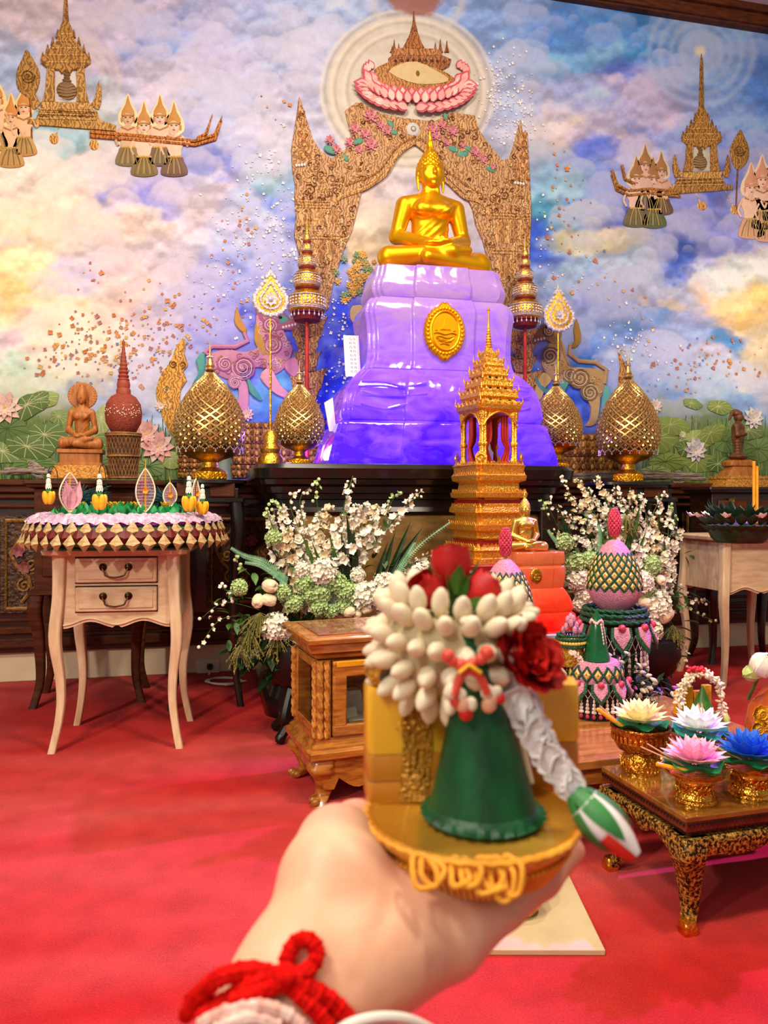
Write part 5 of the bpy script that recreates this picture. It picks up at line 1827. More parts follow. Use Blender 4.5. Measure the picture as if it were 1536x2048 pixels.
zz = lambda v: at(247, v, 3.26).z - 0.985 - zt
mb = MB().lathe([(0.03, -0.01), (0.045, 0.0), (34 * kk, zz(845)), (36 * kk, zz(826)), (33 * kk, zz(808)), (24 * kk, zz(794)), (14 * kk, zz(788))], 32)
mb.build('urn_body', TERRA, ur)
prof = [(14 * kk, zz(788)), (14 * kk, zz(780)), (12 * kk, zz(777)), (13 * kk, zz(770)), (12 * kk, zz(764))]
for i in range(9):
    v1 = 762 - i * 7.6
    r_ = (11 - i * 0.98) * kk
    prof += [(r_, zz(v1)), (r_ * 1.08, zz(v1 - 2.5)), (r_ * 0.82, zz(v1 - 6))]
prof += [(2 * kk, zz(692)), (3.2 * kk, zz(686)), (0.5 * kk, zz(678))]
MB().lathe(prof, 20).build('spire', TERR2, ur)
mb = MB()
for i in range(60):
    a_ = -PI / 2 + rnd.uniform(-1.2, 1.2)
    h_ = rnd.gauss(826, 6)
    mb.ell((35.6 * kk * math.cos(a_), 35.6 * kk * math.sin(a_), zz(h_)), 0.0024, 5, 4)
tag(mb.build('shell_inlay', M('shell_inlay', '#d8c8b0', rough=0.3), ur), kind='stuff')

# ================================================================== FLOWER TRAY ON THE CREAM TABLE
TZ = 0.726
tr = thing('flower_tray', 'wide round tray edged with folded palm-leaf points and a ruffled pink band', 'tray', (wc.x + 0.005, wc.y + 0.0, TZ))
TRR = 0.355
PALM = M('palm_leaf', '#9a7a48', '#cbb07c', rough=0.5, ns=40, stretch=(1, 1, 4))
MAROON = M('maroon_fold', '#4c0c08', '#6e140e', rough=0.5, ns=30)
GRNF = M('bright_green_leaf', '#0c7a34', '#24a458', rough=0.45, ns=20)
PINKR = M('pink_ruffle', '#c090b8', '#ecd4e4', rough=0.7, ns=60, bump=0.8, bs=160)
PURP = M('magenta_cord', '#a81ca0', '#cc3cc0', rough=0.5, ns=60)
MB().lathe([(0.22, 0.0), (0.24, 0.005), (TRR - 0.03, 0.03), (TRR - 0.01, 0.075), (TRR - 0.02, 0.085), (0.01, 0.085)], 48).build('tray_body', M('tray_green', '#1c6438', '#2c8a50', rough=0.6, ns=15), tr)


def fold(name, mat, Lh, Wd, th):        # a folded diamond leaf point hanging down along -z
    mb = MB()
    vs = [(0, 0, Lh * 0.5), (Wd / 2, -th, 0), (0, -th * 2.0, -Lh * 0.1), (-Wd / 2, -th, 0), (0, -th * 0.6, -Lh * 0.5), (0, th * 0.4, 0)]
    mb.add(vs, [(0, 2, 1), (0, 3, 2), (2, 4, 1), (2, 3, 4), (0, 1, 5), (0, 5, 3), (1, 4, 5), (3, 5, 4)])
    return mb.mesh(name, mat, smooth=False)


mTan, mMar = fold('folded_leaf', PALM, 0.062, 0.046, 0.012), fold('maroon_fold', MAROON, 0.058, 0.046, 0.009)
NP = 44
for i in range(NP):
    a_ = 2 * PI * i / NP
    for (me, nm, r_, z_, da) in ((mTan, 'folded_leaf', TRR + 0.004, 0.028, 0.0), (mMar, 'maroon_fold', TRR - 0.002, 0.052, 0.5), (mTan, 'folded_leaf', TRR - 0.010, 0.072, 0.0)):
        aa = a_ + da * 2 * PI / NP
        link(nm, me, tr, (r_ * math.cos(aa), r_ * math.sin(aa), z_), (0.12, rnd.uniform(-0.12, 0.12), aa + PI / 2), scale=rnd.uniform(0.92, 1.08))
mb = MB()
for q_ in range(3):
    mb.tube([((TRR - 0.018 + 0.006 * math.sin(i * 1.7 + q_ * 2)) * math.cos(2 * PI * i / 120), (TRR - 0.018 + 0.006 * math.sin(i * 1.7 + q_ * 2)) * math.sin(2 * PI * i / 120), 0.090 + 0.003 * q_) for i in range(120)], 0.0045, 5, closed=True)
mb.build('magenta_cord', PURP, tr)
R_ = []
nR = 200
for j, (r_, z_) in enumerate(((0.352, 0.094), (0.344, 0.106), (0.327, 0.116), (0.307, 0.124), (0.287, 0.126), (0.267, 0.118))):
    R_.append([((r_ + 0.006 * math.sin(i * 2.1 + j) + 0.004 * math.sin(i * 5.3)) * math.cos(2 * PI * i / nR), (r_ + 0.006 * math.sin(i * 2.1 + j)) * math.sin(2 * PI * i / nR), z_ + 0.005 * math.sin(i * 1.3 + j * 2)) for i in range(nR)])
MB().rings(R_, cap=False).build('pink_ruffle', PINKR, tr)
mb = MB()
for i in range(260):
    a_, r_ = rnd.uniform(0, 2 * PI), 0.27 * math.sqrt(rnd.random())
    mb.petal(rnd.uniform(0.03, 0.045), 0.028, 0.4, 0.5, look_T((r_ * math.cos(a_), r_ * math.sin(a_), 0.10 + 0.025 * rnd.random()), (rnd.gauss(0, 0.5), rnd.gauss(0, 0.5), 1)), None, 4)
tag(mb.build('green_leaf_bed', GRNF, tr), kind='stuff')
# yellow blooms on the leaf bed
for i in range(6):
    a_ = rnd.uniform(0, 6.28)
    u = (190, 222, 160, 270, 330, 240)[i]
    p = at(u, 985, wc.y - 0.02 - 0.02 * i)
    mb = MB()
    for q_ in range(7):
        b_ = 2 * PI * q_ / 7
        mb.petal(0.026, 0.02, 0.3, 0.5, look_T((0, 0, 0), (math.cos(b_), math.sin(b_), 0.5)), None, 4, 0.8, 0.001)
    mb.ell((0, 0, 0.006), 0.008, 8, 6)
    mb.build('yellow_bloom', YEL, tr, (p.x - tr.location.x, p.y - tr.location.y, 0.145))
# dark teal feather bundles
TEAL = M('teal_feather', '#0c2c34', '#1c5c60', rough=0.5, ns=50)
for (u, sg) in ((155, -1), (335, 1)):
    p = at(u, 985, wc.y + 0.03)
    f_ = MB()
    for i in range(90):
        dx = -sg * rnd.uniform(0.02, 0.12)
        z0 = rnd.uniform(0.10, 0.14)
        f_.tube([(dx * -0.6, rnd.uniform(-0.04, 0.04), z0), (dx * 0.3, rnd.uniform(-0.04, 0.04), z0 + rnd.uniform(0.04, 0.07)), (dx * 1.0, rnd.uniform(-0.05, 0.05), z0 + rnd.uniform(0.05, 0.10))], 0.0014, 4)
    o = f_.build('feather_bundle', TEAL, tr, (p.x - tr.location.x, p.y - tr.location.y, 0))
    tag(o, kind='stuff')


# teardrop wire ornaments standing in the tray
PINKN = M('pink_net', '#c88a9c', '#e8bcc8', rough=0.5, ns=40)
PEARLC = M('pearl_wire', '#d8c4a0', '#f0e4cc', rough=0.35, ns=40)


def teardrop(label, u, v_bot, v_top, wpx, Y, rz, net=PINKN, heart=False):
    p0 = at(u, v_bot, Y)
    kk = (p0 - ORI).dot(Fw) / F
    Ht = (v_bot - v_top) * kk
    Wd = wpx * kk
    t = thing('teardrop_ornament', label, 'ornament', p0, rz)
    out = []
    for i in range(40):
        f = i / 39
        out.append((Wd / 2 * math.sin(PI * f) ** 0.8 * (1 - 0.25 * f), 0, Ht * 0.82 * f))
    full = out + [(-x, y, z_) for x, y, z_ in reversed(out[1:-1])]
    MB().tube(full, 0.0028, 6, closed=True).build('frame', PEARLC, t)
    mb = MB()
    for i in range(1, 14):
        f = i / 14
        w_ = Wd / 2 * math.sin(PI * f) ** 0.8 * (1 - 0.25 * f)
        mb.tube([(-w_, 0, Ht * 0.82 * f), (w_, 0, Ht * 0.82 * f)], 0.0008, 4)
        x = Wd * (f - 0.5) * 0.9
        zs = [Ht * 0.82 * q / 20 for q in range(21) if Wd / 2 * math.sin(PI * q / 20) ** 0.8 * (1 - 0.25 * q / 20) > abs(x)]
        if len(zs) > 1:
            mb.tube([(x, 0.001, zs[0]), (x, 0.001, zs[-1])], 0.0008, 4)
    tag(mb.build('net', net, t), kind='stuff')
    MB().tube([(0, 0, -0.03), (0, 0, Ht * 0.82), (0, 0, Ht)], [0.0025, 0.0025, 0.0008], 6).build('spine', M('gold_spine', '#c89a30', rough=0.4), t)
    mb = MB()
    for q_ in range(5):
        b_ = 2 * PI * q_ / 5
        mb.petal(0.014, 0.012, 0.3, 0.2, look_T((0, -0.003, Ht * 0.4), (math.cos(b_), -0.4, math.sin(b_)), (0, -1, 0)), None, 3)
    mb.build('orange_bloom', ORANGE, t)
    if heart:
        for s in (-1, 1):
            mb = MB()
            mb.petal(Ht * 0.62, Wd * 0.55, 0.5, 0.1, look_T((0, -0.002, Ht * 0.06), (s * 0.25, -0.15, 1), (0, -1, 0)), None, 6)
            mb.build('pink_wing', net, t)
    return t


Yf = wc.y
teardrop('tall teardrop of pearl wire filled with open net, above the middle of the tray rim', 291, 1024, 918, 42, Yf - 0.24, 0.0)
teardrop('pink winged teardrop ornament leaning at the near edge of the tray', 140, 1024, 928, 46, Yf - 0.25, 0.5, PINKN, True)
teardrop('small pale teardrop ornament half hidden among the green leaves', 340, 1014, 955, 30, Yf - 0.05, 0.2)
teardrop('slim pink teardrop ornament behind the paired yellow tassels', 392, 1015, 945, 20, Yf - 0.12, 0.6)


# jasmine and marigold-bud tassels hung from bent wires
def tassel(label, u, v_top, v_bot, Y, dx):
    p = at(u, v_bot, Y)
    kk = (p - ORI).dot(Fw) / F
    Ht = (v_bot - v_top) * kk
    t = thing('flower_tassel', label, 'garland', p, 0, 'jasmine tassels round the flower tray')
    mb = MB()
    zb = TZ + 0.10 - p.z
    mb.tube(crs([(dx, 0.05, zb), (dx * 0.8, 0.03, Ht * 0.9), (dx * 0.4, 0.0, Ht * 1.18), (0, 0, Ht * 1.05), (0, 0, Ht * 0.9)], 5, False), 0.0016, 5)
    mb.build('wire', DLEAF, t)
    for k in range(3):
        mb = MB()
        r_ = 0.014 * (0.7 + 0.22 * k) * Ht / 0.13
        for i in range(9):
            b_ = 2 * PI * i / 9
            mb.petal(r_ * 1.3, r_ * 0.8, 0.5, -0.3, look_T((0, 0, Ht * (0.92 - 0.15 * k)), (math.cos(b_), math.sin(b_), -0.9)), None, 4, 0.8)
        mb.ell((0, 0, Ht * (0.9 - 0.15 * k)), r_ * 0.7, 8, 6)
        mb.build('white_floret', PETALW, t)
    mb = MB()
    for i in range(10):
        b_ = 2 * PI * i / 10
        mb.petal(0.022 * Ht / 0.13, 0.011, 0.3, -0.2, look_T((0, 0, Ht * 0.54), (math.cos(b_) * 0.6, math.sin(b_) * 0.6, -0.8)), None, 4)
    mb.build('green_collar', GRNF, t)
    for i in range(5):
        b_ = 2 * PI * i / 5 + 0.3
        q_ = 0.011 * Ht / 0.13
        mb = MB().ell((0, 0, 0), (q_ * 1.0, q_ * 1.0, Ht * 0.21), 10, 8, TR(q_ * 1.3 * math.cos(b_), q_ * 1.3 * math.sin(b_), Ht * 0.22, 0.18 * math.sin(b_) * -1, -0.18 * math.cos(b_) * -1))
        mb.build('orange_bud', YEL, t)
    return t


tassel('orange and white flower tassel nearest the pink winged ornament, outermost on the tray', 97, 944, 1010, Yf - 0.24, 0.03)
tassel('orange and white flower tassel between two teardrop ornaments', 199, 944, 1021, Yf - 0.30, 0.02)
tassel('taller of the paired orange and white tassels, beside the slim teardrop', 378, 948, 1024, Yf - 0.24, -0.02)
tassel('lowest orange and white tassel, hanging past the tray rim', 405, 965, 1030, Yf - 0.20, -0.03)

# ================================================================== GOLDEN TOWER ON A RED STAND
p = at(977, 1122, 2.92)
kk = (p - ORI).dot(Fw) / F
TWZ = p.z
rs = thing('red_stand', 'dark red lacquered stand under the golden tower', 'stand', (p.x, p.y, 0))
MB().box((0, 0, TWZ - 0.02), (0.35, 0.35, 0.04)).build('table_top', RED, rs, bevel=0.006)
MB().box((0, 0, (TWZ - 0.04) / 2 + 0.03), (0.32, 0.32, TWZ - 0.10)).build('body', RED, rs, bevel=0.006)
for sx in (-1, 1):
    for sy in (-1, 1):
        MB().box((sx * 0.14, sy * 0.14, 0.03), (0.05, 0.05, 0.06)).build('foot', RED, rs, bevel=0.004)
tw = thing('golden_tower', 'tall golden spired tower shrine with red curtains in front of the violet pedestal', 'shrine', (p.x, p.y, TWZ), 0.20)
SQ = 1.62 * kk     # full width metres per half-width pixel (seen turned)
zv = lambda v: (1122 - v) * kk
lv = [(1122, 88), (1112, 88), (1110, 84), (1098, 84), (1096, 88), (1090, 86), (1088, 62), (1076, 62), (1074, 70), (1062, 68), (1058, 80), (1048, 82), (1046, 66), (1028, 64), (1024, 76), (1014, 74), (1010, 62), (998, 60), (995, 72), (986, 74), (984, 60), (966, 58), (962, 70), (952, 72), (948, 66), (936, 68), (932, 70), (930, 66)]
GOLDM = M('tower_gold', '#d8941c', '#ffca58', rough=0.30, metal=0.85, ns=120, bump=0.5, bs=220)
mb = MB()
mb.rings([redent(w_ * SQ, w_ * SQ, 0.010, zv(v), 0.0) for v, w_ in lv])
mb.build('stepped_base', GOLDM, tw, smooth=False, bevel=0.0)
mb = MB()
mb.box((0, 0, zv(1082)), (63 * SQ, 63 * SQ, 9 * kk))
mb.build('red_band', RED, tw, smooth=False)
MB().box((0, 0, zv(1003)), (62 * SQ, 62 * SQ, 7 * kk)).build('red_band', RED, tw, smooth=False)
mb = MB()
for v, w_ in ((1090, 86), (1048, 80), (1014, 74), (986, 73), (952, 71), (932, 68)):
    hw = w_ * SQ / 2
    n_ = 15
    for f in range(4):
        for i in range(n_):
            x = (-1 + 2 * (i + 0.5) / n_) * (hw - 0.008)
            P_ = TR(0, 0, zv(v), 0, 0, f * PI / 2) @ TR(x, -hw + 0.006 + (0.010 if abs(x) > hw - 0.03 else 0), 0)
            mb.add([(-0.008, -0.003, 0), (0.008, -0.003, 0), (0.008, 0.004, 0), (-0.008, 0.004, 0), (0, -0.004, 0.017)], [(0, 1, 4), (1, 2, 4), (2, 3, 4), (3, 0, 4)], P_)
            mb.ell((0, -0.002, -0.008), (0.006, 0.004, 0.006), 6, 4, P_)
tag(mb.build('lotus_leaf_row', GOLDM, tw, smooth=False), kind='stuff')
# pavilion: four clustered columns, arches, curtains
zc0, zc1 = zv(930), zv(828)
for sx in (-1, 1):
    for sy in (-1, 1):
        mb = MB()
        cw = 47 * SQ / 2
        for (ox, oy) in ((0, 0), (-0.012 * sx, 0), (0, -0.012 * sy)):
            mb.lathe([(0.011, zc0), (0.011, zc0 + 0.02), (0.007, zc0 + 0.025), (0.0065, zc0 + 0.07), (0.011, zc0 + 0.075), (0.011, zc0 + 0.085), (0.0065, zc0 + 0.09), (0.0065, zc1 - 0.04), (0.012, zc1 - 0.02), (0.014, zc1)], 8, TR(sx * cw + ox, sy * cw + oy, 0))
        mb.build('column', GOLDM, tw)
        mb = MB()
        mb.add([(-0.02, -0.003, 0), (0.02, -0.003, 0), (0.024, -0.003, 0.03), (0.014, -0.003, 0.045), (0, -0.003, 0.052), (-0.014, -0.003, 0.045), (-0.024, -0.003, 0.03)], [(0, 1, 2, 3, 4, 5, 6)], TR(sx * (cw + 0.012), sy * (cw + 0.012), zc0, 0, 0, math.atan2(sx, -sy)))
        mb.tube([(0.018 * math.cos(i * 0.5) * (1 - i / 20), -0.008, 0.022 + 0.018 * math.sin(i * 0.5) * (1 - i / 20)) for i in range(16)], 0.004, 6, TR(sx * (cw + 0.012), sy * (cw + 0.012), zc0, 0, 0, math.atan2(sx, -sy)))
        mb.build('corner_crest', GOLDM, tw)
for f in range(4):
    hw = 47 * SQ / 2
    T_ = TR(0, 0, 0, 0, 0, f * PI / 2) @ TR(0, -hw, 0)
    mb = MB()
    ap = [(-hw, zc1 + 0.005)] + [(-hw + 2 * hw * i / 12, zc1 - 0.055 + 0.045 * math.sin(PI * i / 12) ** 0.6 + 0.012 * (1 - abs(i - 6) / 6)) for i in range(13)] + [(hw, zc1 + 0.005)]
    mb.prism(ap, 0.008, T_)
    mb.tube([(-hw + 2 * hw * i / 12, -0.01, zc1 - 0.055 + 0.045 * math.sin(PI * i / 12) ** 0.6 + 0.012 * (1 - abs(i - 6) / 6)) for i in range(13)], 0.004, 5, T_)
    mb.build('arch', GOLDM, tw, angle=30)
CURT = M('red_curtain', '#8c100c', '#b01c14', rough=0.6, ns=40, stretch=(8, 8, 1))
for f in range(4):
    for s in (-1, 1):
        hw = 40 * SQ / 2
        R_ = []
        for i in range(9):
            t_ = i / 8
            zz_ = zc1 - 0.01 - (zc1 - zc0) * t_
            pin = math.exp(-((t_ - 0.66) / 0.13) ** 2)
            wd = 0.030 - 0.016 * pin + 0.006 * t_
            cx = s * (hw - 0.014 - wd * 0.4 + 0.008 * pin)
            R_.append([(cx - wd / 2 + wd * j / 8, -hw + 0.006 + 0.003 * math.sin(j * 2.2), zz_) for j in range(9)] + [(cx + wd / 2 - wd * j / 8, -hw + 0.011 + 0.003 * math.sin((8 - j) * 2.2), zz_) for j in range(9)])
        MB().rings(R_, TR(0, 0, 0, 0, 0, f * PI / 2)).build('curtain', CURT, tw)
# little glass dome and reliquary inside
MB().lathe([(0.03, zc0), (0.03, zc0 + 0.012), (0.018, zc0 + 0.02), (0.02, zc0 + 0.05), (0.01, zc0 + 0.065), (0.004, zc0 + 0.10), (0.001, zc0 + 0.12)], 16).build('reliquary', M('crystal', '#d8d0f0', rough=0.08, trans=0.7), tw)
# roof tiers
mb = MB()
rl = [(830, 52), (822, 60), (814, 62), (810, 56), (802, 50), (798, 56), (790, 54), (786, 46), (780, 42), (776, 47), (768, 45), (764, 37), (758, 34), (754, 38), (748, 36), (744, 29), (738, 27), (734, 30), (729, 28), (725, 21), (718, 18), (713, 19), (708, 15), (702, 9), (694, 7)]
mb.rings([redent(w_ * SQ, w_ * SQ, 0.006 * w_ / 60 + 0.001, zv(v)) for v, w_ in rl])
mb.build('roof', GOLDM, tw, smooth=False)
mb = MB()
for v, w_ in ((814, 60), (790, 53), (768, 44), (748, 35), (729, 27), (713, 18)):
    hw = w_ * SQ / 2
    m_ = max(3, int(w_ / 9))
    for f in range(4):
        for i in range(m_):
            x = (-1 + 2 * (i + 0.5) / m_) * hw * 0.92
            P_ = TR(0, 0, zv(v), 0, 0, f * PI / 2) @ TR(x, -hw + 0.003, 0)
            h_ = 0.024 if i % 2 == 0 else 0.018
            mb.add([(-0.009, -0.004, -0.002), (0.009, -0.004, -0.002), (0.009, 0.004, -0.002), (-0.009, 0.004, -0.002), (0.006, -0.006, h_ * 0.45), (-0.006, -0.006, h_ * 0.45), (0, -0.002, h_)], [(0, 1, 4, 5), (1, 2, 4), (2, 6, 4), (3, 0, 5), (3, 5, 6), (2, 3, 6), (4, 6, 5)], P_)
    for sx in (-1, 1):
        for sy in (-1, 1):
            mb.tube([(sx * hw * 0.92, sy * hw * 0.92, zv(v)), (sx * hw * 1.0, sy * hw * 1.0, zv(v) + 0.014), (sx * hw * 0.98, sy * hw * 0.98, zv(v) + 0.036)], [0.005, 0.004, 0.0008], 5)
tag(mb.build('roof_antefix', GOLDM, tw, smooth=False), kind='stuff')
BLKH = M('shadow_hole', '#140a04', rough=0.8)
mb = MB()
for v, w_ in ((806, 52), (782, 43), (760, 35)):
    for f in range(4):
        for i in (-1, 0, 1):
            mb.box((0, 0, 0), (0.012, 0.004, 0.010), TR(0, 0, zv(v), 0, 0, f * PI / 2) @ TR(i * w_ * SQ * 0.26, -w_ * SQ / 2 + 0.001, 0))
mb.build('window_slot', BLKH, tw, smooth=False)
pr = []
for i in range(8):
    v = 696 - i * 5.4
    r_ = (6.6 - i * 0.55) * kk
    pr += [(r_, zv(v)), (r_ * 1.25, zv(v - 1.2)), (r_ * 0.85, zv(v - 4))]
pr += [(2.4 * kk, zv(652)), (1.6 * kk, zv(626)), (3.4 * kk, zv(620)), (0.5 * kk, zv(616))]
MB().lathe(pr, 14).build('spire', GOLDM, tw)

# ================================================================== SMALL BUDDHA ON ORANGE PEDESTAL
p = at(1070, 1260, 2.60)
kk = (p - ORI).dot(Fw) / F
z0 = p.z
sb_ = thing('offering_stand', 'low brown stand with a grey-white board under the orange pedestal', 'stand', (p.x, p.y, 0))
MB().box((0, 0, z0 - 0.0125), (0.30, 0.22, 0.025)).build('board', M('grey_board', '#a8a29c', '#bcb6b0', rough=0.5, ns=8), sb_, bevel=0.002)
MB().box((0, 0, (z0 - 0.025) / 2), (0.26, 0.18, z0 - 0.025)).build('body', MIDW, sb_, bevel=0.004)
op = thing('lit_pedestal', 'small tiered pedestal glowing orange-red under the little gold Buddha', 'pedestal', (p.x, p.y, z0), 0.06)
Hs = (1260 - 1102) * kk
for nm, lv in (('base_tier', [(0, 150), (0.06, 152), (0.22, 140), (0.25, 128)]), ('waist_tier', [(0.25, 128), (0.29, 136), (0.42, 124), (0.52, 106), (0.55, 100)]), ('upper_tier', [(0.55, 100), (0.60, 104), (0.80, 108), (0.83, 96)]), ('top_tier', [(0.83, 96), (0.86, 106), (0.99, 104), (1.0, 100)])):
    MB().rings([redent(w_ * kk, w_ * kk * 0.62, 0.006, f * Hs, 0.005, 0.4) for f, w_ in lv]).build(nm, ICER, op, bevel=0.003, angle=50)
mb = MB()
for k_ in range(10):
    x_ = rnd.uniform(-0.09, 0.11)
    mb.ell((x_, -0.085 * 0.98, 0.006), (0.003, 0.002, 0.003), 6, 4)
mb.build('spark', WHITE, op)
e_ = MB()
e_.prism([(0.021 * (1 + 0.06 * (i % 2)) * math.cos(2 * PI * i / 32), 0.026 * (1 + 0.06 * (i % 2)) * math.sin(2 * PI * i / 32)) for i in range(32)], 0.006, None, None, 0.85)
e_.tube([(0.014 * math.cos(2 * PI * i / 20), -0.007, 0.018 * math.sin(2 * PI * i / 20)) for i in range(20)], 0.0014, 5, closed=True)
for i in range(4):
    e_.tube([(-0.01 + 0.002 * i, -0.007, -0.004 - 0.003 * i), (0.01 - 0.002 * i, -0.007, -0.004 - 0.003 * i)], 0.0009, 4)
e_.prism([(-0.007, 0), (0.007, 0), (0.002, 0.006), (0, 0.014), (-0.002, 0.006)], 0.008, None, None, 0.7)
pe = at(1072, 1152, p.y - 0.064)
o = e_.build('oval_gold_emblem', GOLD2, None, pe)
tag(o, 'tiny oval gold medallion on the orange pedestal', 'emblem')
o = bpy.data.objects.new('seated_buddha_statue', big.data)
COL.objects.link(o)
pb = at(1052, 1101, p.y)
o.location = (pb.x, pb.y, z0 + Hs + 0.001)
o.scale = (0.285, 0.285, 0.300)
o.rotation_euler = (0, 0, 0.08)
GOLDS = M('satin_gold', '#c89a3a', '#e4bc60', rough=0.34, metal=0.85, ns=12)
o.material_slots[0].link = 'OBJECT'
o.material_slots[0].material = GOLDS
tag(o, 'little satin-gold seated Buddha on the orange pedestal', 'statue')

# ================================================================== GLASS-SIDED TEAK CHEST
a, b = fl(640, 1603), fl(598, 1547)
CW, CD = 0.48, 0.275
cr = math.atan2(-(b - a).x, (b - a).y)
ex, ey = Vector((math.cos(cr), math.sin(cr), 0)), Vector((-math.sin(cr), math.cos(cr), 0))
cc = a + ex * (CW / 2 - 0.02) + ey * (CD / 2 - 0.03)
ch = thing('display_chest', 'honey teak chest with glass sides, rope-carved corners and claw feet', 'chest', (cc.x, cc.y, 0), cr)
MB().rings([rrect(CW + 2 * o, CD + 2 * o, 0.004, z_, 2) for z_, o in ((0.425, -0.015), (0.432, 0.0), (0.438, 0.004), (0.445, 0.0), (0.452, 0.018), (0.475, 0.022), (0.480, 0.032), (0.492, 0.034))]).build('cornice', TEAK, ch, angle=25)
lid = MB().rings([rrect(CW + 2 * o, CD + 2 * o, 0.003, z_, 2) for z_, o in ((0.492, 0.034), (0.498, 0.03))]).build('lid', TEAK, ch)
MB().box((0, 0, 0.499), (CW - 0.02, CD - 0.02, 0.006)).build('lid_panel', TEAKT, lid, bevel=0.002)
MB().rings([rrect(CW + 2 * o, CD + 2 * o, 0.004, z_, 2) for z_, o in ((0.13, 0.008), (0.14, 0.022), (0.158, 0.024), (0.165, 0.012), (0.172, 0.012), (0.18, 0.0), (0.196, 0.0))]).build('base_moulding', TEAK, ch, angle=25)
for sx in (-1, 1):
    for sy in (-1, 1):
        MB().box((sx * (CW / 2 - 0.024), sy * (CD / 2 - 0.024), 0.31), (0.044, 0.044, 0.232)).build('corner_post', TEAK, ch, bevel=0.002)
        for (ox, oy) in ((sx * (CW / 2 - 0.012), sy * (CD / 2 + 0.001)), (sx * (CW / 2 + 0.001), sy * (CD / 2 - 0.012)), (sx * (CW / 2 - 0.032), sy * (CD / 2 + 0.001))):
            R_ = []
            for i in range(120):
                zz_ = 0.198 + 0.226 * i / 119
                tw_ = i * 0.42
                R_.append([(ox + 0.0085 * (1 + 0.22 * math.cos(3 * (2 * PI * j / 12) + tw_)) * math.cos(2 * PI * j / 12), oy + 0.0085 * (1 + 0.22 * math.cos(3 * (2 * PI * j / 12) + tw_)) * math.sin(2 * PI * j / 12), zz_) for j in range(12)])
            MB().rings(R_).build('rope_column', M('gilt_teak', '#8a4c14', '#cf9440', rough=0.3, ns=50, coat=0.5), ch)
GLASS = M('clear_glass', '#f4f6f2', rough=0.02, trans=1.0, ior=1.05)
CY = M('yellow_lit_teak', '#b8780c', '#d89a14', rough=0.3, ns=4, stretch=(3, 9, 9), coat=0.4)
wi = CW - 0.10
dr = MB()
for (cx_, cz_, w_, h_) in ((0, 0.398, wi, 0.05), (0, 0.215, wi, 0.036), (-wi / 2 + 0.022, 0.306, 0.044, 0.16), (wi / 2 - 0.022, 0.306, 0.044, 0.16)):
    dr.box((cx_, -CD / 2 + 0.008, cz_), (w_, 0.03, h_))
dd = dr.build('door', TEAK, ch, bevel=0.006)
MB().box((0, -CD / 2 + 0.008, 0.306), (wi - 0.08, 0.004, 0.15)).build('pane', GLASS, dd)
mb = MB().box((0, -CD / 2 - 0.004, 0.412), (wi - 0.02, 0.010, 0.020))
mb.build('drip_rail', CY, dd, bevel=0.004)
for s in (-1, 1):
    MB().box((s * (CW / 2 - 0.006), 0, 0.31), (0.004, CD - 0.09, 0.226)).build('pane', GLASS, ch)
    mb = MB()
    mb.box((s * (CW / 2 - 0.01), 0, 0.210), (0.018, CD - 0.09, 0.026))
    mb.box((s * (CW / 2 - 0.01), 0, 0.412), (0.018, CD - 0.09, 0.026))
    mb.build('side_rail', TEAK, ch, bevel=0.002)
MB().box((0, CD / 2 - 0.008, 0.31), (CW - 0.08, 0.012, 0.23)).build('back_panel', TEAK, ch)
MB().box((0, 0, 0.196), (CW - 0.05, CD - 0.05, 0.006)).build('chest_floor', TEAK, ch)
for s in (-1, 1):
    ap = [(-CW / 2 + 0.02, 0.135), (CW / 2 - 0.02, 0.135)]
    for i in range(29):
        f = 1 - i / 28
        x = (f - 0.5) * (CW - 0.04)
        ap.append((x, 0.07 + 0.028 * math.cos((f - 0.5) * 4 * PI) * (1 if 0.1 < f < 0.9 else 0.2) - 0.03 * (abs(f - 0.5) > 0.42)))
    MB().prism(ap, 0.022, TR(0, 0, 0, 0, 0, 0 if s < 0 else PI) @ TR(0, -CD / 2 + 0.018, 0), None, 0.99).build('apron', TEAK, ch, angle=30)
    MB().box((s * (CW / 2 - 0.012), 0, 0.105), (0.02, CD - 0.06, 0.06)).build('side_apron', TEAK, ch, bevel=0.006)
for sx in (-1, 1):
    for sy in (-1, 1):
        mb = MB()
        cabriole(mb, sx * (CW / 2 - 0.028), sy * (CD / 2 - 0.028), 0.135, (sx, sy), 0.072, 0.040, 0.014, 0.022, 0.0, 14, 0.25, 0.75)
        lg = mb.build('claw_leg', TEAK, ch, angle=60)
        mb = MB()
        for i in range(4):
            mb.ell((sx * (CW / 2 - 0.004) + sx * 0.008 * (i % 2), sy * (CD / 2 - 0.02 + 0.012 * (i - 1)), 0.012), (0.014, 0.012, 0.012), 8, 6)
        mb.build('claw', TEAK, lg)
# bundles inside the chest
CLOTHW = M('folded_paper', '#b8b8a0', '#d0d0ba', rough=0.7, ns=14)
for i, (x, y, w_, d_, h_, rz_, lab) in enumerate(((-0.145, -0.03, 0.10, 0.09, 0.06, 0.3, 'crumpled white paper packet inside the teak chest'), (-0.07, -0.055, 0.10, 0.08, 0.03, -0.2, 'low white paper packet inside the teak chest'), (-0.10, 0.06, 0.13, 0.05, 0.085, 0.05, 'grey-white carton at the back of the teak chest'))):
    P_ = ch.matrix_world @ Vector((x, y, 0)) if False else cc + ex * x + ey * y
    mb = MB().rings([rrect(w_ * s, d_ * s, 0.006, z_, 3) for s, z_ in ((1, 0), (1.02, h_ * 0.4), (0.96, h_ * 0.9), (0.9, h_))])
    o = mb.build('paper_packet', CLOTHW, None, (P_.x, P_.y, 0.1992), (0, 0, cr + rz_), angle=30)
    tag(o, lab, 'packet')

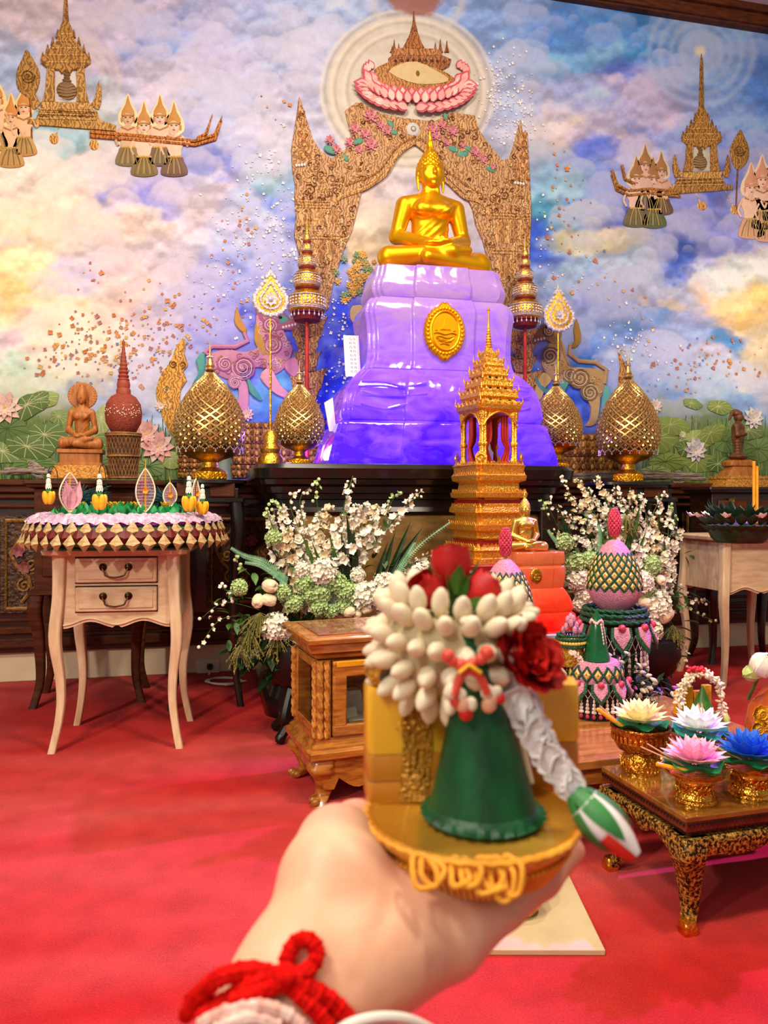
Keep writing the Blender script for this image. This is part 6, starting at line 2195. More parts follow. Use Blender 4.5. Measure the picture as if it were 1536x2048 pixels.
# ================================================================== LOW TABLES
LACQ = M('black_gold_lacquer', '#1a1006', '#96702c', rough=0.34, metal=0.4, ns=150, bump=0.25, bs=160, lo=0.45, hi=0.52, c3='#e0b050')
GTOP = M('polished_table_top', '#6a3f12', '#8f5f22', rough=0.12, ns=5, stretch=(2, 9, 4), coat=0.8)
EDGE = M('red_brown_edge', '#4c1c0c', '#6c2c14', rough=0.35, ns=20)
GZ_ = 0.247
gw, gd = 0.78, 0.31
g0 = fl(1372, 1636, GZ_)
g1 = fl(1202, 1532, GZ_)
gr_ = math.atan2(-(g1 - g0).x, (g1 - g0).y)
gx_, gy_ = Vector((math.cos(gr_), math.sin(gr_), 0)), Vector((-math.sin(gr_), math.cos(gr_), 0))
gd = (g1 - g0).length
gc = g0 + gx_ * gw / 2 + gy_ * gd / 2
gt = thing('low_lacquer_table', 'low table with glossy brown top and gold-flecked black cabriole legs', 'table', (gc.x, gc.y, 0), gr_)
MB().box((0, 0, GZ_ - 0.006), (gw, gd, 0.012)).build('table_top', GTOP, gt, bevel=0.002)
MB().box((0, 0, GZ_ - 0.022), (gw - 0.004, gd - 0.004, 0.02)).build('edge_band', EDGE, gt, bevel=0.002)
MB().box((0, 0, GZ_ - 0.040), (gw - 0.03, gd - 0.03, 0.016)).build('key_band', EDGE, gt, bevel=0.002)
mb, mk = MB(), MB()
for f, (ln, hw) in enumerate(((gw, gd / 2), (gd, gw / 2))):
    for s in (0, PI):
        T0 = TR(0, 0, 0, 0, 0, s - (PI / 2 if f else 0))
        n_ = int(ln / 0.0105)
        for i in range(n_):
            x = (-0.5 + (i + 0.5) / n_) * (ln - 0.006)
            mb.add([(x - 0.004, -hw - 0.0012, GZ_ - 0.014), (x + 0.004, -hw - 0.0012, GZ_ - 0.014), (x, -hw - 0.0012, GZ_ - 0.024), (x, -hw + 0.003, GZ_ - 0.017)], [(0, 1, 2), (0, 3, 1), (1, 3, 2), (2, 3, 0)], T0)
        n_ = int(ln / 0.024)
        for i in range(n_):
            x = (-0.5 + (i + 0.5) / n_) * (ln - 0.04)
            for (a_, b_) in (((-0.010, 0.004), (0.010, 0.004)), ((0.010, 0.004), (0.010, -0.003)), ((0.010, -0.003), (-0.004, -0.003)), ((-0.004, -0.003), (-0.004, 0.0008))):
                mk.tube([(x + a_[0], -hw + 0.0145, GZ_ - 0.040 + a_[1]), (x + b_[0], -hw + 0.0145, GZ_ - 0.040 + b_[1])], 0.0011, 4, T0)
BLKP = M('black_paint', '#120a06', rough=0.5)
tag(mb.build('triangle_inlay', BLKP, gt, smooth=False), kind='stuff')
tag(mk.build('key_pattern', BLKP, gt, smooth=False), kind='stuff')
for f, (ln, hw) in enumerate(((gw, gd / 2), (gd, gw / 2))):
    for s in (0, PI):
        T0 = TR(0, 0, 0, 0, 0, s - (PI / 2 if f else 0))
        ap = [(-ln / 2 + 0.02, GZ_ - 0.046), (ln / 2 - 0.02, GZ_ - 0.046)]
        for i in range(33):
            q = 1 - i / 32
            ap.append(((q - 0.5) * (ln - 0.04), GZ_ - 0.083 - 0.008 * math.cos((q - 0.5) * 6 * PI) - 0.02 * (abs(q - 0.5) * 2) ** 6))
        R_ = [[(x_, -hw + 0.028, z_) for x_, z_ in ap], [(x_, -hw + 0.006, z_) for x_, z_ in ap], [(x_ * 0.985, -hw + 0.001, GZ_ - 0.064 + (z_ - GZ_ + 0.064) * 0.6) for x_, z_ in ap]]
        MB().rings(R_, T0).build('apron', LACQ, gt, angle=50)
for sx in (-1, 1):
    for sy in (-1, 1):
        mb = MB()
        cabriole(mb, sx * (gw / 2 - 0.03), sy * (gd / 2 - 0.03), GZ_ - 0.046, (sx, sy), 0.062, 0.026, 0.012, 0.016, 0.0, 18, 0.2, 0.82)
        lg = mb.build('leg', LACQ, gt, angle=60)
        MB().rings([rrect(w_, w_, 0.006, z_, 3, sx * (gw / 2 - 0.016), sy * (gd / 2 - 0.016)) for z_, w_ in ((0, 0.030), (0.01, 0.034), (0.022, 0.028), (0.03, 0.024))]).build('gilt_foot', GOLD2, lg)

wood0 = fl(1150, 1546, 0.247)
wt = thing('low_wooden_table', 'plain honey-wood low table behind the lacquered one', 'table', (wood0.x + 0.22, g1.y + 0.30, 0), 0.06)
MB().box((0, 0, 0.235), (0.86, 0.50, 0.024)).build('table_top', M('plain_teak_top', '#8a5220', '#b07a38', rough=0.3, ns=3.5, stretch=(2, 10, 6), coat=0.5), wt, bevel=0.004)
for sx in (-1, 1):
    MB().box((sx * 0.40, 0, 0.2), (0.02, 0.44, 0.045)).build('apron', TEAK, wt, bevel=0.002)
    MB().box((0, sx * 0.22, 0.2), (0.78, 0.02, 0.045)).build('apron', TEAK, wt, bevel=0.002)
    for sy in (-1, 1):
        MB().box((sx * 0.39, sy * 0.215, 0.112), (0.05, 0.05, 0.223)).build('leg', TEAK, wt, bevel=0.004)
WTZ = 0.2475

# beige board on the carpet
b0 = fl(1211, 1912)
b1 = fl(1128, 1738)
bd = (b1 - b0)
br = math.atan2(-bd.x, bd.y)
bx_, by_ = Vector((math.cos(br), math.sin(br), 0)), Vector((-math.sin(br), math.cos(br), 0))
bc = b0 - bx_ * 0.20 + by_ * bd.length / 2
o = MB().box((0, 0, 0.006), (0.40, bd.length, 0.012)).build('kneeling_board', M('beige_board', '#b8a078', '#c8b48c', rough=0.6, ns=8), None, (bc.x, bc.y, 0), (0, 0, br), bevel=0.002)
tag(o, 'flat beige board lying on the carpet beneath the held offering', 'board')


# ================================================================== PEDESTAL BOWLS WITH PAPER LOTUSES
def petal_mesh(name, L, W, cup, curl, mat, n=6, th=0.0008, tip=1.0):
    return MB().petal(L, W, cup, curl, None, None, n, tip, th).mesh(name, mat)


def lotus(label, p, r, outer, inner, leafc, stamen='#f2c81c'):
    t = thing('paper_lotus', label, 'flower', p, rnd.uniform(0, 1), 'paper lotuses in gold bowls')
    A = M('lotus_' + outer, outer, inner, rough=0.55, ns=14, sss=0.0)
    pm = petal_mesh('petal', r, r * 0.5, 0.45, 0.25, A, 6, 0.0008, 0.92)
    for ring, (n_, el, s_) in enumerate(((11, 0.12, 1.0), (10, 0.55, 0.92), (9, 1.05, 0.80), (7, 1.7, 0.62))):
        for i in range(n_):
            a_ = 2 * PI * (i + 0.5 * (ring % 2)) / n_ + rnd.uniform(-0.06, 0.06)
            m_ = look_T((0.006 * math.cos(a_), 0.006 * math.sin(a_), 0.006 + 0.002 * ring), (math.cos(a_), math.sin(a_), el), (0, 0, 1))
            o_ = link('petal', pm, t)
            o_.matrix_local = m_ @ Matrix.Scale(s_ * rnd.uniform(0.94, 1.05), 4)
    mb = MB()
    for i in range(26):
        a_, q_ = rnd.uniform(0, 6.28), rnd.uniform(0, 0.3) * r
        mb.tube([(q_ * 0.6 * math.cos(a_), q_ * 0.6 * math.sin(a_), 0.01), (q_ * math.cos(a_), q_ * math.sin(a_), r * 0.42)], [0.001, 0.0018], 5)
    tag(mb.build('stamens', M('stamen_' + stamen, stamen, rough=0.5), t), kind='stuff')
    mb = MB()
    n_ = 44
    R_ = []
    for q_, (rr_, zz_) in enumerate(((0.1, 0.002), (0.5, -0.002), (0.8, 0.0), (0.98, 0.008))):
        R_.append([(rr_ * r * (1 + 0.05 * math.sin(5 * i) * (q_ == 3)) * math.cos(2 * PI * i / n_), rr_ * r * (1 + 0.05 * math.sin(5 * i) * (q_ == 3)) * math.sin(2 * PI * i / n_), zz_ + 0.006 * math.sin(i * 0.86) * (q_ > 1)) for i in range(n_)])
    mb.rings(R_, cap=False)
    mb.build('leaf_pad', leafc, t)
    return t


PADG = M('paper_leaf', '#146a3c', '#2c9a60', rough=0.5, ns=20)
PADT = M('paper_leaf_teal', '#1c8a84', '#3cb4a4', rough=0.5, ns=20)
GBOWL = M('embossed_gold', '#c07c18', '#f4c450', rough=0.26, metal=1.0, ns=70, bump=0.7, bs=110)
CBOWL = M('copper_bowl', '#8a4a1c', '#c08038', rough=0.3, metal=1.0, ns=60, bump=0.4, bs=120)


def gbowl(label, p, rb, rr_, h, copper=False, scallop=True):
    t = thing('gold_bowl', label, 'bowl', p, 0, 'gold pedestal bowls on the lacquered table')
    if copper:
        MB().lathe([(rb, 0), (rb * 1.02, 0.008), (rb * 0.98, h * 0.30), (rb * 0.86, h * 0.40), (rb * 0.80, h * 0.44)], 40).build('foot', GBOWL, t)
        MB().lathe([(rb * 0.80, h * 0.44), (rb * 1.2, h * 0.52), (rr_ * 0.92, h * 0.72), (rr_ * 0.96, h * 0.93), (rr_, h), (rr_ * 0.98, h + 0.004), (rr_ * 0.9, h), (rr_ * 0.8, h * 0.75), (0.01, h * 0.6)], 40).build('bowl', CBOWL, t)
        mb = MB()
        for i in range(36):
            a_ = 2 * PI * i / 36
            x_, y_ = rr_ * 0.955 * math.cos(a_), rr_ * 0.955 * math.sin(a_)
            mb.box((0, 0, h * 0.80), (0.003, 0.006, h * 0.14), TR(x_, y_, 0, 0, 0, a_))
        for i in range(28):
            a_ = 2 * PI * i / 28
            mb.tube([(rb * 1.02 * math.cos(a_ + 0.06 * math.sin(k_)), rb * 1.02 * math.sin(a_ + 0.06 * math.sin(k_)), 0.008 + h * 0.26 * k_ / 5) for k_ in range(6)], 0.0015, 4)
        tag(mb.build('embossing', GBOWL, t), kind='stuff')
    else:
        MB().lathe([(rb * 1.06, 0), (rb * 1.08, 0.006), (rb * 1.0, 0.010), (rb * 1.04, 0.014), (rb * 0.90, 0.024), (rb * 0.84, h * 0.5), (rb * 0.95, h * 0.62), (rb * 0.90, h * 0.72), (rb * 1.05, h * 0.80)], 40).build('foot', GBOWL, t)
        mb = MB()
        R_ = []
        n_ = 64
        for q_, (r0, z_) in enumerate(((rb * 1.0, h * 0.76), (rr_ * 0.85, h * 0.84), (rr_ * 0.97, h * 0.96), (rr_, h), (rr_ * 0.94, h * 0.99), (rr_ * 0.8, h * 0.88), (0.01, h * 0.84))):
            sc = 0.045 if q_ in (2, 3, 4) else 0.0
            R_.append([(r0 * (1 + sc * math.cos(12 * 2 * PI * i / n_)) * math.cos(2 * PI * i / n_), r0 * (1 + sc * math.cos(12 * 2 * PI * i / n_)) * math.sin(2 * PI * i / n_), z_ + (0.004 * math.cos(12 * 2 * PI * i / n_) if sc else 0)) for i in range(n_)])
        mb.rings(R_).build('scalloped_dish', GBOWL, t)
        mb = MB()
        for i in range(20):
            a_ = 2 * PI * i / 20
            mb.tube([(rb * 0.93 * math.cos(a_ + 0.10 * math.sin(k_ * 1.3)), rb * 0.93 * math.sin(a_ + 0.10 * math.sin(k_ * 1.3)), 0.022 + (h * 0.62 - 0.022) * k_ / 7) for k_ in range(8)], 0.0018, 4)
        tag(mb.build('embossing', GBOWL, t), kind='stuff')
    return t


INC = M('incense_stick', '#c89a6c', rough=0.7)
CAND = M('yellow_candle', '#e8981c', '#f4b030', rough=0.45, ns=20, sss=0.1)


def stick(name, label, cat, p0, p1, r, mat, grp):
    d_ = Vector(p1) - Vector(p0)
    mb = MB().tube([(0, 0, 0), tuple(d_ * 0.97), tuple(d_)], [r, r * 0.92, r * 0.3], 8)
    o_ = mb.build(name, mat, None, p0)
    return tag(o_, label, cat, grp)


def bowl_set(u, v, rb, rr_, h, copper, wlab, llab, cols, pad, stam, lr, dirx=-1, sticks=True, zt=GZ_):
    p = fl(u, v, zt)
    gbowl(wlab, p, rb, rr_, h, copper)
    q = Vector((p.x, p.y, p.z + h + 0.004))
    lotus(llab, q, lr, cols[0], cols[1], pad, stam)
    return p


p1 = bowl_set(1281, 1542, 0.045, 0.071, 0.108, True, 'copper-bodied bowl on a gold foot holding the yellow lotus', 'yellow paper lotus in the copper-bodied bowl', ('#f2e49a', '#fdf6cc'), PADG, '#f0c840', 0.066)
p2 = bowl_set(1389, 1602, 0.041, 0.074, 0.075, False, 'gold bowl under the pink lotus, nearest the table corner', 'pink paper lotus on a green pad', ('#f090b8', '#fbd4e2'), PADG, '#f4b8cc', 0.066)
p3 = bowl_set(1499, 1590, 0.042, 0.074, 0.075, False, 'gold bowl under the blue lotus', 'bright blue paper lotus on a green pad', ('#1450d0', '#2c78e8'), PADG, '#2c64d8', 0.070)
p4 = bowl_set(1398, 1534, 0.042, 0.072, 0.080, False, 'gold bowl under the white lotus, behind the pink one', 'white paper lotus with a yellow heart', ('#e8f0ee', '#fbfdfa'), PADT, '#f4d814', 0.070)
g_ = 'candles and incense by the lotuses'
for (pa, h0, dx, dz, du, kind_, lab) in ((p1, 0.09, -0.085, 0.062, 0.0, 'c', 'thick yellow candle leaning out of the copper-bodied bowl'), (p1, 0.09, -0.068, 0.062, 0.012, 'i', 'thin incense stick beside the thick yellow candle'),
                                         (p2, 0.075, -0.098, 0.045, 0.0, 'i', 'longest pale incense stick leaning left of the pink lotus'), (p2, 0.075, -0.076, 0.047, 0.012, 'i', 'shorter pale incense stick beside the pink lotus'), (p2, 0.07, -0.074, 0.018, -0.02, 'c', 'short yellow candle under the pink lotus pad'),
                                         (p3, 0.08, -0.104, 0.050, 0.0, 'i', 'long incense stick beside the blue lotus'), (p3, 0.08, -0.086, 0.044, 0.012, 'i', 'short incense stick beside the blue lotus'), (p3, 0.08, -0.075, 0.028, 0.02, 'c', 'short yellow candle beside the blue lotus'),
                                         (p4, 0.09, -0.010, 0.07, -0.03, 'i', 'upright incense stick in the white lotus'), (p4, 0.09, 0.004, 0.068, -0.025, 'i', 'second upright incense stick in the white lotus, leaning')):
    a_ = Vector((pa.x - (0.02 if abs(dx) > 0.02 else 0), pa.y + du, pa.z + h0))
    stick('candle' if kind_ == 'c' else 'incense_stick', lab, 'candle' if kind_ == 'c' else 'incense', a_, a_ + Vector((dx, 0.02, dz)), 0.0055 if kind_ == 'c' else 0.0018, CAND if kind_ == 'c' else INC, g_)

# orange vase with yellow flowers and lotus buds at the table's side
pv = fl(1556, 1540, GZ_)
VAS = M('orange_glaze', '#b8480c', '#d8641c', rough=0.2, ns=8, coat=0.5)
vs_ = thing('orange_vase', 'round orange vase with a narrow neck beside the blue lotus', 'vase', pv)
MB().lathe([(0.03, 0), (0.035, 0.004), (0.06, 0.05), (0.074, 0.10), (0.066, 0.15), (0.04, 0.185), (0.022, 0.21), (0.022, 0.235), (0.028, 0.245), (0.02, 0.244)], 40).build('vase_body', VAS, vs_)
for i, (u, v, r_) in enumerate(((1512, 1425, 0.026), (1530, 1448, 0.028), (1508, 1456, 0.022))):
    q = at(u, v, pv.y - 0.06)
    t = thing('yellow_flower', ('upper yellow ruffled flower tied to the orange vase', 'largest yellow ruffled flower tied to the orange vase', 'lowest yellow ruffled flower tied to the orange vase')[i], 'flower', q, 0, 'yellow flowers on the orange vase')
    for ring in range(3):
        for k_ in range(8):
            a_ = 2 * PI * (k_ + 0.5 * ring) / 8
            mb = MB().petal(r_ * (1.1 - 0.25 * ring), r_ * 0.9, 0.5, 0.4, look_T((0, -0.004 * ring, 0), (math.cos(a_), -0.3 - 0.6 * ring, math.sin(a_)), (0, -1, 0)), None, 4, 0.5, 0.0006)
            mb.build('petal', YEL, t)
GBUD = M('green_lotus_bud', '#9ab04c', '#d0dc90', rough=0.5, ns=12)


def bud(label, p, d_, r, L, mat, mat2, n_=6):
    t = thing('lotus_bud', label, 'flower', p, 0, 'folded lotus buds')
    for ring in range(2):
        for i in range(n_):
            a_ = 2 * PI * (i + 0.5 * ring) / n_
            T_ = look_T((0, 0, 0), d_) @ Matrix.Rotation(a_, 4, 'X') @ Matrix.Translation((0, 0, -r * (0.95 - 0.2 * ring)))
            mb = MB()
            vs2, fs2 = [], []
            for k_ in range(7):
                f = k_ / 6
                zz_ = r * (0.95 - 0.2 * ring) * (1 - math.sin(PI * min(0.98, 0.12 + 0.86 * f)) ** 0.7)
                wd = r * 1.25 * math.sin(PI * min(0.97, 0.12 + 0.86 * f)) ** 0.8
                for j in (-1, 0, 1):
                    vs2.append((L * f, wd * j / 2, zz_ + abs(j) * r * 0.25))
            for k_ in range(6):
                for j in range(2):
                    fs2.append((k_ * 3 + j, k_ * 3 + j + 3, k_ * 3 + j + 4, k_ * 3 + j + 1))
            mb.add(vs2, fs2, T_)
            mb.build('petal', mat if ring == 0 else mat2, t)
    MB().tube([(0, 0, 0), tuple(Vector(d_).normalized() * -0.10)], 0.004, 8).build('stem', LEAF, t)
    return t


bud('pale green lotus bud pointing sideways from the orange vase', at(1520, 1340, pv.y), (-1, -0.3, -0.12), 0.022, 0.062, GBUD, GBUD)
bud('open white lotus with folded petals atop the orange vase', at(1520, 1345, pv.y - 0.01), (-0.15, -0.6, 0.8), 0.034, 0.062, PETALW, CREAMP, 7)
bud('white lotus bud just behind the red silk rose', at(1085, 1340, 2.15), (1, -0.2, -0.2), 0.026, 0.075, PETALW, GBUD)
bud('second cream lotus bud low beside the green beaded cone', at(1112, 1360, 2.10), (0.6, -0.4, -0.6), 0.022, 0.06, PETALW, CREAMP)

# ================================================================== BEADED OFFERING CONES
BPINK = M('pink_bead', '#c4708c', '#e8a4b8', rough=0.4, ns=240, bump=0.7, bs=300)
BGRN = M('green_bead', '#06301c', '#14603c', rough=0.35, ns=200, bump=0.6, bs=260)
BYEL = M('yellow_bead', '#c8a838', '#e8d070', rough=0.35, ns=200)
BTAS = M('tassel_bead', '#d8bca8', '#f0dcd0', rough=0.35, ns=100)
BROS = M('rose_bead', '#b02c48', '#d84c60', rough=0.35, ns=60)


def lathe_r(prof, z):
    for (a, p), (b, q) in zip([(z_, r_) for r_, z_ in prof], [(z_, r_) for r_, z_ in prof][1:]):
        if a <= z <= b and b > a:
            return p + (q - p) * (z - a) / (b - a)
    return prof[-1][0]


def diamonds(t, prof, z0, z1, rows, cols, kk):
    lat, sq = MB(), MB()
    for d_ in (-1, 1):
        for c_ in range(cols):
            pts = []
            for k_ in range(rows * 4 + 1):
                z_ = z0 + (z1 - z0) * k_ / (rows * 4)
                r_ = lathe_r(prof, z_) * 1.015
                a_ = 2 * PI * (c_ + d_ * k_ / 4 * 0.5 * 1) / cols
                pts.append((r_ * math.cos(a_), r_ * math.sin(a_), z_))
            lat.tube(pts, 0.0028 * kk, 4)
    tag(lat.build('green_lattice', BGRN, t), kind='stuff')
    core = MB()
    for m_ in range(1, rows):
        z_ = z0 + (z1 - z0) * m_ / rows
        r_ = lathe_r(prof, z_) * 1.01
        sl = (lathe_r(prof, min(z1, z_ + 0.004)) - lathe_r(prof, z_ - 0.004)) / 0.008
        for c_ in range(cols):
            a_ = 2 * PI * (c_ + 0.5 * m_ + 0.5) / cols
            nrm = Vector((math.cos(a_), math.sin(a_), -sl))
            T_ = look_T((r_ * math.cos(a_), r_ * math.sin(a_), z_), nrm)
            w_ = r_ * PI / cols * 0.62
            h_ = (z1 - z0) / rows * 0.62
            sq.add([(0.001, w_, 0), (0.001, 0, h_), (0.001, -w_, 0), (0.001, 0, -h_), (0.003 * kk, w_ * 0.5, 0), (0.003 * kk, 0, h_ * 0.5), (0.003 * kk, -w_ * 0.5, 0), (0.003 * kk, 0, -h_ * 0.5)],
                   [(4, 5, 6, 7), (0, 1, 5, 4), (1, 2, 6, 5), (2, 3, 7, 6), (3, 0, 4, 7)], T_)
            core.ell((0.003 * kk, 0, 0), (0.0015 * kk, w_ * 0.28, h_ * 0.28), 5, 4, T_)
    tag(sq.build('yellow_diamond', BYEL, t, smooth=False), kind='stuff')
    tag(core.build('diamond_heart', BROS, t), kind='stuff')


def skirt(t, R, z, n_, L, ls):        # lotus-petal skirt with bead tassels below
    pm = MB()
    pm.prism([(-R * 0.30, 0), (R * 0.30, 0), (R * 0.34, -L * 0.4), (R * 0.16, -L * 0.8), (0, -L), (-R * 0.16, -L * 0.8), (-R * 0.34, -L * 0.4)], 0.008, None, None, 0.8)
    m1 = pm.mesh('skirt_petal', BGRN, angle=30)
    pm = MB()
    pm.prism([(-R * 0.22, 0), (R * 0.22, 0), (R * 0.25, -L * 0.36), (R * 0.10, -L * 0.66), (0, -L * 0.82), (-R * 0.10, -L * 0.66), (-R * 0.25, -L * 0.36)], 0.006, TR(0, -0.008, 0), None, 0.8)
    m2 = pm.mesh('petal_inlay', BPINK, angle=30)
    m3 = MB().ell((0, -0.016, -0.004), 0.011 * R / 0.09, 10, 8).mesh('rose_knob', BROS)
    for i in range(n_):
        a_ = 2 * PI * i / n_ + 0.2
        o_ = link('skirt_petal', m1, t, (R * math.cos(a_), R * math.sin(a_), z), (-0.35, 0, a_ + PI / 2))
        link('petal_inlay', m2, o_)
        link('rose_knob', m3, o_)
    nb = n_ * 3
    mb, ms = MB(), MB()
    for i in range(nb):
        a_, a2 = 2 * PI * i / nb, 2 * PI * (i + 0.5) / nb
        for s in (-1, 1):
            for q in range(2):
                aa, ab = a_ + s * q * PI / nb, a_ + s * (q + 1) * PI / nb
                mb.tube([(R * 0.98 * math.cos(aa), R * 0.98 * math.sin(aa), z - L * 0.3 - ls * 0.16 * q), (R * 0.98 * math.cos(ab), R * 0.98 * math.sin(ab), z - L * 0.3 - ls * 0.16 * (q + 1))], 0.0012, 4)
        x_, y_ = R * math.cos(a_), R * math.sin(a_)
        for q in range(4):
            mb.ell((x_, y_, z - L * 0.3 - ls * (0.40 + 0.13 * q)), (0.0036 + 0.0016 * q,) * 2 + (ls * 0.07,), 6, 5)
        ms.ell((x_, y_, z - L * 0.3 - ls * 0.95), (0.006, 0.006, ls * 0.09), 6, 5)
    tag(mb.build('bead_tassel', BTAS, t), kind='stuff')
    tag(ms.build('rose_tassel_tip', BROS, t), kind='stuff')


DKSK = M('dark_underskirt', '#140c0c', '#2c1418', rough=0.7, ns=20)


def tall_cone(label, u, Y):
    p = at(u, 1440, Y)
    kk = (p - ORI).dot(Fw) / F
    t = thing('beaded_cone', label, 'offering', (p.x, p.y, WTZ), 0, 'tall beaded egg offerings')
    z = lambda v: (1446 - v) * kk
    MB().lathe([(58 * kk, 0), (56 * kk, z(1400)), (50 * kk, z(1310)), (62 * kk, z(1302)), (40 * kk, z(1296))], 28).build('stand', DKSK, t)
    skirt(t, 62 * kk, z(1306), 9, 52 * kk, 90 * kk)
    for q, (v, r_) in enumerate(((1296, 64), (1285, 62), (1276, 58))):
        mb = MB()
        for s in range(2):
            mb.tube([((r_ + 2.5 * math.sin(i * 0.9 + s * PI)) * kk * math.cos(2 * PI * i / 84), (r_ + 2.5 * math.sin(i * 0.9 + s * PI)) * kk * math.sin(2 * PI * i / 84), z(v) + 1.6 * kk * math.cos(i * 0.9 + s * PI)) for i in range(84)], 3.4 * kk, 5, closed=True)
        mb.build('green_braid', BGRN, t)
    prof = [(30 * kk, z(1276)), (44 * kk, z(1262)), (52 * kk, z(1242)), (53 * kk, z(1230)), (50 * kk, z(1210)), (44 * kk, z(1190)), (34 * kk, z(1168)), (23 * kk, z(1152)), (12 * kk, z(1141)), (4 * kk, z(1138))]
    MB().lathe(prof, 40).build('pink_egg', BPINK, t)
    diamonds(t, prof, z(1238), z(1164), 7, 18, kk / 0.0015)
    mb = MB()
    for i in range(9):
        a_ = 2 * PI * i / 9
        mb.petal(18 * kk, 8 * kk, 0.3, 0.2, look_T((0, 0, z(1140)), (math.cos(a_) * 0.5, math.sin(a_) * 0.5, 1)), None, 4)
    mb.build('green_calyx', M('yellow_green', '#8a9c30', '#b4c050', rough=0.5, ns=20), t)
    mb = MB()
    for k_ in range(12):
        for i in range(9):
            a_ = 2 * PI * (i + 0.5 * (k_ % 2)) / 9
            f = k_ / 11
            r_ = 11 * kk * math.sin(PI * (0.15 + 0.75 * f)) ** 0.7
            mb.ell((r_ * math.cos(a_), r_ * math.sin(a_), z(1130) + (1130 - 1080) * kk * f), (3.2 * kk, 3.2 * kk, 4.2 * kk), 6, 5)
    mb.ell((0, 0, z(1104)), (9 * kk, 9 * kk, 26 * kk), 10, 8)
    tag(mb.build('rose_bud_finial', BROS, t), kind='stuff')
    return t


tall_cone('tall pink beaded egg with a green diamond lattice, before the pale flowers', 1229, 2.36)
tall_cone('tall pink beaded egg mostly hidden behind the jasmine garland', 1011, 2.22)
# low beaded stand with green silk cone, gilt cup and flower garland
p = at(1190, 1445, 2.14)
kk = (p - ORI).dot(Fw) / F
z = lambda v: (1448 - v) * kk
ls_ = thing('beaded_stand', 'low pink and green beaded stand with bead tassels', 'offering', (p.x, p.y, WTZ))
MB().lathe([(50 * kk, 0), (50 * kk, z(1376)), (40 * kk, z(1372))], 28).build('stand_core', DKSK, ls_)
prof = [(52 * kk, z(1378)), (54 * kk, z(1368)), (52 * kk, z(1350)), (44 * kk, z(1338)), (20 * kk, z(1336))]
MB().lathe(prof, 36).build('beaded_collar', BPINK, ls_)
diamonds(ls_, prof, z(1374), z(1344), 2, 16, kk / 0.0013)
skirt(ls_, 54 * kk, z(1376), 9, 40 * kk, 54 * kk)
zt_ = WTZ + z(1336)
pc_ = at(1193, 1337, 2.12)
gc_ = thing('green_cone', 'small shiny green cone with a pink bead wreath on the beaded stand', 'cone', (pc_.x, pc_.y, zt_))
SHG = M('green_glaze', '#03401c', '#0a6434', rough=0.16, ns=8, coat=0.6)
MB().lathe([(26 * kk, 0), (26 * kk, 3 * kk), (22 * kk, 22 * kk), (15 * kk, 60 * kk), (9 * kk, 82 * kk), (1 * kk, 100 * kk)], 30).build('cone_body', SHG, gc_)
mb = MB()
for i in range(26):
    a_ = 2 * PI * i / 26
    mb.ell((11.5 * kk * math.cos(a_), 11.5 * kk * math.sin(a_), 76 * kk + 3 * kk * math.sin(i)), 2.8 * kk, 6, 5)
for s in (0.3, 0.9):
    for q in range(7):
        mb.ell(((12 + q) * kk * math.cos(-PI / 2 + s), (12 + q) * kk * math.sin(-PI / 2 + s), (70 - 6 * q) * kk), (2.6 * kk, 2.6 * kk, 4 * kk), 6, 5)
tag(mb.build('bead_wreath', M('pale_pink_bead', '#d89a94', '#f0ccc4', rough=0.4, ns=60), gc_), kind='stuff')
pg = at(1142, 1337, 2.16)
cu_ = thing('gilt_cup', 'small gilt beaded cup with dark green bands beside the shiny green cone', 'cup', (pg.x, pg.y, zt_ - 14 * kk))
MB().lathe([(24 * kk, 0), (26 * kk, 4 * kk), (25 * kk, 34 * kk), (27 * kk, 36 * kk), (14 * kk, 37 * kk)], 28).build('cup_body', M('gilt_weave', '#8a6418', '#d8a83c', rough=0.35, metal=0.7, ns=120, bump=0.7, bs=160), cu_)
for q, (zz_, r_, m_) in enumerate(((40, 27, BGRN), (47, 28, BYEL), (54, 28, BGRN), (61, 26, BGRN))):
    mb = MB()
    for i in range(30):
        a_ = 2 * PI * i / 30
        mb.ell((r_ * kk * math.cos(a_), r_ * kk * math.sin(a_), zz_ * kk), (3.6 * kk,) * 3, 6, 5)
    mb.build('bead_band', m_, cu_)
for i in range(12):
    a_, f = 2.4 * i, i / 12
    r_ = 16 * kk * (1 - f * 0.8)
    mb = MB().ell((0, 0, 0), (5 * kk, 5 * kk, 9 * kk), 8, 6, TR(r_ * math.cos(a_), r_ * math.sin(a_), (66 + 32 * f) * kk))
    mb.build('pink_bud', BPINK, cu_)
mb = MB()
for i in range(40):
    f = i / 39
    for q in range(3):
        mb.ell(((-14 + 30 * f + rnd.uniform(-4, 4)) * kk, (-27 + rnd.uniform(-3, 3)) * kk, (34 - 40 * (f - 0.3) ** 2 * 1.2 - 18 * f + rnd.uniform(-4, 4)) * kk), 2.4 * kk, 5, 4)
tag(mb.build('bead_swag', BTAS, cu_), kind='stuff')

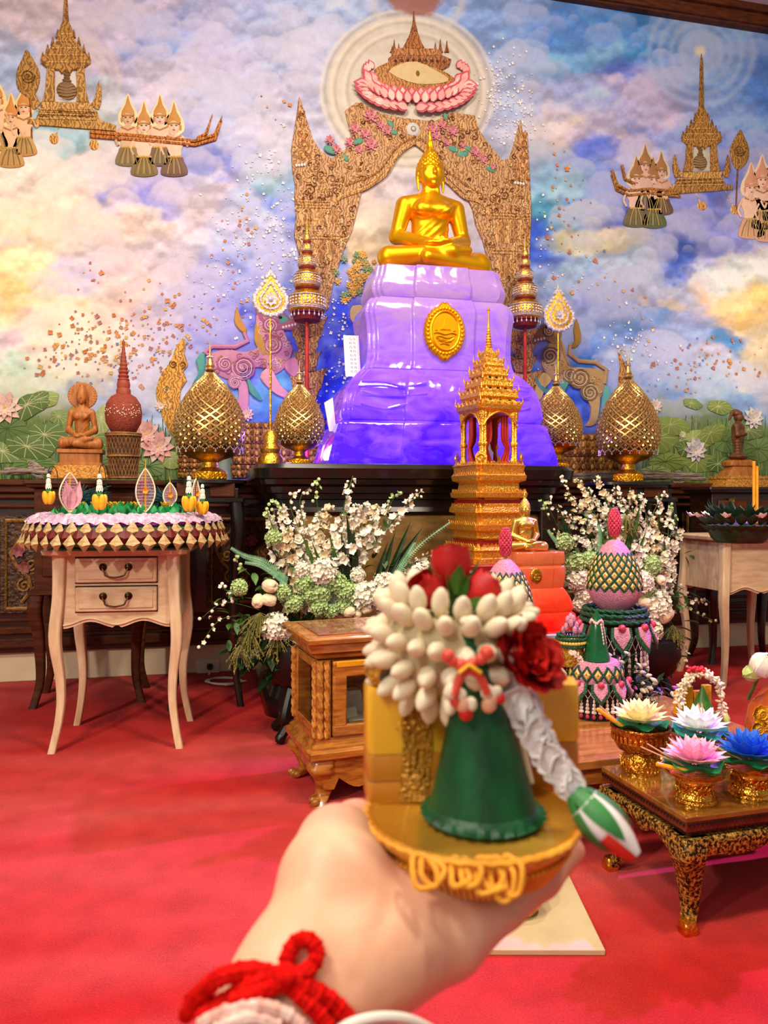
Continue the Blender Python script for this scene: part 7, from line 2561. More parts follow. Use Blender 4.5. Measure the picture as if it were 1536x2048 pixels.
# trailing dark spray of buds at the stand's side
t = thing('bud_spray', 'dark trailing spray of white and pink buds between the beaded stands', 'flower spray', at(1262, 1440, 2.22))
og = t.location.copy()
og.z = WTZ + 0.004
t.location = og
BUDW = M('pale_bud', '#b8a88c', '#e4d8c0', rough=0.5, ns=30)
BUDP = M('magenta_bud', '#a02470', '#d060a0', rough=0.5, ns=30)
r2_ = random.Random(5)
lf, bw, bp_ = [], [], []
for k_ in range(16):
    u, v = r2_.uniform(1225, 1345), r2_.uniform(1310, 1425)
    e_ = at(u, v, 2.22 + r2_.uniform(-0.05, 0.05)) - og
    e_.z = max(e_.z, 0.012)
    mb = MB().tube(crs([(0.0, 0, 0.05), tuple(e_ * 0.5 + Vector((0, 0, 0.05))), tuple(e_)], 4, False), 0.0016, 5)
    br_ = mb.build('twig', DLEAF, t)
    for j in range(5):
        q = e_ * (0.45 + 0.13 * j) + Vector((r2_.uniform(-0.02, 0.02), r2_.uniform(-0.02, 0.02), r2_.uniform(-0.005, 0.03)))
        q.z = max(q.z, 0.014)
        d_ = (r2_.gauss(0, 1), r2_.gauss(0, 1), r2_.gauss(0.2, 0.6))
        m_ = MB().petal(r2_.uniform(0.03, 0.045), 0.018, 0.3, -0.15, look_T(q, d_), None, 4)
        m_.build('leaf', DLEAF, br_)
        if j % 2 == 0:
            d2 = Vector((r2_.gauss(0, 1), r2_.gauss(-0.6, 0.6), r2_.gauss(0, 0.6))).normalized()
            m_ = MB().lathe([(0.001, 0), (0.006, 0.006), (0.0075, 0.013), (0.005, 0.022), (0.001, 0.028)], 8, look_T(q, d2) @ Matrix.Rotation(PI / 2, 4, 'Y'))
            m_.build('flower_bud', BUDW if r2_.random() < 0.7 else BUDP, br_)

# distant twin of the hand-held offering: gilt dish, cone, jasmine garland
p = fl(1394, 1450, WTZ)
kk = (p - ORI).dot(Fw) / F * 1.05
mt = thing('garland_offering', 'small green cone offering draped with a white garland, behind the white lotus', 'offering', p)
z = lambda v: (1466 - v) * kk
MB().lathe([(22 * kk, 0), (26 * kk, 4 * kk), (44 * kk, 16 * kk), (46 * kk, 20 * kk), (20 * kk, 19 * kk)], 28).build('gilt_dish', GBOWL, mt)
MB().lathe([(26 * kk, 19 * kk), (24 * kk, 26 * kk), (1 * kk, 78 * kk)], 24, TR(2 * kk, -14 * kk, 0)).build('green_cone', M('leaf_cone', '#2c5a1c', '#4c8430', rough=0.4, ns=14), mt)
for i in range(4):
    MB().box(((-30 + 20 * i) * kk, 14 * kk, (40 + 10 * (i % 2)) * kk), (17 * kk, 10 * kk, 44 * kk)).build('yellow_packet', M('yellow_card', '#d8960c', '#eab428', rough=0.4, ns=10), mt, bevel=0.002)
mb = MB()
for i in range(210):
    f = rnd.random()
    a_ = PI * (1.05 - 1.1 * f)
    x_, z_ = (4 + 46 * math.cos(a_)) * kk, (46 + 54 * max(0.0, math.sin(a_)) - (44 * max(0, f - 0.85) / 0.15)) * kk
    d_ = Vector((rnd.gauss(0, 1), rnd.gauss(0, 1), rnd.gauss(0, 1))).normalized()
    mb.ell((0, 0, 0), (6 * kk, 2.6 * kk, 2.6 * kk), 6, 5, look_T((x_ + d_.x * 6 * kk, -6 * kk + d_.y * 8 * kk, z_ + d_.z * 6 * kk), d_))
tag(mb.build('jasmine_garland', JAS, mt), kind='stuff')
mb = MB()
for i in range(24):
    mb.ell((rnd.gauss(-2, 9) * kk, rnd.gauss(-6, 5) * kk, (106 + rnd.uniform(-3, 5)) * kk), 4 * kk, 6, 5)
mb.build('red_petal_top', ROSER, mt)
mb = MB().lathe([(0.002, 0), (7 * kk, 5 * kk), (8 * kk, 14 * kk), (3 * kk, 24 * kk)], 12, TR(52 * kk, -14 * kk, 0 * kk))
mb.build('rose_bud', GBUD, mt)


# ================================================================== FLOWER ARRANGEMENTS
def floret(mb, p, d, r, n_=5, T0=None):
    T_ = look_T(p, d)
    for i in range(n_):
        a_ = 2 * PI * i / n_
        mb.petal(r, r * 0.75, 0.2, 0.25, T_ @ look_T((0, 0, 0), (0.45, math.cos(a_), math.sin(a_)), (1, 0, 0)), None, 3, 0.7)


GRNS = [LEAF, DLEAF, MINT]
OLIV = M('olive_grass', '#5c5a24', '#8a8640', rough=0.6, ns=30)


def arrangement(label, uc, vfoot, Y, spec, seed):
    R = random.Random(seed)
    og = at(uc, vfoot, Y)
    og.z = 0
    t = thing('flower_arrangement', label, 'flowers', og)
    P = lambda u, v, dy=0.0: at(u, v, Y + dy) - og
    kk = (at(uc, 1150, Y) - ORI).dot(Fw) / F
    # container
    cu, cv = spec['pot']
    c0 = P(cu, cv)
    MB().lathe([(0.06, 0.0), (0.10, 0.03), (0.13, 0.10), (0.12, 0.17), (0.10, 0.18)], 24, TR(c0.x, c0.y, c0.z - 0.12)).build('urn', BLACK, t)
    zb = c0.z - 0.12
    for i in range(4):
        a_ = PI / 4 + i * PI / 2
        MB().tube(crs([(c0.x + 0.05 * math.cos(a_), c0.y + 0.05 * math.sin(a_), zb + 0.01), (c0.x + 0.09 * math.cos(a_), c0.y + 0.09 * math.sin(a_), zb * 0.5), (c0.x + 0.08 * math.cos(a_), c0.y + 0.08 * math.sin(a_), 0.06), (c0.x + 0.13 * math.cos(a_), c0.y + 0.13 * math.sin(a_), 0.012)], 5, False), [0.02] * 15 + [0.012], 8).build('stand_leg', BLACK, t)
    hub = P(cu, cv - 40)
    for (u, v, dy, dens, fr, kind_) in spec['stalks']:
        tip = P(u, v, dy)
        mid = hub * 0.45 + tip * 0.55 + Vector((R.uniform(-0.02, 0.02), R.uniform(-0.03, 0.0), 0.03))
        pts = [Vector(q) for q in crs([tuple(hub), tuple(mid), tuple(tip)], 8, False)]
        st = MB().tube(pts, 0.0024, 5).build('stalk', LEAF, t)
        mb = MB()
        dens = int(dens * 1.35)
        for j in range(dens):
            f = 0.25 + 0.75 * j / dens
            q = pts[min(len(pts) - 1, int(f * (len(pts) - 1)))]
            d_ = Vector((R.gauss(0, 1), R.gauss(-0.7, 0.8), R.gauss(0.2, 0.7))).normalized()
            rr_ = fr * 1.5 * (1.25 - 0.7 * f) * R.uniform(0.8, 1.15)
            floret(mb, q + d_ * fr * 1.3 * (1.3 - f), d_, rr_)
            if f > 0.8:
                d2 = Vector((R.gauss(0, 1), R.gauss(-0.3, 1), R.gauss(0.3, 0.7))).normalized()
                mb.ell((0, 0, 0), (fr * 0.35, fr * 0.28, fr * 0.28), 6, 5, look_T(q + d2 * fr * 0.9, d2))
        o_ = mb.build('florets', PETALW if kind_ == 'w' else CREAMP, st)
        tag(o_, kind='stuff')
        lfm = MB()
        for j in range(7):
            q = pts[int(R.uniform(0.15, 0.75) * (len(pts) - 1))]
            lfm.petal(R.uniform(0.03, 0.06), 0.016, 0.2, -0.2, look_T(q, (R.gauss(0, 1), R.gauss(-0.3, 0.7), R.gauss(0.4, 0.6))), None, 4)
        tag(lfm.build('stalk_leaf', LEAF, st), kind='stuff')
    for (u0, v0, u1, v1, w_, m_) in spec['blades']:
        a_, b_ = P(u0, v0, -0.04), P(u1, v1, -0.06)
        d_ = b_ - a_
        mb = MB().petal(d_.length, w_, 0.5, 0.06, look_T(a_, d_, (0, -1, 0)), None, 8, 1.0, 0.001, 0.6)
        mb.build('blade_leaf', m_, t)
    # green and white globes
    ball = MB()
    for i in range(130):
        ph = math.acos(1 - 2 * (i + 0.5) / 130)
        th = PI * (1 + 5 ** 0.5) * i
        d_ = Vector((math.sin(ph) * math.cos(th), math.sin(ph) * math.sin(th), math.cos(ph)))
        floret(ball, d_ * R.uniform(0.74, 0.95), (d_ + Vector((R.gauss(0, .25), R.gauss(0, .25), R.gauss(0, .25)))).normalized(), R.uniform(0.22, 0.34), 5)
    ball.ell((0, 0, 0), 0.78, 12, 8)
    bg, bw_ = ball.mesh('allium_ball', GREENB), ball.mesh('hydrangea_ball', PETALW)
    for (u, v, r_, k_) in spec['balls']:
        link('allium_ball' if k_ == 'g' else 'hydrangea_head', bg if k_ == 'g' else bw_, t, P(u, v, -0.06 - 0.02 * R.random()), (R.uniform(0, 3), R.uniform(0, 3), 0), scale=r_ * kk * 0.92)
    for (u, v, r_) in spec['tulips']:
        mb = MB()
        for i in range(6):
            a_ = 2 * PI * i / 6
            T_ = Matrix.Rotation(a_, 4, 'Z')
            mb.ell((0.35, 0, 0), (0.5, 0.62, 1.0), 8, 6, T_)
        mb.build('tulip', CREAMP, t, P(u, v, -0.09), (R.uniform(-0.8, 0.8), R.uniform(0.6, 1.6), R.uniform(0, 3)), scale=r_ * kk * 0.8)
    for pts in spec['ferns']:
        c_ = [P(u, v, -0.07) for u, v in pts]
        cv_ = [Vector(q) for q in crs([tuple(q) for q in c_], 14, False)]
        mb = MB().tube(cv_, 0.002, 5)
        n_ = len(cv_)
        for i in range(2, n_ - 1):
            d_ = (cv_[i + 1] - cv_[i - 1]).normalized()
            w_ = 0.022 * (1 - 0.7 * i / n_)
            for s in (-1, 1):
                sd = d_.cross(Vector((0, -1, 0))).normalized() * s
                mb.petal(w_, w_ * 0.26, 0.1, 0.1, look_T(cv_[i], sd + d_ * 0.5, (0, -1, 0)), None, 3)
        mb.build('fern_frond', spec.get('fernmat', MINT), t)
    for (u, v, n_, sp, m_, ln) in spec['foliage']:
        for i in range(n_):
            q = P(u + R.gauss(0, sp), v + R.gauss(0, sp * 0.7), R.uniform(-0.06, 0.06))
            mb = MB().petal(R.uniform(0.6, 1.1) * ln, ln * 0.42, 0.25, -0.2, look_T(q, (R.gauss(0, 1), R.gauss(-0.7, 0.5), R.gauss(-0.1, 0.8))), None, 5, 1.0, 0.0006)
            mb.build('leaf', m_, t)
    for pts in spec['sprigs']:
        c_ = [tuple(P(u, v, -0.03)) for u, v in pts]
        cv_ = crs(c_, 5, False)
        tw_ = MB().tube(cv_, 0.0014, 4).build('sprig', LEAF, t)
        mb = MB()
        for j in range(4, len(cv_)):
            q = Vector(cv_[j]) + Vector((R.uniform(-0.014, 0.014), R.uniform(-0.01, 0.01), R.uniform(-0.01, 0.014)))
            if j % 2:
                floret(mb, q, (R.gauss(0, 1), -1, R.gauss(0, 1)), 0.012)
            else:
                mb.ell(tuple(q), (0.007, 0.006, 0.007), 6, 5)
        tag(mb.build('sprig_bloom', PETALW if R.random() < 0.6 else GREENB, tw_), kind='stuff')
    for (u, v, n_) in spec['heads']:      # drooping grassy seed heads
        c_ = P(u, v, -0.08)
        mb = MB()
        for i in range(n_):
            a_ = R.gauss(0, 0.5)
            L = R.uniform(0.05, 0.11)
            e = c_ + Vector((L * math.sin(a_), R.uniform(-0.03, 0.01), -L * math.cos(a_)))
            mb.tube([c_, (c_ + e) / 2 + Vector((0, -0.01, 0.008)), e], 0.0012, 4)
            for j in range(6):
                q = c_ + (e - c_) * (0.3 + 0.12 * j)
                mb.ell((q.x + R.uniform(-0.004, 0.004), q.y, q.z), (0.003, 0.003, 0.005), 5, 4)
        tag(mb.build('seed_head', OLIV, t), kind='stuff')
    return t


specL = dict(pot=(600, 1310), balls=[(607, 1168, 22, 'g'), (640, 1186, 25, 'g'), (672, 1166, 22, 'g'), (694, 1182, 22, 'g'), (638, 1214, 19, 'g'), (588, 1206, 20, 'g'), (662, 1222, 16, 'g'), (688, 1212, 19, 'g'), (547, 1076, 17, 'g'), (479, 1175, 17, 'g'), (620, 1190, 18, 'g'), (566, 1184, 17, 'g'), (712, 1196, 18, 'g'),
             (646, 1144, 30, 'w'), (728, 1192, 32, 'w'), (552, 1255, 30, 'w'), (770, 1168, 24, 'w'), (715, 1150, 16, 'w'), (840, 1150, 24, 'w'), (760, 1205, 22, 'w'), (806, 1190, 24, 'w'), (600, 1140, 20, 'w')],
             tulips=[(540, 1172, 20), (516, 1202, 18), (538, 1200, 18), (700, 1224, 16), (734, 1218, 16), (716, 1228, 12)],
             stalks=[(536, 1024, 0.02, 30, 0.019, 'w'), (560, 1010, -0.02, 30, 0.019, 'w'), (600, 1024, 0.0, 30, 0.020, 'w'), (575, 1060, -0.05, 30, 0.020, 'c'), (640, 1018, 0.04, 30, 0.018, 'w'), (660, 1008, 0.03, 28, 0.019, 'c'), (706, 952, 0.0, 26, 0.017, 'w'), (716, 1010, -0.05, 34, 0.020, 'w'), (735, 1004, -0.02, 30, 0.019, 'w'), (756, 1010, 0.03, 30, 0.019, 'c'), (778, 1008, 0.0, 30, 0.018, 'w'), (846, 978, -0.02, 26, 0.018, 'w'), (800, 1030, 0.02, 28, 0.018, 'w'), (690, 1030, 0.0, 30, 0.018, 'c'), (620, 1050, 0.02, 26, 0.02, 'w'), (880, 1102, 0.0, 20, 0.017, 'w'), (862, 1130, -0.02, 20, 0.018, 'w'), (740, 1060, -0.06, 26, 0.02, 'w')],
             blades=[(715, 1180, 690, 1020, 0.022, DLEAF), (712, 1180, 706, 1050, 0.02, DLEAF), (700, 1190, 680, 1060, 0.018, DLEAF), (760, 1180, 846, 1050, 0.024, DLEAF), (765, 1185, 820, 1040, 0.02, DLEAF), (768, 1190, 835, 1070, 0.02, DLEAF), (755, 1180, 790, 1060, 0.018, DLEAF), (745, 1190, 775, 1080, 0.02, DLEAF), (690, 1190, 655, 1060, 0.016, LEAF), (660, 1180, 622, 1080, 0.014, LEAF), (640, 1160, 600, 1060, 0.012, LEAF), (758, 1200, 762, 1130, 0.022, LEAF)],
             ferns=[[(780, 1195), (800, 1140), (840, 1090), (900, 1045)], [(782, 1200), (792, 1150), (815, 1110), (830, 1085)], [(570, 1160), (530, 1125), (490, 1112), (462, 1096)], [(575, 1165), (555, 1150), (520, 1130), (490, 1125)]],
             foliage=[(540, 1160, 16, 26, LEAF, 0.06), (520, 1290, 26, 34, DLEAF, 0.09), (560, 1320, 18, 28, DLEAF, 0.10), (600, 1260, 12, 24, DLEAF, 0.08), (480, 1240, 18, 22, LEAF, 0.05), (660, 1120, 14, 50, LEAF, 0.05), (800, 1150, 16, 30, LEAF, 0.05), (700, 1100, 12, 50, LEAF, 0.05), (455, 1190, 8, 14, LEAF, 0.04)],
             sprigs=[[(600, 1060), (580, 1010), (592, 985)], [(610, 1060), (600, 1000), (620, 975)], [(640, 1040), (632, 990), (634, 962)], [(590, 1080), (560, 1020), (545, 1008)], [(560, 1090), (540, 1040), (536, 1022)], [(520, 1200), (470, 1190), (440, 1172)], [(500, 1230), (440, 1240), (402, 1290)], [(520, 1220), (450, 1205), (405, 1235)], [(760, 1060), (785, 1000), (800, 985)], [(500, 1150), (480, 1130), (470, 1118)]],
             heads=[(520, 1225, 40), (500, 1260, 30), (555, 1270, 30), (480, 1290, 20)])
arrangement('lush white and pale green flower arrangement in a black urn behind the teak chest', 610, 1430, 2.93, specL, 21)
specR = dict(pot=(1300, 1300), balls=[(1195, 1150, 18, 'w'), (1280, 1165, 26, 'w'), (1160, 1160, 24, 'w'), (1130, 1085, 18, 'g'), (1300, 1130, 22, 'g'), (1310, 1210, 34, 'w'), (1290, 1180, 20, 'g'), (1255, 1160, 22, 'w'), (1170, 1190, 20, 'w'), (1300, 1260, 26, 'w'), (1180, 1120, 18, 'g'), (1150, 1125, 22, 'g'), (1160, 1210, 16, 'w')],
             tulips=[(1330, 1230, 22), (1290, 1205, 16), (1172, 1174, 12), (1322, 1160, 14)],
             stalks=[(1110, 1010, 0.0, 20, 0.014, 'w'), (1150, 955, 0.02, 28, 0.018, 'c'), (1172, 975, 0.03, 30, 0.018, 'w'), (1190, 950, 0.0, 28, 0.017, 'c'), (1215, 985, 0.02, 26, 0.017, 'w'), (1228, 970, 0.0, 24, 0.017, 'w'), (1260, 975, -0.02, 24, 0.017, 'c'), (1280, 985, 0.0, 24, 0.016, 'w'), (1318, 985, 0.0, 16, 0.016, 'w'), (1338, 1020, 0.0, 18, 0.017, 'w'), (1360, 1055, 0.0, 24, 0.019, 'w'), (1330, 1075, -0.04, 26, 0.02, 'w'), (1300, 1080, -0.05, 24, 0.02, 'c'), (1345, 1130, -0.02, 16, 0.017, 'w'), (1140, 1020, 0.0, 24, 0.017, 'c'), (1175, 1030, -0.03, 26, 0.018, 'w'), (1200, 1060, 0.0, 20, 0.016, 'w'), (1240, 1040, 0.0, 20, 0.017, 'c'), (1415, 1200, 0.0, 8, 0.012, 'w'), (1160, 1000, 0.03, 30, 0.02, 'w'), (1130, 985, 0.02, 26, 0.019, 'c'), (1200, 1005, -0.02, 30, 0.02, 'w'), (1240, 1000, 0.03, 28, 0.02, 'c'), (1270, 1020, -0.03, 28, 0.02, 'w'), (1300, 1030, 0.0, 26, 0.02, 'c'), (1185, 1080, -0.05, 26, 0.021, 'w'), (1265, 1085, -0.06, 24, 0.021, 'w'), (1150, 1070, -0.04, 24, 0.02, 'w'), (1105, 1060, 0, 18, 0.018, 'c')],
             blades=[(1225, 1140, 1215, 1000, 0.022, LEAF), (1235, 1140, 1208, 1030, 0.02, LEAF), (1250, 1140, 1278, 1000, 0.024, LEAF), (1245, 1130, 1262, 1040, 0.02, LEAF), (1215, 1130, 1190, 1030, 0.018, LEAF), (1145, 1110, 1118, 1020, 0.02, DLEAF), (1150, 1120, 1130, 1040, 0.016, DLEAF), (1260, 1150, 1290, 1060, 0.018, LEAF), (1195, 1150, 1180, 1080, 0.02, LEAF)],
             ferns=[[(1195, 1150), (1196, 1110), (1200, 1070), (1196, 1050)], [(1170, 1170), (1140, 1110), (1110, 1080), (1096, 1060)]],
             foliage=[(1140, 1100, 30, 26, LEAF, 0.05), (1200, 1120, 34, 46, LEAF, 0.05), (1290, 1100, 26, 36, LEAF, 0.05), (1320, 1270, 24, 24, DLEAF, 0.08), (1310, 1330, 18, 20, DLEAF, 0.10), (1130, 1150, 16, 20, MINT, 0.05), (1260, 1040, 20, 34, OLIV, 0.05), (1350, 1190, 14, 20, LEAF, 0.05)],
             sprigs=[[(1330, 1100), (1350, 1040), (1340, 1010)], [(1300, 1040), (1320, 1000), (1338, 988)], [(1330, 1160), (1370, 1180), (1420, 1205)], [(1330, 1180), (1380, 1220), (1425, 1240)], [(1120, 1060), (1100, 1020), (1098, 1000)], [(1340, 1240), (1370, 1290), (1376, 1330)], [(1100, 1040), (1088, 1018), (1086, 1008)], [(1150, 1000), (1130, 970), (1126, 955)]],
             heads=[(1345, 1250, 30), (1330, 1290, 24), (1250, 1030, 26)])
arrangement('airy cream flower arrangement behind the pink beaded egg', 1290, 1400, 3.02, specR, 33)

# ================================================================== DARK LEAF FLOAT ON THE SECOND CREAM TABLE
p = fl(1500, 1088, 0.726)
t = thing('leaf_float', 'dark green folded-leaf float with white blossoms and tall candles', 'offering', (p.x + 0.03, p.y + 0.10, 0.7262))
MB().lathe([(0.09, 0), (0.11, 0.02), (0.13, 0.07), (0.02, 0.08)], 24).build('base', DLEAF, t)
for ring, (r_, z_, n_) in enumerate(((0.13, 0.04, 20), (0.16, 0.075, 22), (0.12, 0.10, 18))):
    for i in range(n_):
        a_ = 2 * PI * i / n_ + 0.1 * ring
        MB().petal(0.06, 0.04, 0.4, 0.35, look_T((r_ * 0.8 * math.cos(a_), r_ * 0.8 * math.sin(a_), z_), (math.cos(a_), math.sin(a_), 0.3 + 0.2 * ring)), None, 4, 1.0, 0.001).build('folded_leaf', DLEAF, t)
for i in range(9):
    a_ = 2 * PI * i / 9 + 0.3
    mb = MB()
    for q in range(5):
        b_ = 2 * PI * q / 5
        mb.petal(0.026, 0.02, 0.3, 0.3, look_T((0, 0, 0), (math.cos(b_), math.sin(b_), 0.3)), None, 4, 0.7)
    mb.ell((0, 0, 0.004), 0.005, 6, 5)
    mb.build('white_blossom', PETALW, t, (0.19 * math.cos(a_), 0.19 * math.sin(a_), 0.105), (0.4 * math.sin(a_), -0.4 * math.cos(a_), 0))
for i in range(26):
    a_, r_ = rnd.uniform(0, 6.28), rnd.uniform(0, 0.10)
    MB().petal(rnd.uniform(0.06, 0.10), 0.02, 0.3, 0.1, look_T((r_ * math.cos(a_), r_ * math.sin(a_), 0.09), (0.6 * math.cos(a_), 0.6 * math.sin(a_), 1)), None, 4, 1.0, 0.0008).build('leaf_spike', DLEAF, t)
for i in range(2):
    MB().tube([(0.02 + 0.014 * i, -0.06, 0.08), (0.02 + 0.014 * i, -0.06, 0.33 - 0.02 * i)], 0.006, 8).build('yellow_candle', CAND, t)

# ================================================================== WALL SOCKET AND CABLE
p = at(416, 1332, WALL - 0.03)
t = thing('wall_socket', 'white double socket on the baseboard by the black urn', 'socket', (p.x, WALL - 0.034, p.z))
MB().box((0, 0, 0), (0.115, 0.008, 0.07)).build('face_plate', WHITE, t, bevel=0.002)
for s in (-1, 1):
    MB().box((s * 0.026, -0.005, 0.0), (0.040, 0.004, 0.045)).build('outlet', WHITE, t, bevel=0.001)
MB().lathe([(0.016, 0), (0.016, 0.02), (0.011, 0.034), (0.005, 0.05)], 14, TR(0.01, -0.006, 0, PI / 2)).build('plug', BLACK, t)
pts = []
for i in range(70):
    f = i / 69
    a_ = f * 6.5 * PI
    r_ = 30 - 8 * f
    pts.append(fl(448 + r_ * math.cos(a_) * 1.3, 1362 + 5 * math.sin(a_) * (1 + 0.6 * f), 0.006 + 0.006 * f))
pts = [p + Vector((0.01, -0.05, -0.02)), p + Vector((0.0, -0.09, -0.09))] + pts
o = MB().tube(crs([tuple(q) for q in pts], 2, False), 0.0042, 6).build('power_cable', WHITE)
tag(o, 'loose coil of white power cable on the carpet below the socket', 'cable')

# ================================================================== THE HELD-OUT HAND
SKIN = M('skin', '#dea07c', '#eab898', rough=0.45, ns=9, sss=0.35, bump=0.04, bs=160)


def hand_sdf(P):
    C = lambda u, v, Z: tuple(cz(u, v, Z))
    cap = lambda a, b, ra, rb: sd_cap(P, C(*a), C(*b), ra, rb)
    # forearm and wrist: two bones side by side
    d = cap((440, 2150, 0.262), (568, 1955, 0.287), 0.0165, 0.0155)
    d = smin(d, cap((560, 2200, 0.262), (672, 1988, 0.289), 0.0165, 0.0150), 0.016)
    # heel of the hand, thenar and hypothenar pads
    d = smin(d, cap((570, 1950, 0.288), (676, 1775, 0.318), 0.0160, 0.0220), 0.016)
    d = smin(d, cap((678, 1982, 0.290), (878, 1862, 0.322), 0.0150, 0.0180), 0.016)
    d = smin(d, cap((650, 1940, 0.292), (800, 1815, 0.338), 0.0165, 0.0165), 0.02)
    d = smin(d, cap((740, 1905, 0.305), (860, 1830, 0.338), 0.0165, 0.015), 0.02)
    # thumb rising along the dish
    t = cap((662, 1752, 0.320), (672, 1692, 0.340), 0.0205, 0.0165)
    t = smin(t, cap((672, 1692, 0.340), (712, 1656, 0.368), 0.0150, 0.0120), 0.008)
    t = smin(t, cap((712, 1656, 0.368), (745, 1640, 0.398), 0.0118, 0.0090), 0.006)
    d = smin(d, t, 0.010)
    # four fingers reaching under the dish
    for ch in (((790, 1815, 0.340, 0.013), (835, 1800, 0.378, 0.0095), (880, 1765, 0.405, 0.0085), (915, 1725, 0.430, 0.007)),
               ((835, 1822, 0.340, 0.013), (905, 1800, 0.380, 0.0095), (965, 1760, 0.412, 0.0085), (1000, 1722, 0.438, 0.007)),
               ((880, 1835, 0.338, 0.013), (980, 1792, 0.378, 0.0092), (1040, 1752, 0.408, 0.0082), (1075, 1722, 0.428, 0.0068)),
               ((905, 1868, 0.322, 0.0150), (1008, 1815, 0.336, 0.0088), (1085, 1757, 0.347, 0.0078), (1143, 1700, 0.360, 0.0064))):
        f = None
        for a, b in zip(ch, ch[1:]):
            q = cap(a[:3], b[:3], a[3], b[3])
            f = q if f is None else smin(f, q, 0.004)
        d = smin(d, f, 0.007)
    # palm creases
    for ln in (((772, 1745, 0.296), (790, 1800, 0.300), (760, 1860, 0.285)), ((860, 1800, 0.318), (930, 1830, 0.312), (960, 1870, 0.308)), ((640, 1890, 0.276), (700, 1960, 0.276), (740, 2000, 0.278))):
        for a, b in zip(ln, ln[1:]):
            c = sd_cap(P, C(*a), C(*b), 0.0016, 0.0016)
            d = d + 0.0007 * np.exp(-(np.maximum(c, 0) / 0.0022) ** 2)
    return d


pts = [cz(u, v, Z) for u, v, Z in ((330, 2230, 0.235), (760, 2300, 0.235), (1180, 1660, 0.45), (560, 1600, 0.30), (640, 1600, 0.42), (480, 1900, 0.25))]
lo = [min(p[i] for p in pts) - 0.03 for i in range(3)]
hi = [max(p[i] for p in pts) + 0.03 for i in range(3)]
hd = sculpt('person', hand_sdf, lo, hi, 0.0017, SKIN, None, None, 4)
tag(hd, 'outstretched open hand and forearm, palm up, carrying the small offering dish', 'person')


def skin_z(u, v, Z):          # depth of the skin surface along the line of sight
    zs = np.linspace(0.22, 0.34, 121)
    P = np.array([list(cz(u, v, float(q))) for q in zs], np.float32)
    hit = np.nonzero(hand_sdf(P) < 0)[0]
    return float(zs[hit[0]]) if len(hit) else Z + 0.02


def ctube(pts, r, n=8, sm=5, closed=False):
    q = crs([tuple(cz(*p)) for p in pts], sm, closed)
    return MB().tube(q, r, n, closed=closed)


YARN = M('red_yarn', '#c00808', '#e01c14', rough=0.95, ns=260, bump=0.3, bs=300, spec=0.05)
YARNP = M('pale_yarn', '#d8a090', '#f0d4c8', rough=0.9, ns=200, spec=0.1)
by_t = thing('yarn_bracelet', 'fluffy red yarn bracelet tied in a bow round the wrist', 'bracelet', cz(570, 1955, skin_z(570, 1955, 0.256) - 0.004))
bo = by_t.location.copy()


def yarn(name, pts, r, mat=YARN):
    pts = [(u, v, skin_z(u, v, Z) - 0.5 * r - (0.262 - Z) * 0.25) for u, v, Z in pts]
    q = [Vector(p) - bo for p in crs([tuple(cz(*p)) for p in pts], 10, False)]
    rs = [r * (1 + 0.09 * math.sin(i * 2.3) + 0.07 * math.sin(i * 5.1)) for i in range(len(q))]
    return MB().tube(q, rs, 8).build(name, mat, by_t)


yarn('band', [(372, 2030, 0.262), (405, 1985, 0.252), (440, 1955, 0.248), (500, 1945, 0.250), (570, 1955, 0.254)], 0.0031)
yarn('band', [(380, 2000, 0.262), (430, 1962, 0.250), (480, 1938, 0.252), (530, 1942, 0.252), (575, 1958, 0.254)], 0.0028)
yarn('band', [(570, 1955, 0.254), (620, 1975, 0.256), (660, 2000, 0.258), (690, 2030, 0.262), (712, 2064, 0.268)], 0.0031)
yarn('band', [(575, 1965, 0.253), (605, 1995, 0.252), (640, 2030, 0.252), (660, 2065, 0.252)], 0.0030)
yarn('bow_loop', [(572, 1955, 0.252), (575, 1915, 0.250), (592, 1885, 0.250), (618, 1880, 0.250), (634, 1903, 0.250), (622, 1934, 0.250), (585, 1955, 0.252)], 0.0030)
yarn('bow_loop', [(565, 1950, 0.250), (520, 1962, 0.247), (470, 1985, 0.246), (430, 2015, 0.247), (400, 2035, 0.25)], 0.0026)
yarn('tail', [(560, 1965, 0.250), (520, 1985, 0.247), (470, 2000, 0.246), (420, 2012, 0.248)], 0.0030)
yarn('pale_strand', [(400, 2050, 0.246), (460, 2020, 0.244), (520, 2012, 0.244), (575, 2030, 0.246), (610, 2060, 0.25)], 0.0024, YARNP)
yarn('pale_strand', [(430, 2060, 0.246), (500, 2035, 0.244), (560, 2050, 0.246)], 0.0024, YARNP)
MB().ell((0, 0, 0), 0.0048, 10, 8).build('knot', YARN, by_t)
o = ctube([(660, 2075, 0.262), (700, 2048, 0.262), (760, 2034, 0.266), (820, 2040, 0.272), (880, 2070, 0.28)], 0.0018).build('wrist_cord', WHITE)
tag(o, 'thin white cord crossing the wrist below the red yarn', 'cord')

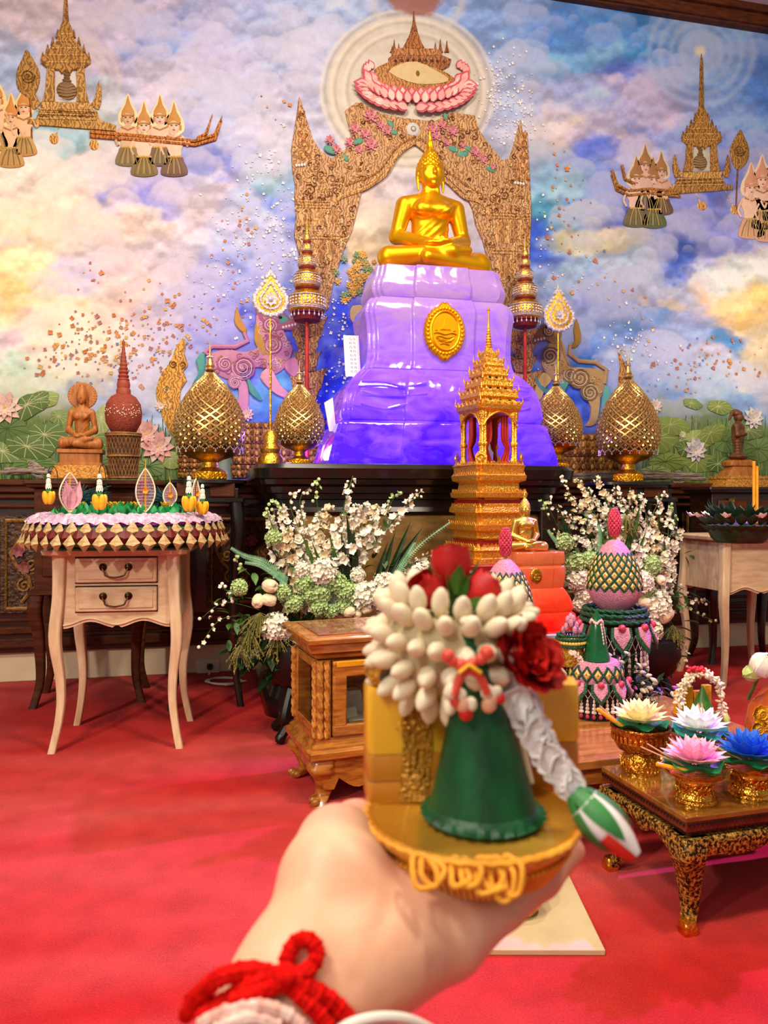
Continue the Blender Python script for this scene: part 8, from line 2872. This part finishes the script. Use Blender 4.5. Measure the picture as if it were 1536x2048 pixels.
# ---- the dish
DC = cz(944, 1632, 0.352)
DR = 0.0475
GLD = M('gold_card', '#d89820', '#f4c04c', rough=0.2, metal=0.6, ns=9, bump=0.08, bs=20)
CORD = M('yellow_cord', '#e09008', '#f4b024', rough=0.6, ns=60, sheen=0.2)
dish = thing('offering_dish', 'round gold dish edged with yellow cord, held on the open palm', 'dish', DC)
MB().lathe([(0.018, -0.0290), (0.022, -0.0285), (0.030, -0.024), (0.040, -0.013), (DR - 0.002, -0.004), (DR, 0.0), (DR - 0.001, 0.0022), (DR - 0.004, 0.0005), (0.002, 0.0002)], 64).build('dish_body', GLD, dish)
mb = MB()
for q in range(5):
    rr_ = DR + 0.0010 - 0.0006 * q - (0.0006 * q * q)
    mb.tube([((rr_ + 0.0003 * math.sin(i * 2.0 + q)) * math.cos(2 * PI * i / 150), (rr_ + 0.0003 * math.sin(i * 2.0 + q)) * math.sin(2 * PI * i / 150), 0.0008 - 0.0021 * q + 0.0003 * math.cos(i * 2.0 + q)) for i in range(150)], 0.0014, 6, closed=True)
mb.build('cord_edging', CORD, dish)
mb = MB()
for i in range(100):
    a = 2 * PI * i / 100
    mb.tube([((DR - 0.003) * math.cos(a), (DR - 0.003) * math.sin(a), -0.008), ((DR - 0.010) * math.cos(a + 0.03), (DR - 0.010) * math.sin(a + 0.03), -0.0185)], 0.0009, 5)
tag(mb.build('cord_fringe', CORD, dish), kind='stuff')
for (pa, pb, pc_) in (((828, 1722), (838, 1776), (885, 1738)), ((845, 1724), (862, 1772), (868, 1740)), ((905, 1728), (908, 1772), (935, 1752)), ((925, 1730), (932, 1772), (958, 1738)), ((955, 1728), (958, 1786), (1002, 1752)), ((985, 1728), (1000, 1800), (1024, 1748)), ((968, 1730), (985, 1782), (1010, 1790)), ((1010, 1724), (1018, 1790), (1040, 1735))):
    z_ = 0.302
    q = [(pa[0], pa[1] - 10, z_ + 0.006), (pa[0] - 2, (pa[1] + pb[1]) / 2, z_), (pb[0], pb[1], z_ - 0.003), ((pb[0] + pc_[0]) / 2 + 10, pb[1] - 6, z_ - 0.003), (pc_[0] + 4, pc_[1], z_), ((pa[0] + pc_[0]) / 2, pa[1] - 6, z_ + 0.005)]
    w_ = crs([tuple(cz(*p) - DC) for p in q], 6, True)
    MB().tube(w_, 0.0012, 7, closed=True).build('cord_loop', CORD, dish)

# ---- yellow packets with gold ribbon
YC = M('yellow_wrap', '#e8a818', '#f8c83c', rough=0.3, ns=6, bump=0.06, bs=24, coat=0.3)
YB = M('amber_wrap', '#b06c18', '#d08c2c', rough=0.35, ns=8, coat=0.2)
GLIT = M('glitter_organza', '#c07c14', '#eab040', rough=0.3, metal=0.25, ns=420, bump=0.9, bs=520, c3='#fff0a0')
zf_ = DC.z + 0.0006
pk0 = cz(812, 1588, 0.376)


def packet(label, base, rz, w, d, h, mat, z):
    mb = MB().rings([rrect(w * s, d * s, 0.003, z_, 3) for s, z_ in ((0.97, 0), (1, h * 0.08), (1, h * 0.92), (0.97, h))])
    o_ = mb.build('wrapped_packet', mat, None, (base.x, base.y, z), (0, 0, rz), angle=50)
    return tag(o_, label, 'packet')


zq = zf_
RZP = -YAW + 0.12
for h, m_, lab in ((0.0105, YB, 'bottom amber packet of the stack on the held dish'), (0.0125, YB, 'middle amber packet of the stack on the held dish'), (0.0310, YC, 'tall yellow packet topping the stack beside the green cone')):
    packet(lab, pk0, RZP, 0.040, 0.022, h, m_, zq)
    zq += h + 0.0003
pr0 = cz(1085, 1560, 0.392)
packet('amber packet under the garland tail on the held dish', pr0, -YAW - 0.1, 0.034, 0.02, 0.024, YB, zf_)
packet('yellow packet behind the hanging garland on the held dish', pr0, -YAW - 0.1, 0.034, 0.02, 0.028, YC, zf_ + 0.0243)
rb = thing('gold_ribbon', 'glittering gold organza ribbon tied round the yellow packet stack', 'ribbon', (pk0.x, pk0.y, zf_), RZP)
hT = zq - zf_
R_ = []
for i in range(18):
    f = i / 17
    R_.append([(0.002 + 0.0015 * math.sin(3 * f) + w_, -0.0118 - 0.0006 * math.sin(9 * f + w_ * 400), 0.001 + (hT - 0.002) * f) for w_ in (-0.007, -0.0035, 0.0, 0.0035, 0.007)])
MB().rings(R_, cap=False, closed=False).build('band', GLIT, rb)
for s, L in ((-1, 0.018), (1, 0.014), (-0.4, 0.015)):
    mb = MB()
    R_ = []
    for i in range(10):
        a = 2 * PI * i / 10
        c = Vector((s * L * (0.5 - 0.5 * math.cos(a)), -0.008 - 0.003 * math.sin(a), hT + 0.002 + 0.006 * math.sin(a)))
        R_.append([c + Vector((0.002 * q, -0.004 * q, 0.003 * abs(q))) for q in (-1.5, -0.5, 0.5, 1.5)])
    mb.rings(R_, cap=False, closed=False, wrap=False)
    mb.build('bow_loop', GLIT, rb)
MB().ell((0, -0.009, hT + 0.003), (0.004, 0.004, 0.004), 10, 8).build('knot', GLIT, rb)
mb = MB()
for i in range(46):
    mb.ell((0.004 + rnd.gauss(0, 0.005), -0.0135, hT * 0.72 + rnd.uniform(-0.004, 0.004)), 0.0006, 5, 4)
for i in range(24):
    mb.ell((rnd.gauss(0, 0.008), -0.0125 - rnd.random() * 0.003, hT + rnd.uniform(-0.004, 0.006)), 0.0006, 5, 4)
tag(mb.build('sequins', GOLDF, rb), kind='stuff')

# ---- green satin cone
cb = cz(966, 1642, 0.349)
cone = thing('green_cone', 'dark green satin cone with a pinked hem on the held dish', 'cone', (cb.x, cb.y, zf_))
CH = 0.0895
n = 72
R_ = []
for i in range(17):
    f = i / 16
    rr_ = 0.0248 * (1 - f) ** 0.95 + 0.0006
    R_.append([(rr_ * math.cos(2 * PI * k / n) - 0.0085 * f * f, rr_ * math.sin(2 * PI * k / n) + 0.002 * f, 0.001 + CH * f) for k in range(n)])
MB().rings(R_).build('cone_body', SATG, cone)
R_ = []
for q, (rr_, z_) in enumerate(((0.0232, 0.0075), (0.0252, 0.0055), (0.0272, 0.0014), (0.0250, 0.0004))):
    R_.append([((rr_ + (0.0018 * (1 if k % 2 else -0.5) if q == 2 else 0)) * math.cos(2 * PI * k / 56), (rr_ + (0.0018 * (1 if k % 2 else -0.5) if q == 2 else 0)) * math.sin(2 * PI * k / 56), z_ + (0.0020 * (k % 2) if q == 2 else 0)) for k in range(56)])
MB().rings(R_, cap=False).build('pinked_hem', SATG, cone)
ap = cz(932, 1243, 0.342)
MB().ell((0, 0, 0), (0.0030, 0.0030, 0.0024), 10, 8).build('pearl_pin', JAS, cone, ap - cone.location)
# bead sash on the cone
CORAL = M('coral_bead', '#c83024', '#e85c48', rough=0.3, ns=30)
ZB = 0.328
for (u, v, r) in ((905, 1322, 0.0026), (922, 1330, 0.0028), (944, 1328, 0.0026), (962, 1318, 0.0026), (974, 1306, 0.0032), (896, 1312, 0.003)):
    MB().ell((0, 0, 0), r, 12, 8).build('coral_bead', CORAL, cone, cz(u, v, ZB) - cone.location)
for pts in ([(938, 1340, ZB), (922, 1352, ZB), (914, 1372, ZB), (908, 1390, ZB)], [(938, 1340, ZB), (956, 1350, ZB), (968, 1370, ZB), (975, 1388, ZB)]):
    q = crs([tuple(cz(*p) - cone.location) for p in pts], 5, False)
    MB().tube(q, 0.0019, 8).build('sash_strand', CORAL, cone)
MB().tube([cz(918, 1346, ZB - 0.003) - cone.location, cz(938, 1330, ZB - 0.003) - cone.location, cz(962, 1346, ZB - 0.003) - cone.location], 0.0010, 6).build('gold_thread', YEL, cone)
PEACH = M('peach_bud', '#e0946c', '#f4c8a4', rough=0.45, ns=20)
for (u, v, m_, r) in ((902, 1384, JAS, 0.0034), (922, 1390, JAS, 0.0026), (912, 1402, CORAL, 0.0030), (928, 1412, PEACH, 0.0034), (942, 1408, JAS, 0.0028), (932, 1424, ROSER, 0.0034), (974, 1384, JAS, 0.0030), (992, 1384, JAS, 0.0026), (985, 1400, PEACH, 0.0026), (1000, 1396, ROSER, 0.0024), (978, 1410, PEACH, 0.0034)):
    MB().ell((0, 0, 0), (r, r * 0.9, r * 1.15), 10, 8).build('sash_bud', m_, cone, cz(u, v, ZB + 0.002) - cone.location, (rnd.uniform(-0.6, 0.6), rnd.uniform(-0.6, 0.6), 0))

# ---- jasmine garland ring
gcn = cz(903, 1284, 0.378)
gl = thing('jasmine_garland', 'thick ring of cream jasmine buds resting above the yellow packets', 'garland', gcn)
gl.rotation_euler = (0.10, 0.05, 0)
RR = 0.0232
MB().lathe([(RR - 0.006, -0.016), (RR + 0.002, -0.020), (RR + 0.008, -0.012), (RR + 0.009, 0.008), (RR + 0.003, 0.017), (RR - 0.006, 0.014)], 40).build('garland_core', M('cream_core', '#c8b48c', rough=0.7), gl)
jb = []
for k in range(3):
    r_ = 0.0041 + 0.0002 * k
    jb.append(MB().lathe([(0.0006, 0.0), (r_ * 0.62, 0.0016), (r_ * 0.98, 0.0055), (r_, 0.0088), (r_ * 0.8, 0.0122), (r_ * 0.4, 0.0146), (0.0004, 0.0154)], 12).mesh('jasmine_bud', JAS))
for row, (ph, nn, off, dz) in enumerate(((-70, 17, 0.0, -.012), (-34, 19, 0.5, -.010), (-8, 20, 0.0, -.005), (6, 20, 0.5, .003), (34, 19, 0.0, .009), (66, 16, 0.5, .012))):
    for i in range(nn):
        a = 2 * PI * (i + off) / nn
        p_ = math.radians(ph + rnd.uniform(-5, 5))
        d = Vector((math.cos(a) * math.cos(p_), math.sin(a) * math.cos(p_), math.sin(p_)))
        c = Vector((RR * math.cos(a), RR * math.sin(a), dz)) + d * 0.0055
        d = (d + Vector((rnd.gauss(0, 0.07), rnd.gauss(0, 0.07), rnd.gauss(0, 0.07)))).normalized()
        o = link('jasmine_bud', rnd.choice(jb), gl)
        o.matrix_local = look_T(c, d) @ Matrix.Rotation(PI / 2, 4, 'Y')
mb = MB().lathe([(0.018, -0.022), (0.021, -0.020), (0.022, -0.012), (0.017, -0.008)], 30)
mb.build('leaf_collar', M('dark_green_collar', '#04200f', '#0c3a1e', rough=0.45, ns=20), gl)

MB().lathe([(0.001, -0.012), (0.017, -0.010), (0.016, 0.002), (0.006, 0.006), (0.001, 0.006)], 24).build('leaf_heart', MATS['dark_green_collar'], gl)


# ---- roses
SEP = M('rose_sepal', '#1c4a14', '#4c7c28', rough=0.5, ns=25)


def rosebud(label, u, v, Z, r, up, lean=(0, 0, 1)):
    p = cz(u, v, Z)
    t = thing('rose_bud', label, 'flower', p, 0, 'red rose buds on the garland')
    Tm = look_T((0, 0, 0), lean) @ Matrix.Rotation(PI / 2, 4, 'Y')
    for ring in range(3):
        for i in range(4):
            a = 2 * PI * (i + 0.37 * ring) / 4
            mb = MB()
            vs, fs = [], []
            for k in range(7):
                f = k / 6
                rr_ = r * (0.35 + 0.65 * math.sin(PI * (0.12 + 0.62 * f))) * (1 - 0.22 * ring) * (1 + 0.12 * max(0, f - 0.8) * 5 * (ring == 0))
                for j in range(6):
                    b = a + (j - 2.5) / 2.5 * 1.05 * (1 - 0.25 * f)
                    vs.append((rr_ * math.cos(b), rr_ * math.sin(b), r * (0.1 + 1.9 * f * (1 + 0.05 * ring)) - r * 0.12 * abs(j - 2.5) / 2.5 * f))
            for k in range(6):
                for j in range(5):
                    fs.append((k * 6 + j, k * 6 + j + 1, k * 6 + j + 7, k * 6 + j + 6))
            mb.add(vs, fs, Tm)
            mb.build('petal', ROSER, t)
    for i in range(5):
        a = 2 * PI * i / 5
        MB().petal(r * 1.7, r * 0.75, 0.4, 0.05, Tm @ look_T((r * 0.62 * math.cos(a), r * 0.62 * math.sin(a), -r * 0.25), (math.cos(a) * 0.55, math.sin(a) * 0.55, 1.0)), None, 5, 1.0, 0.0004).build('sepal', SEP, t)
    MB().tube([(0, 0, 0.002), tuple(Vector(up) * -1)], r * 0.22, 8).build('stem', SEP, t)
    return t


rosebud('tall single red rosebud standing on top of the jasmine ring', 906, 1176, 0.374, 0.0100, (0, 0, 0.018), (-0.08, 0, 1))
rosebud('lower red rosebud tilted over the jasmine ring, beside the tall one', 882, 1206, 0.372, 0.0088, (0, 0, 0.012), (-0.8, -0.3, 0.7))
rosebud('lower red rosebud tilted towards the silk rose', 932, 1208, 0.372, 0.0088, (0, 0, 0.012), (0.75, -0.3, 0.7))
bcn = cz(1042, 1325, 0.352)
t = thing('silk_rose', 'open dark red silk rose pinned where the garland tail begins', 'flower', bcn)
axis = (Vector((0.25, -0.55, 0.45))).normalized()
Tm = look_T((0, 0, 0), axis) @ Matrix.Rotation(PI / 2, 4, 'Y')
for ring, (nn, rr_, el) in enumerate(((6, 0.0150, 0.25), (5, 0.0140, 0.8), (5, 0.0115, 1.6), (4, 0.0090, 2.8))):
    for i in range(nn):
        a = 2 * PI * (i + 0.4 * ring) / nn + rnd.uniform(-0.2, 0.2)
        mb = MB()
        vs, fs = [], []
        for k in range(7):
            f = k / 6
            for j in range(7):
                s = (j - 3) / 3
                wd = rr_ * 0.95 * math.sin(PI * (0.1 + 0.62 * f)) ** 0.7
                vs.append((rr_ * f * 1.05, wd * s, rr_ * (0.30 * s * s + 0.20 * f * f - 0.35 * max(0, f - 0.75)) + 0.0011 * math.sin(7 * s + 5 * f + i)))
        for k in range(6):
            for j in range(6):
                fs.append((k * 7 + j, k * 7 + j + 1, k * 7 + j + 8, k * 7 + j + 7))
        mb.add(vs, fs, Tm @ look_T((0.002 * math.cos(a), 0.002 * math.sin(a), 0), (math.cos(a), math.sin(a), el)))
        mb.build('petal', SILKR, t)
# ---- garland tail of white petals and the closing bud
WP = M('white_garland_petal', '#e0d8d4', '#f8f4f2', rough=0.6, ns=40, sss=0.1)
tl = thing('garland_tail', 'hanging chain of white petals falling from the silk rose', 'garland', cz(1035, 1380, 0.35))
path = crs([(1030, 1385, 0.350), (1052, 1425, 0.347), (1072, 1465, 0.344), (1092, 1505, 0.341), (1118, 1540, 0.338), (1145, 1575, 0.336)], 4, False)
m_ = len(path)
for i, pp in enumerate(path):
    c = cz(*pp) - tl.location
    wdt = 0.0092 - 0.0022 * i / m_
    mb = MB()
    for s_ in range(2):
        T_ = look_T(c + Vector((0, 0.002 * s_, 0)), -Fw + Vector((rnd.gauss(0, 0.35) + (0.5 if (i + s_) % 2 else -0.5), 0, rnd.gauss(0.1, 0.2))))
        for k in range(6):
            a = 2 * PI * k / 6 + 0.5 * i
            mb.petal(wdt * (1 - 0.25 * s_), wdt * 0.9, 0.25, 0.15, T_ @ look_T((0, 0, 0), (0.25 + 0.35 * s_, math.cos(a), math.sin(a)), (1, 0, 0)), None, 4, 0.25, 0.0005, 0.8)
    mb.ell(tuple(c), wdt * 0.5, 8, 6)
    mb.build('petal_rosette', WP, tl)
for k, (u, v) in enumerate(((1000, 1385), (1020, 1400), (1010, 1420), (1035, 1425), (1048, 1408))):
    mb = MB()
    for q in range(6):
        a = 2 * PI * q / 6
        mb.petal(0.0085, 0.0075, 0.3, 0.1, look_T((0, 0, 0), (math.cos(a), -0.4, math.sin(a)), (0, -1, 0)), None, 4, 0.3, 0.0004, 0.6)
    mb.build('petal_rosette', WP, tl, cz(u, v, 0.352 + 0.004 * (k % 2)) - tl.location)
b0_, b1_ = cz(1150, 1588, 0.334), cz(1272, 1712, 0.322)
ax_ = (b1_ - b0_)
LB = ax_.length
rbud = thing('drooping_rosebud', 'white rosebud with red tips and green sepals ending the garland tail', 'flower', b0_)
Tm = look_T((0, 0, 0), ax_) @ Matrix.Rotation(PI / 2, 4, 'Y')
RT = M('red_petal_tip', '#d02418', '#ee4a38', rough=0.5, ns=30)
for ring in range(2):
    for i in range(5):
        a = 2 * PI * (i + 0.5 * ring) / 5
        for (f0, f1, mm) in ((0.15, 0.58, WP), (0.56, 1.0, RT if (i + ring) % 3 else WP)):
            mb = MB()
            vs, fs = [], []
            for k in range(6):
                f = f0 + (f1 - f0) * k / 5
                rr_ = LB * 0.27 * (math.sin(PI * min(0.95, 0.2 + 0.72 * f)) ** 0.8) * (1 - 0.12 * ring)
                for j in range(5):
                    b = a + (j - 2) / 2 * 0.75 * (1 - 0.55 * max(0, f - 0.5))
                    vs.append((rr_ * math.cos(b), rr_ * math.sin(b), LB * f))
            for k in range(5):
                for j in range(4):
                    fs.append((k * 5 + j, k * 5 + j + 1, k * 5 + j + 6, k * 5 + j + 5))
            mb.add(vs, fs, Tm)
            mb.build('petal', mm, rbud)
for i in range(5):
    a = 2 * PI * i / 5 + 0.35
    mb = MB()
    vs, fs = [], []
    for k in range(8):
        f = k / 7
        rr_ = LB * 0.295 * math.sin(PI * min(0.9, 0.10 + 0.66 * f)) ** 0.7
        wd = 0.62 * (1 - f) ** 0.6 + 0.02
        for j in range(5):
            b = a + (j - 2) / 2 * wd
            vs.append((rr_ * math.cos(b), rr_ * math.sin(b), LB * 0.80 * f - 0.001))
    for k in range(7):
        for j in range(4):
            fs.append((k * 5 + j, k * 5 + j + 1, k * 5 + j + 6, k * 5 + j + 5))
    mb.add(vs, fs, Tm)
    mb.build('sepal', M('sepal_green', '#1c5a28', '#3c8a44', rough=0.5, ns=20), rbud)
for k, (a, b) in enumerate((((1022, 1400, 0.358), (1062, 1565, 0.362)), ((1008, 1400, 0.360), (1045, 1500, 0.364)))):
    o = MB().tube([cz(*a), cz(*b)], 0.0016, 8).build('white_stick', JAS)
    tag(o, ('longer thin white stick behind the green satin cone', 'shorter thin white stick behind the green satin cone')[k], 'stick')

# ---- gilt bowl standing on the board, glimpsed past the little finger
p = fl(1036, 1832)
t = thing('gilt_bowl', 'round gilt bowl on the beige board, half hidden by the fingers', 'bowl', (p.x, p.y, 0.0122))
MB().lathe([(0.036, 0), (0.040, 0.006), (0.050, 0.02), (0.054, 0.036), (0.050, 0.046), (0.046, 0.044), (0.01, 0.02)], 36).build('bowl_body', GBOWL, t)
MB().tube([(0.051 * math.cos(2 * PI * i / 40), 0.051 * math.sin(2 * PI * i / 40), 0.046) for i in range(40)], 0.003, 6, closed=True).build('rolled_rim', GOLD2, t)
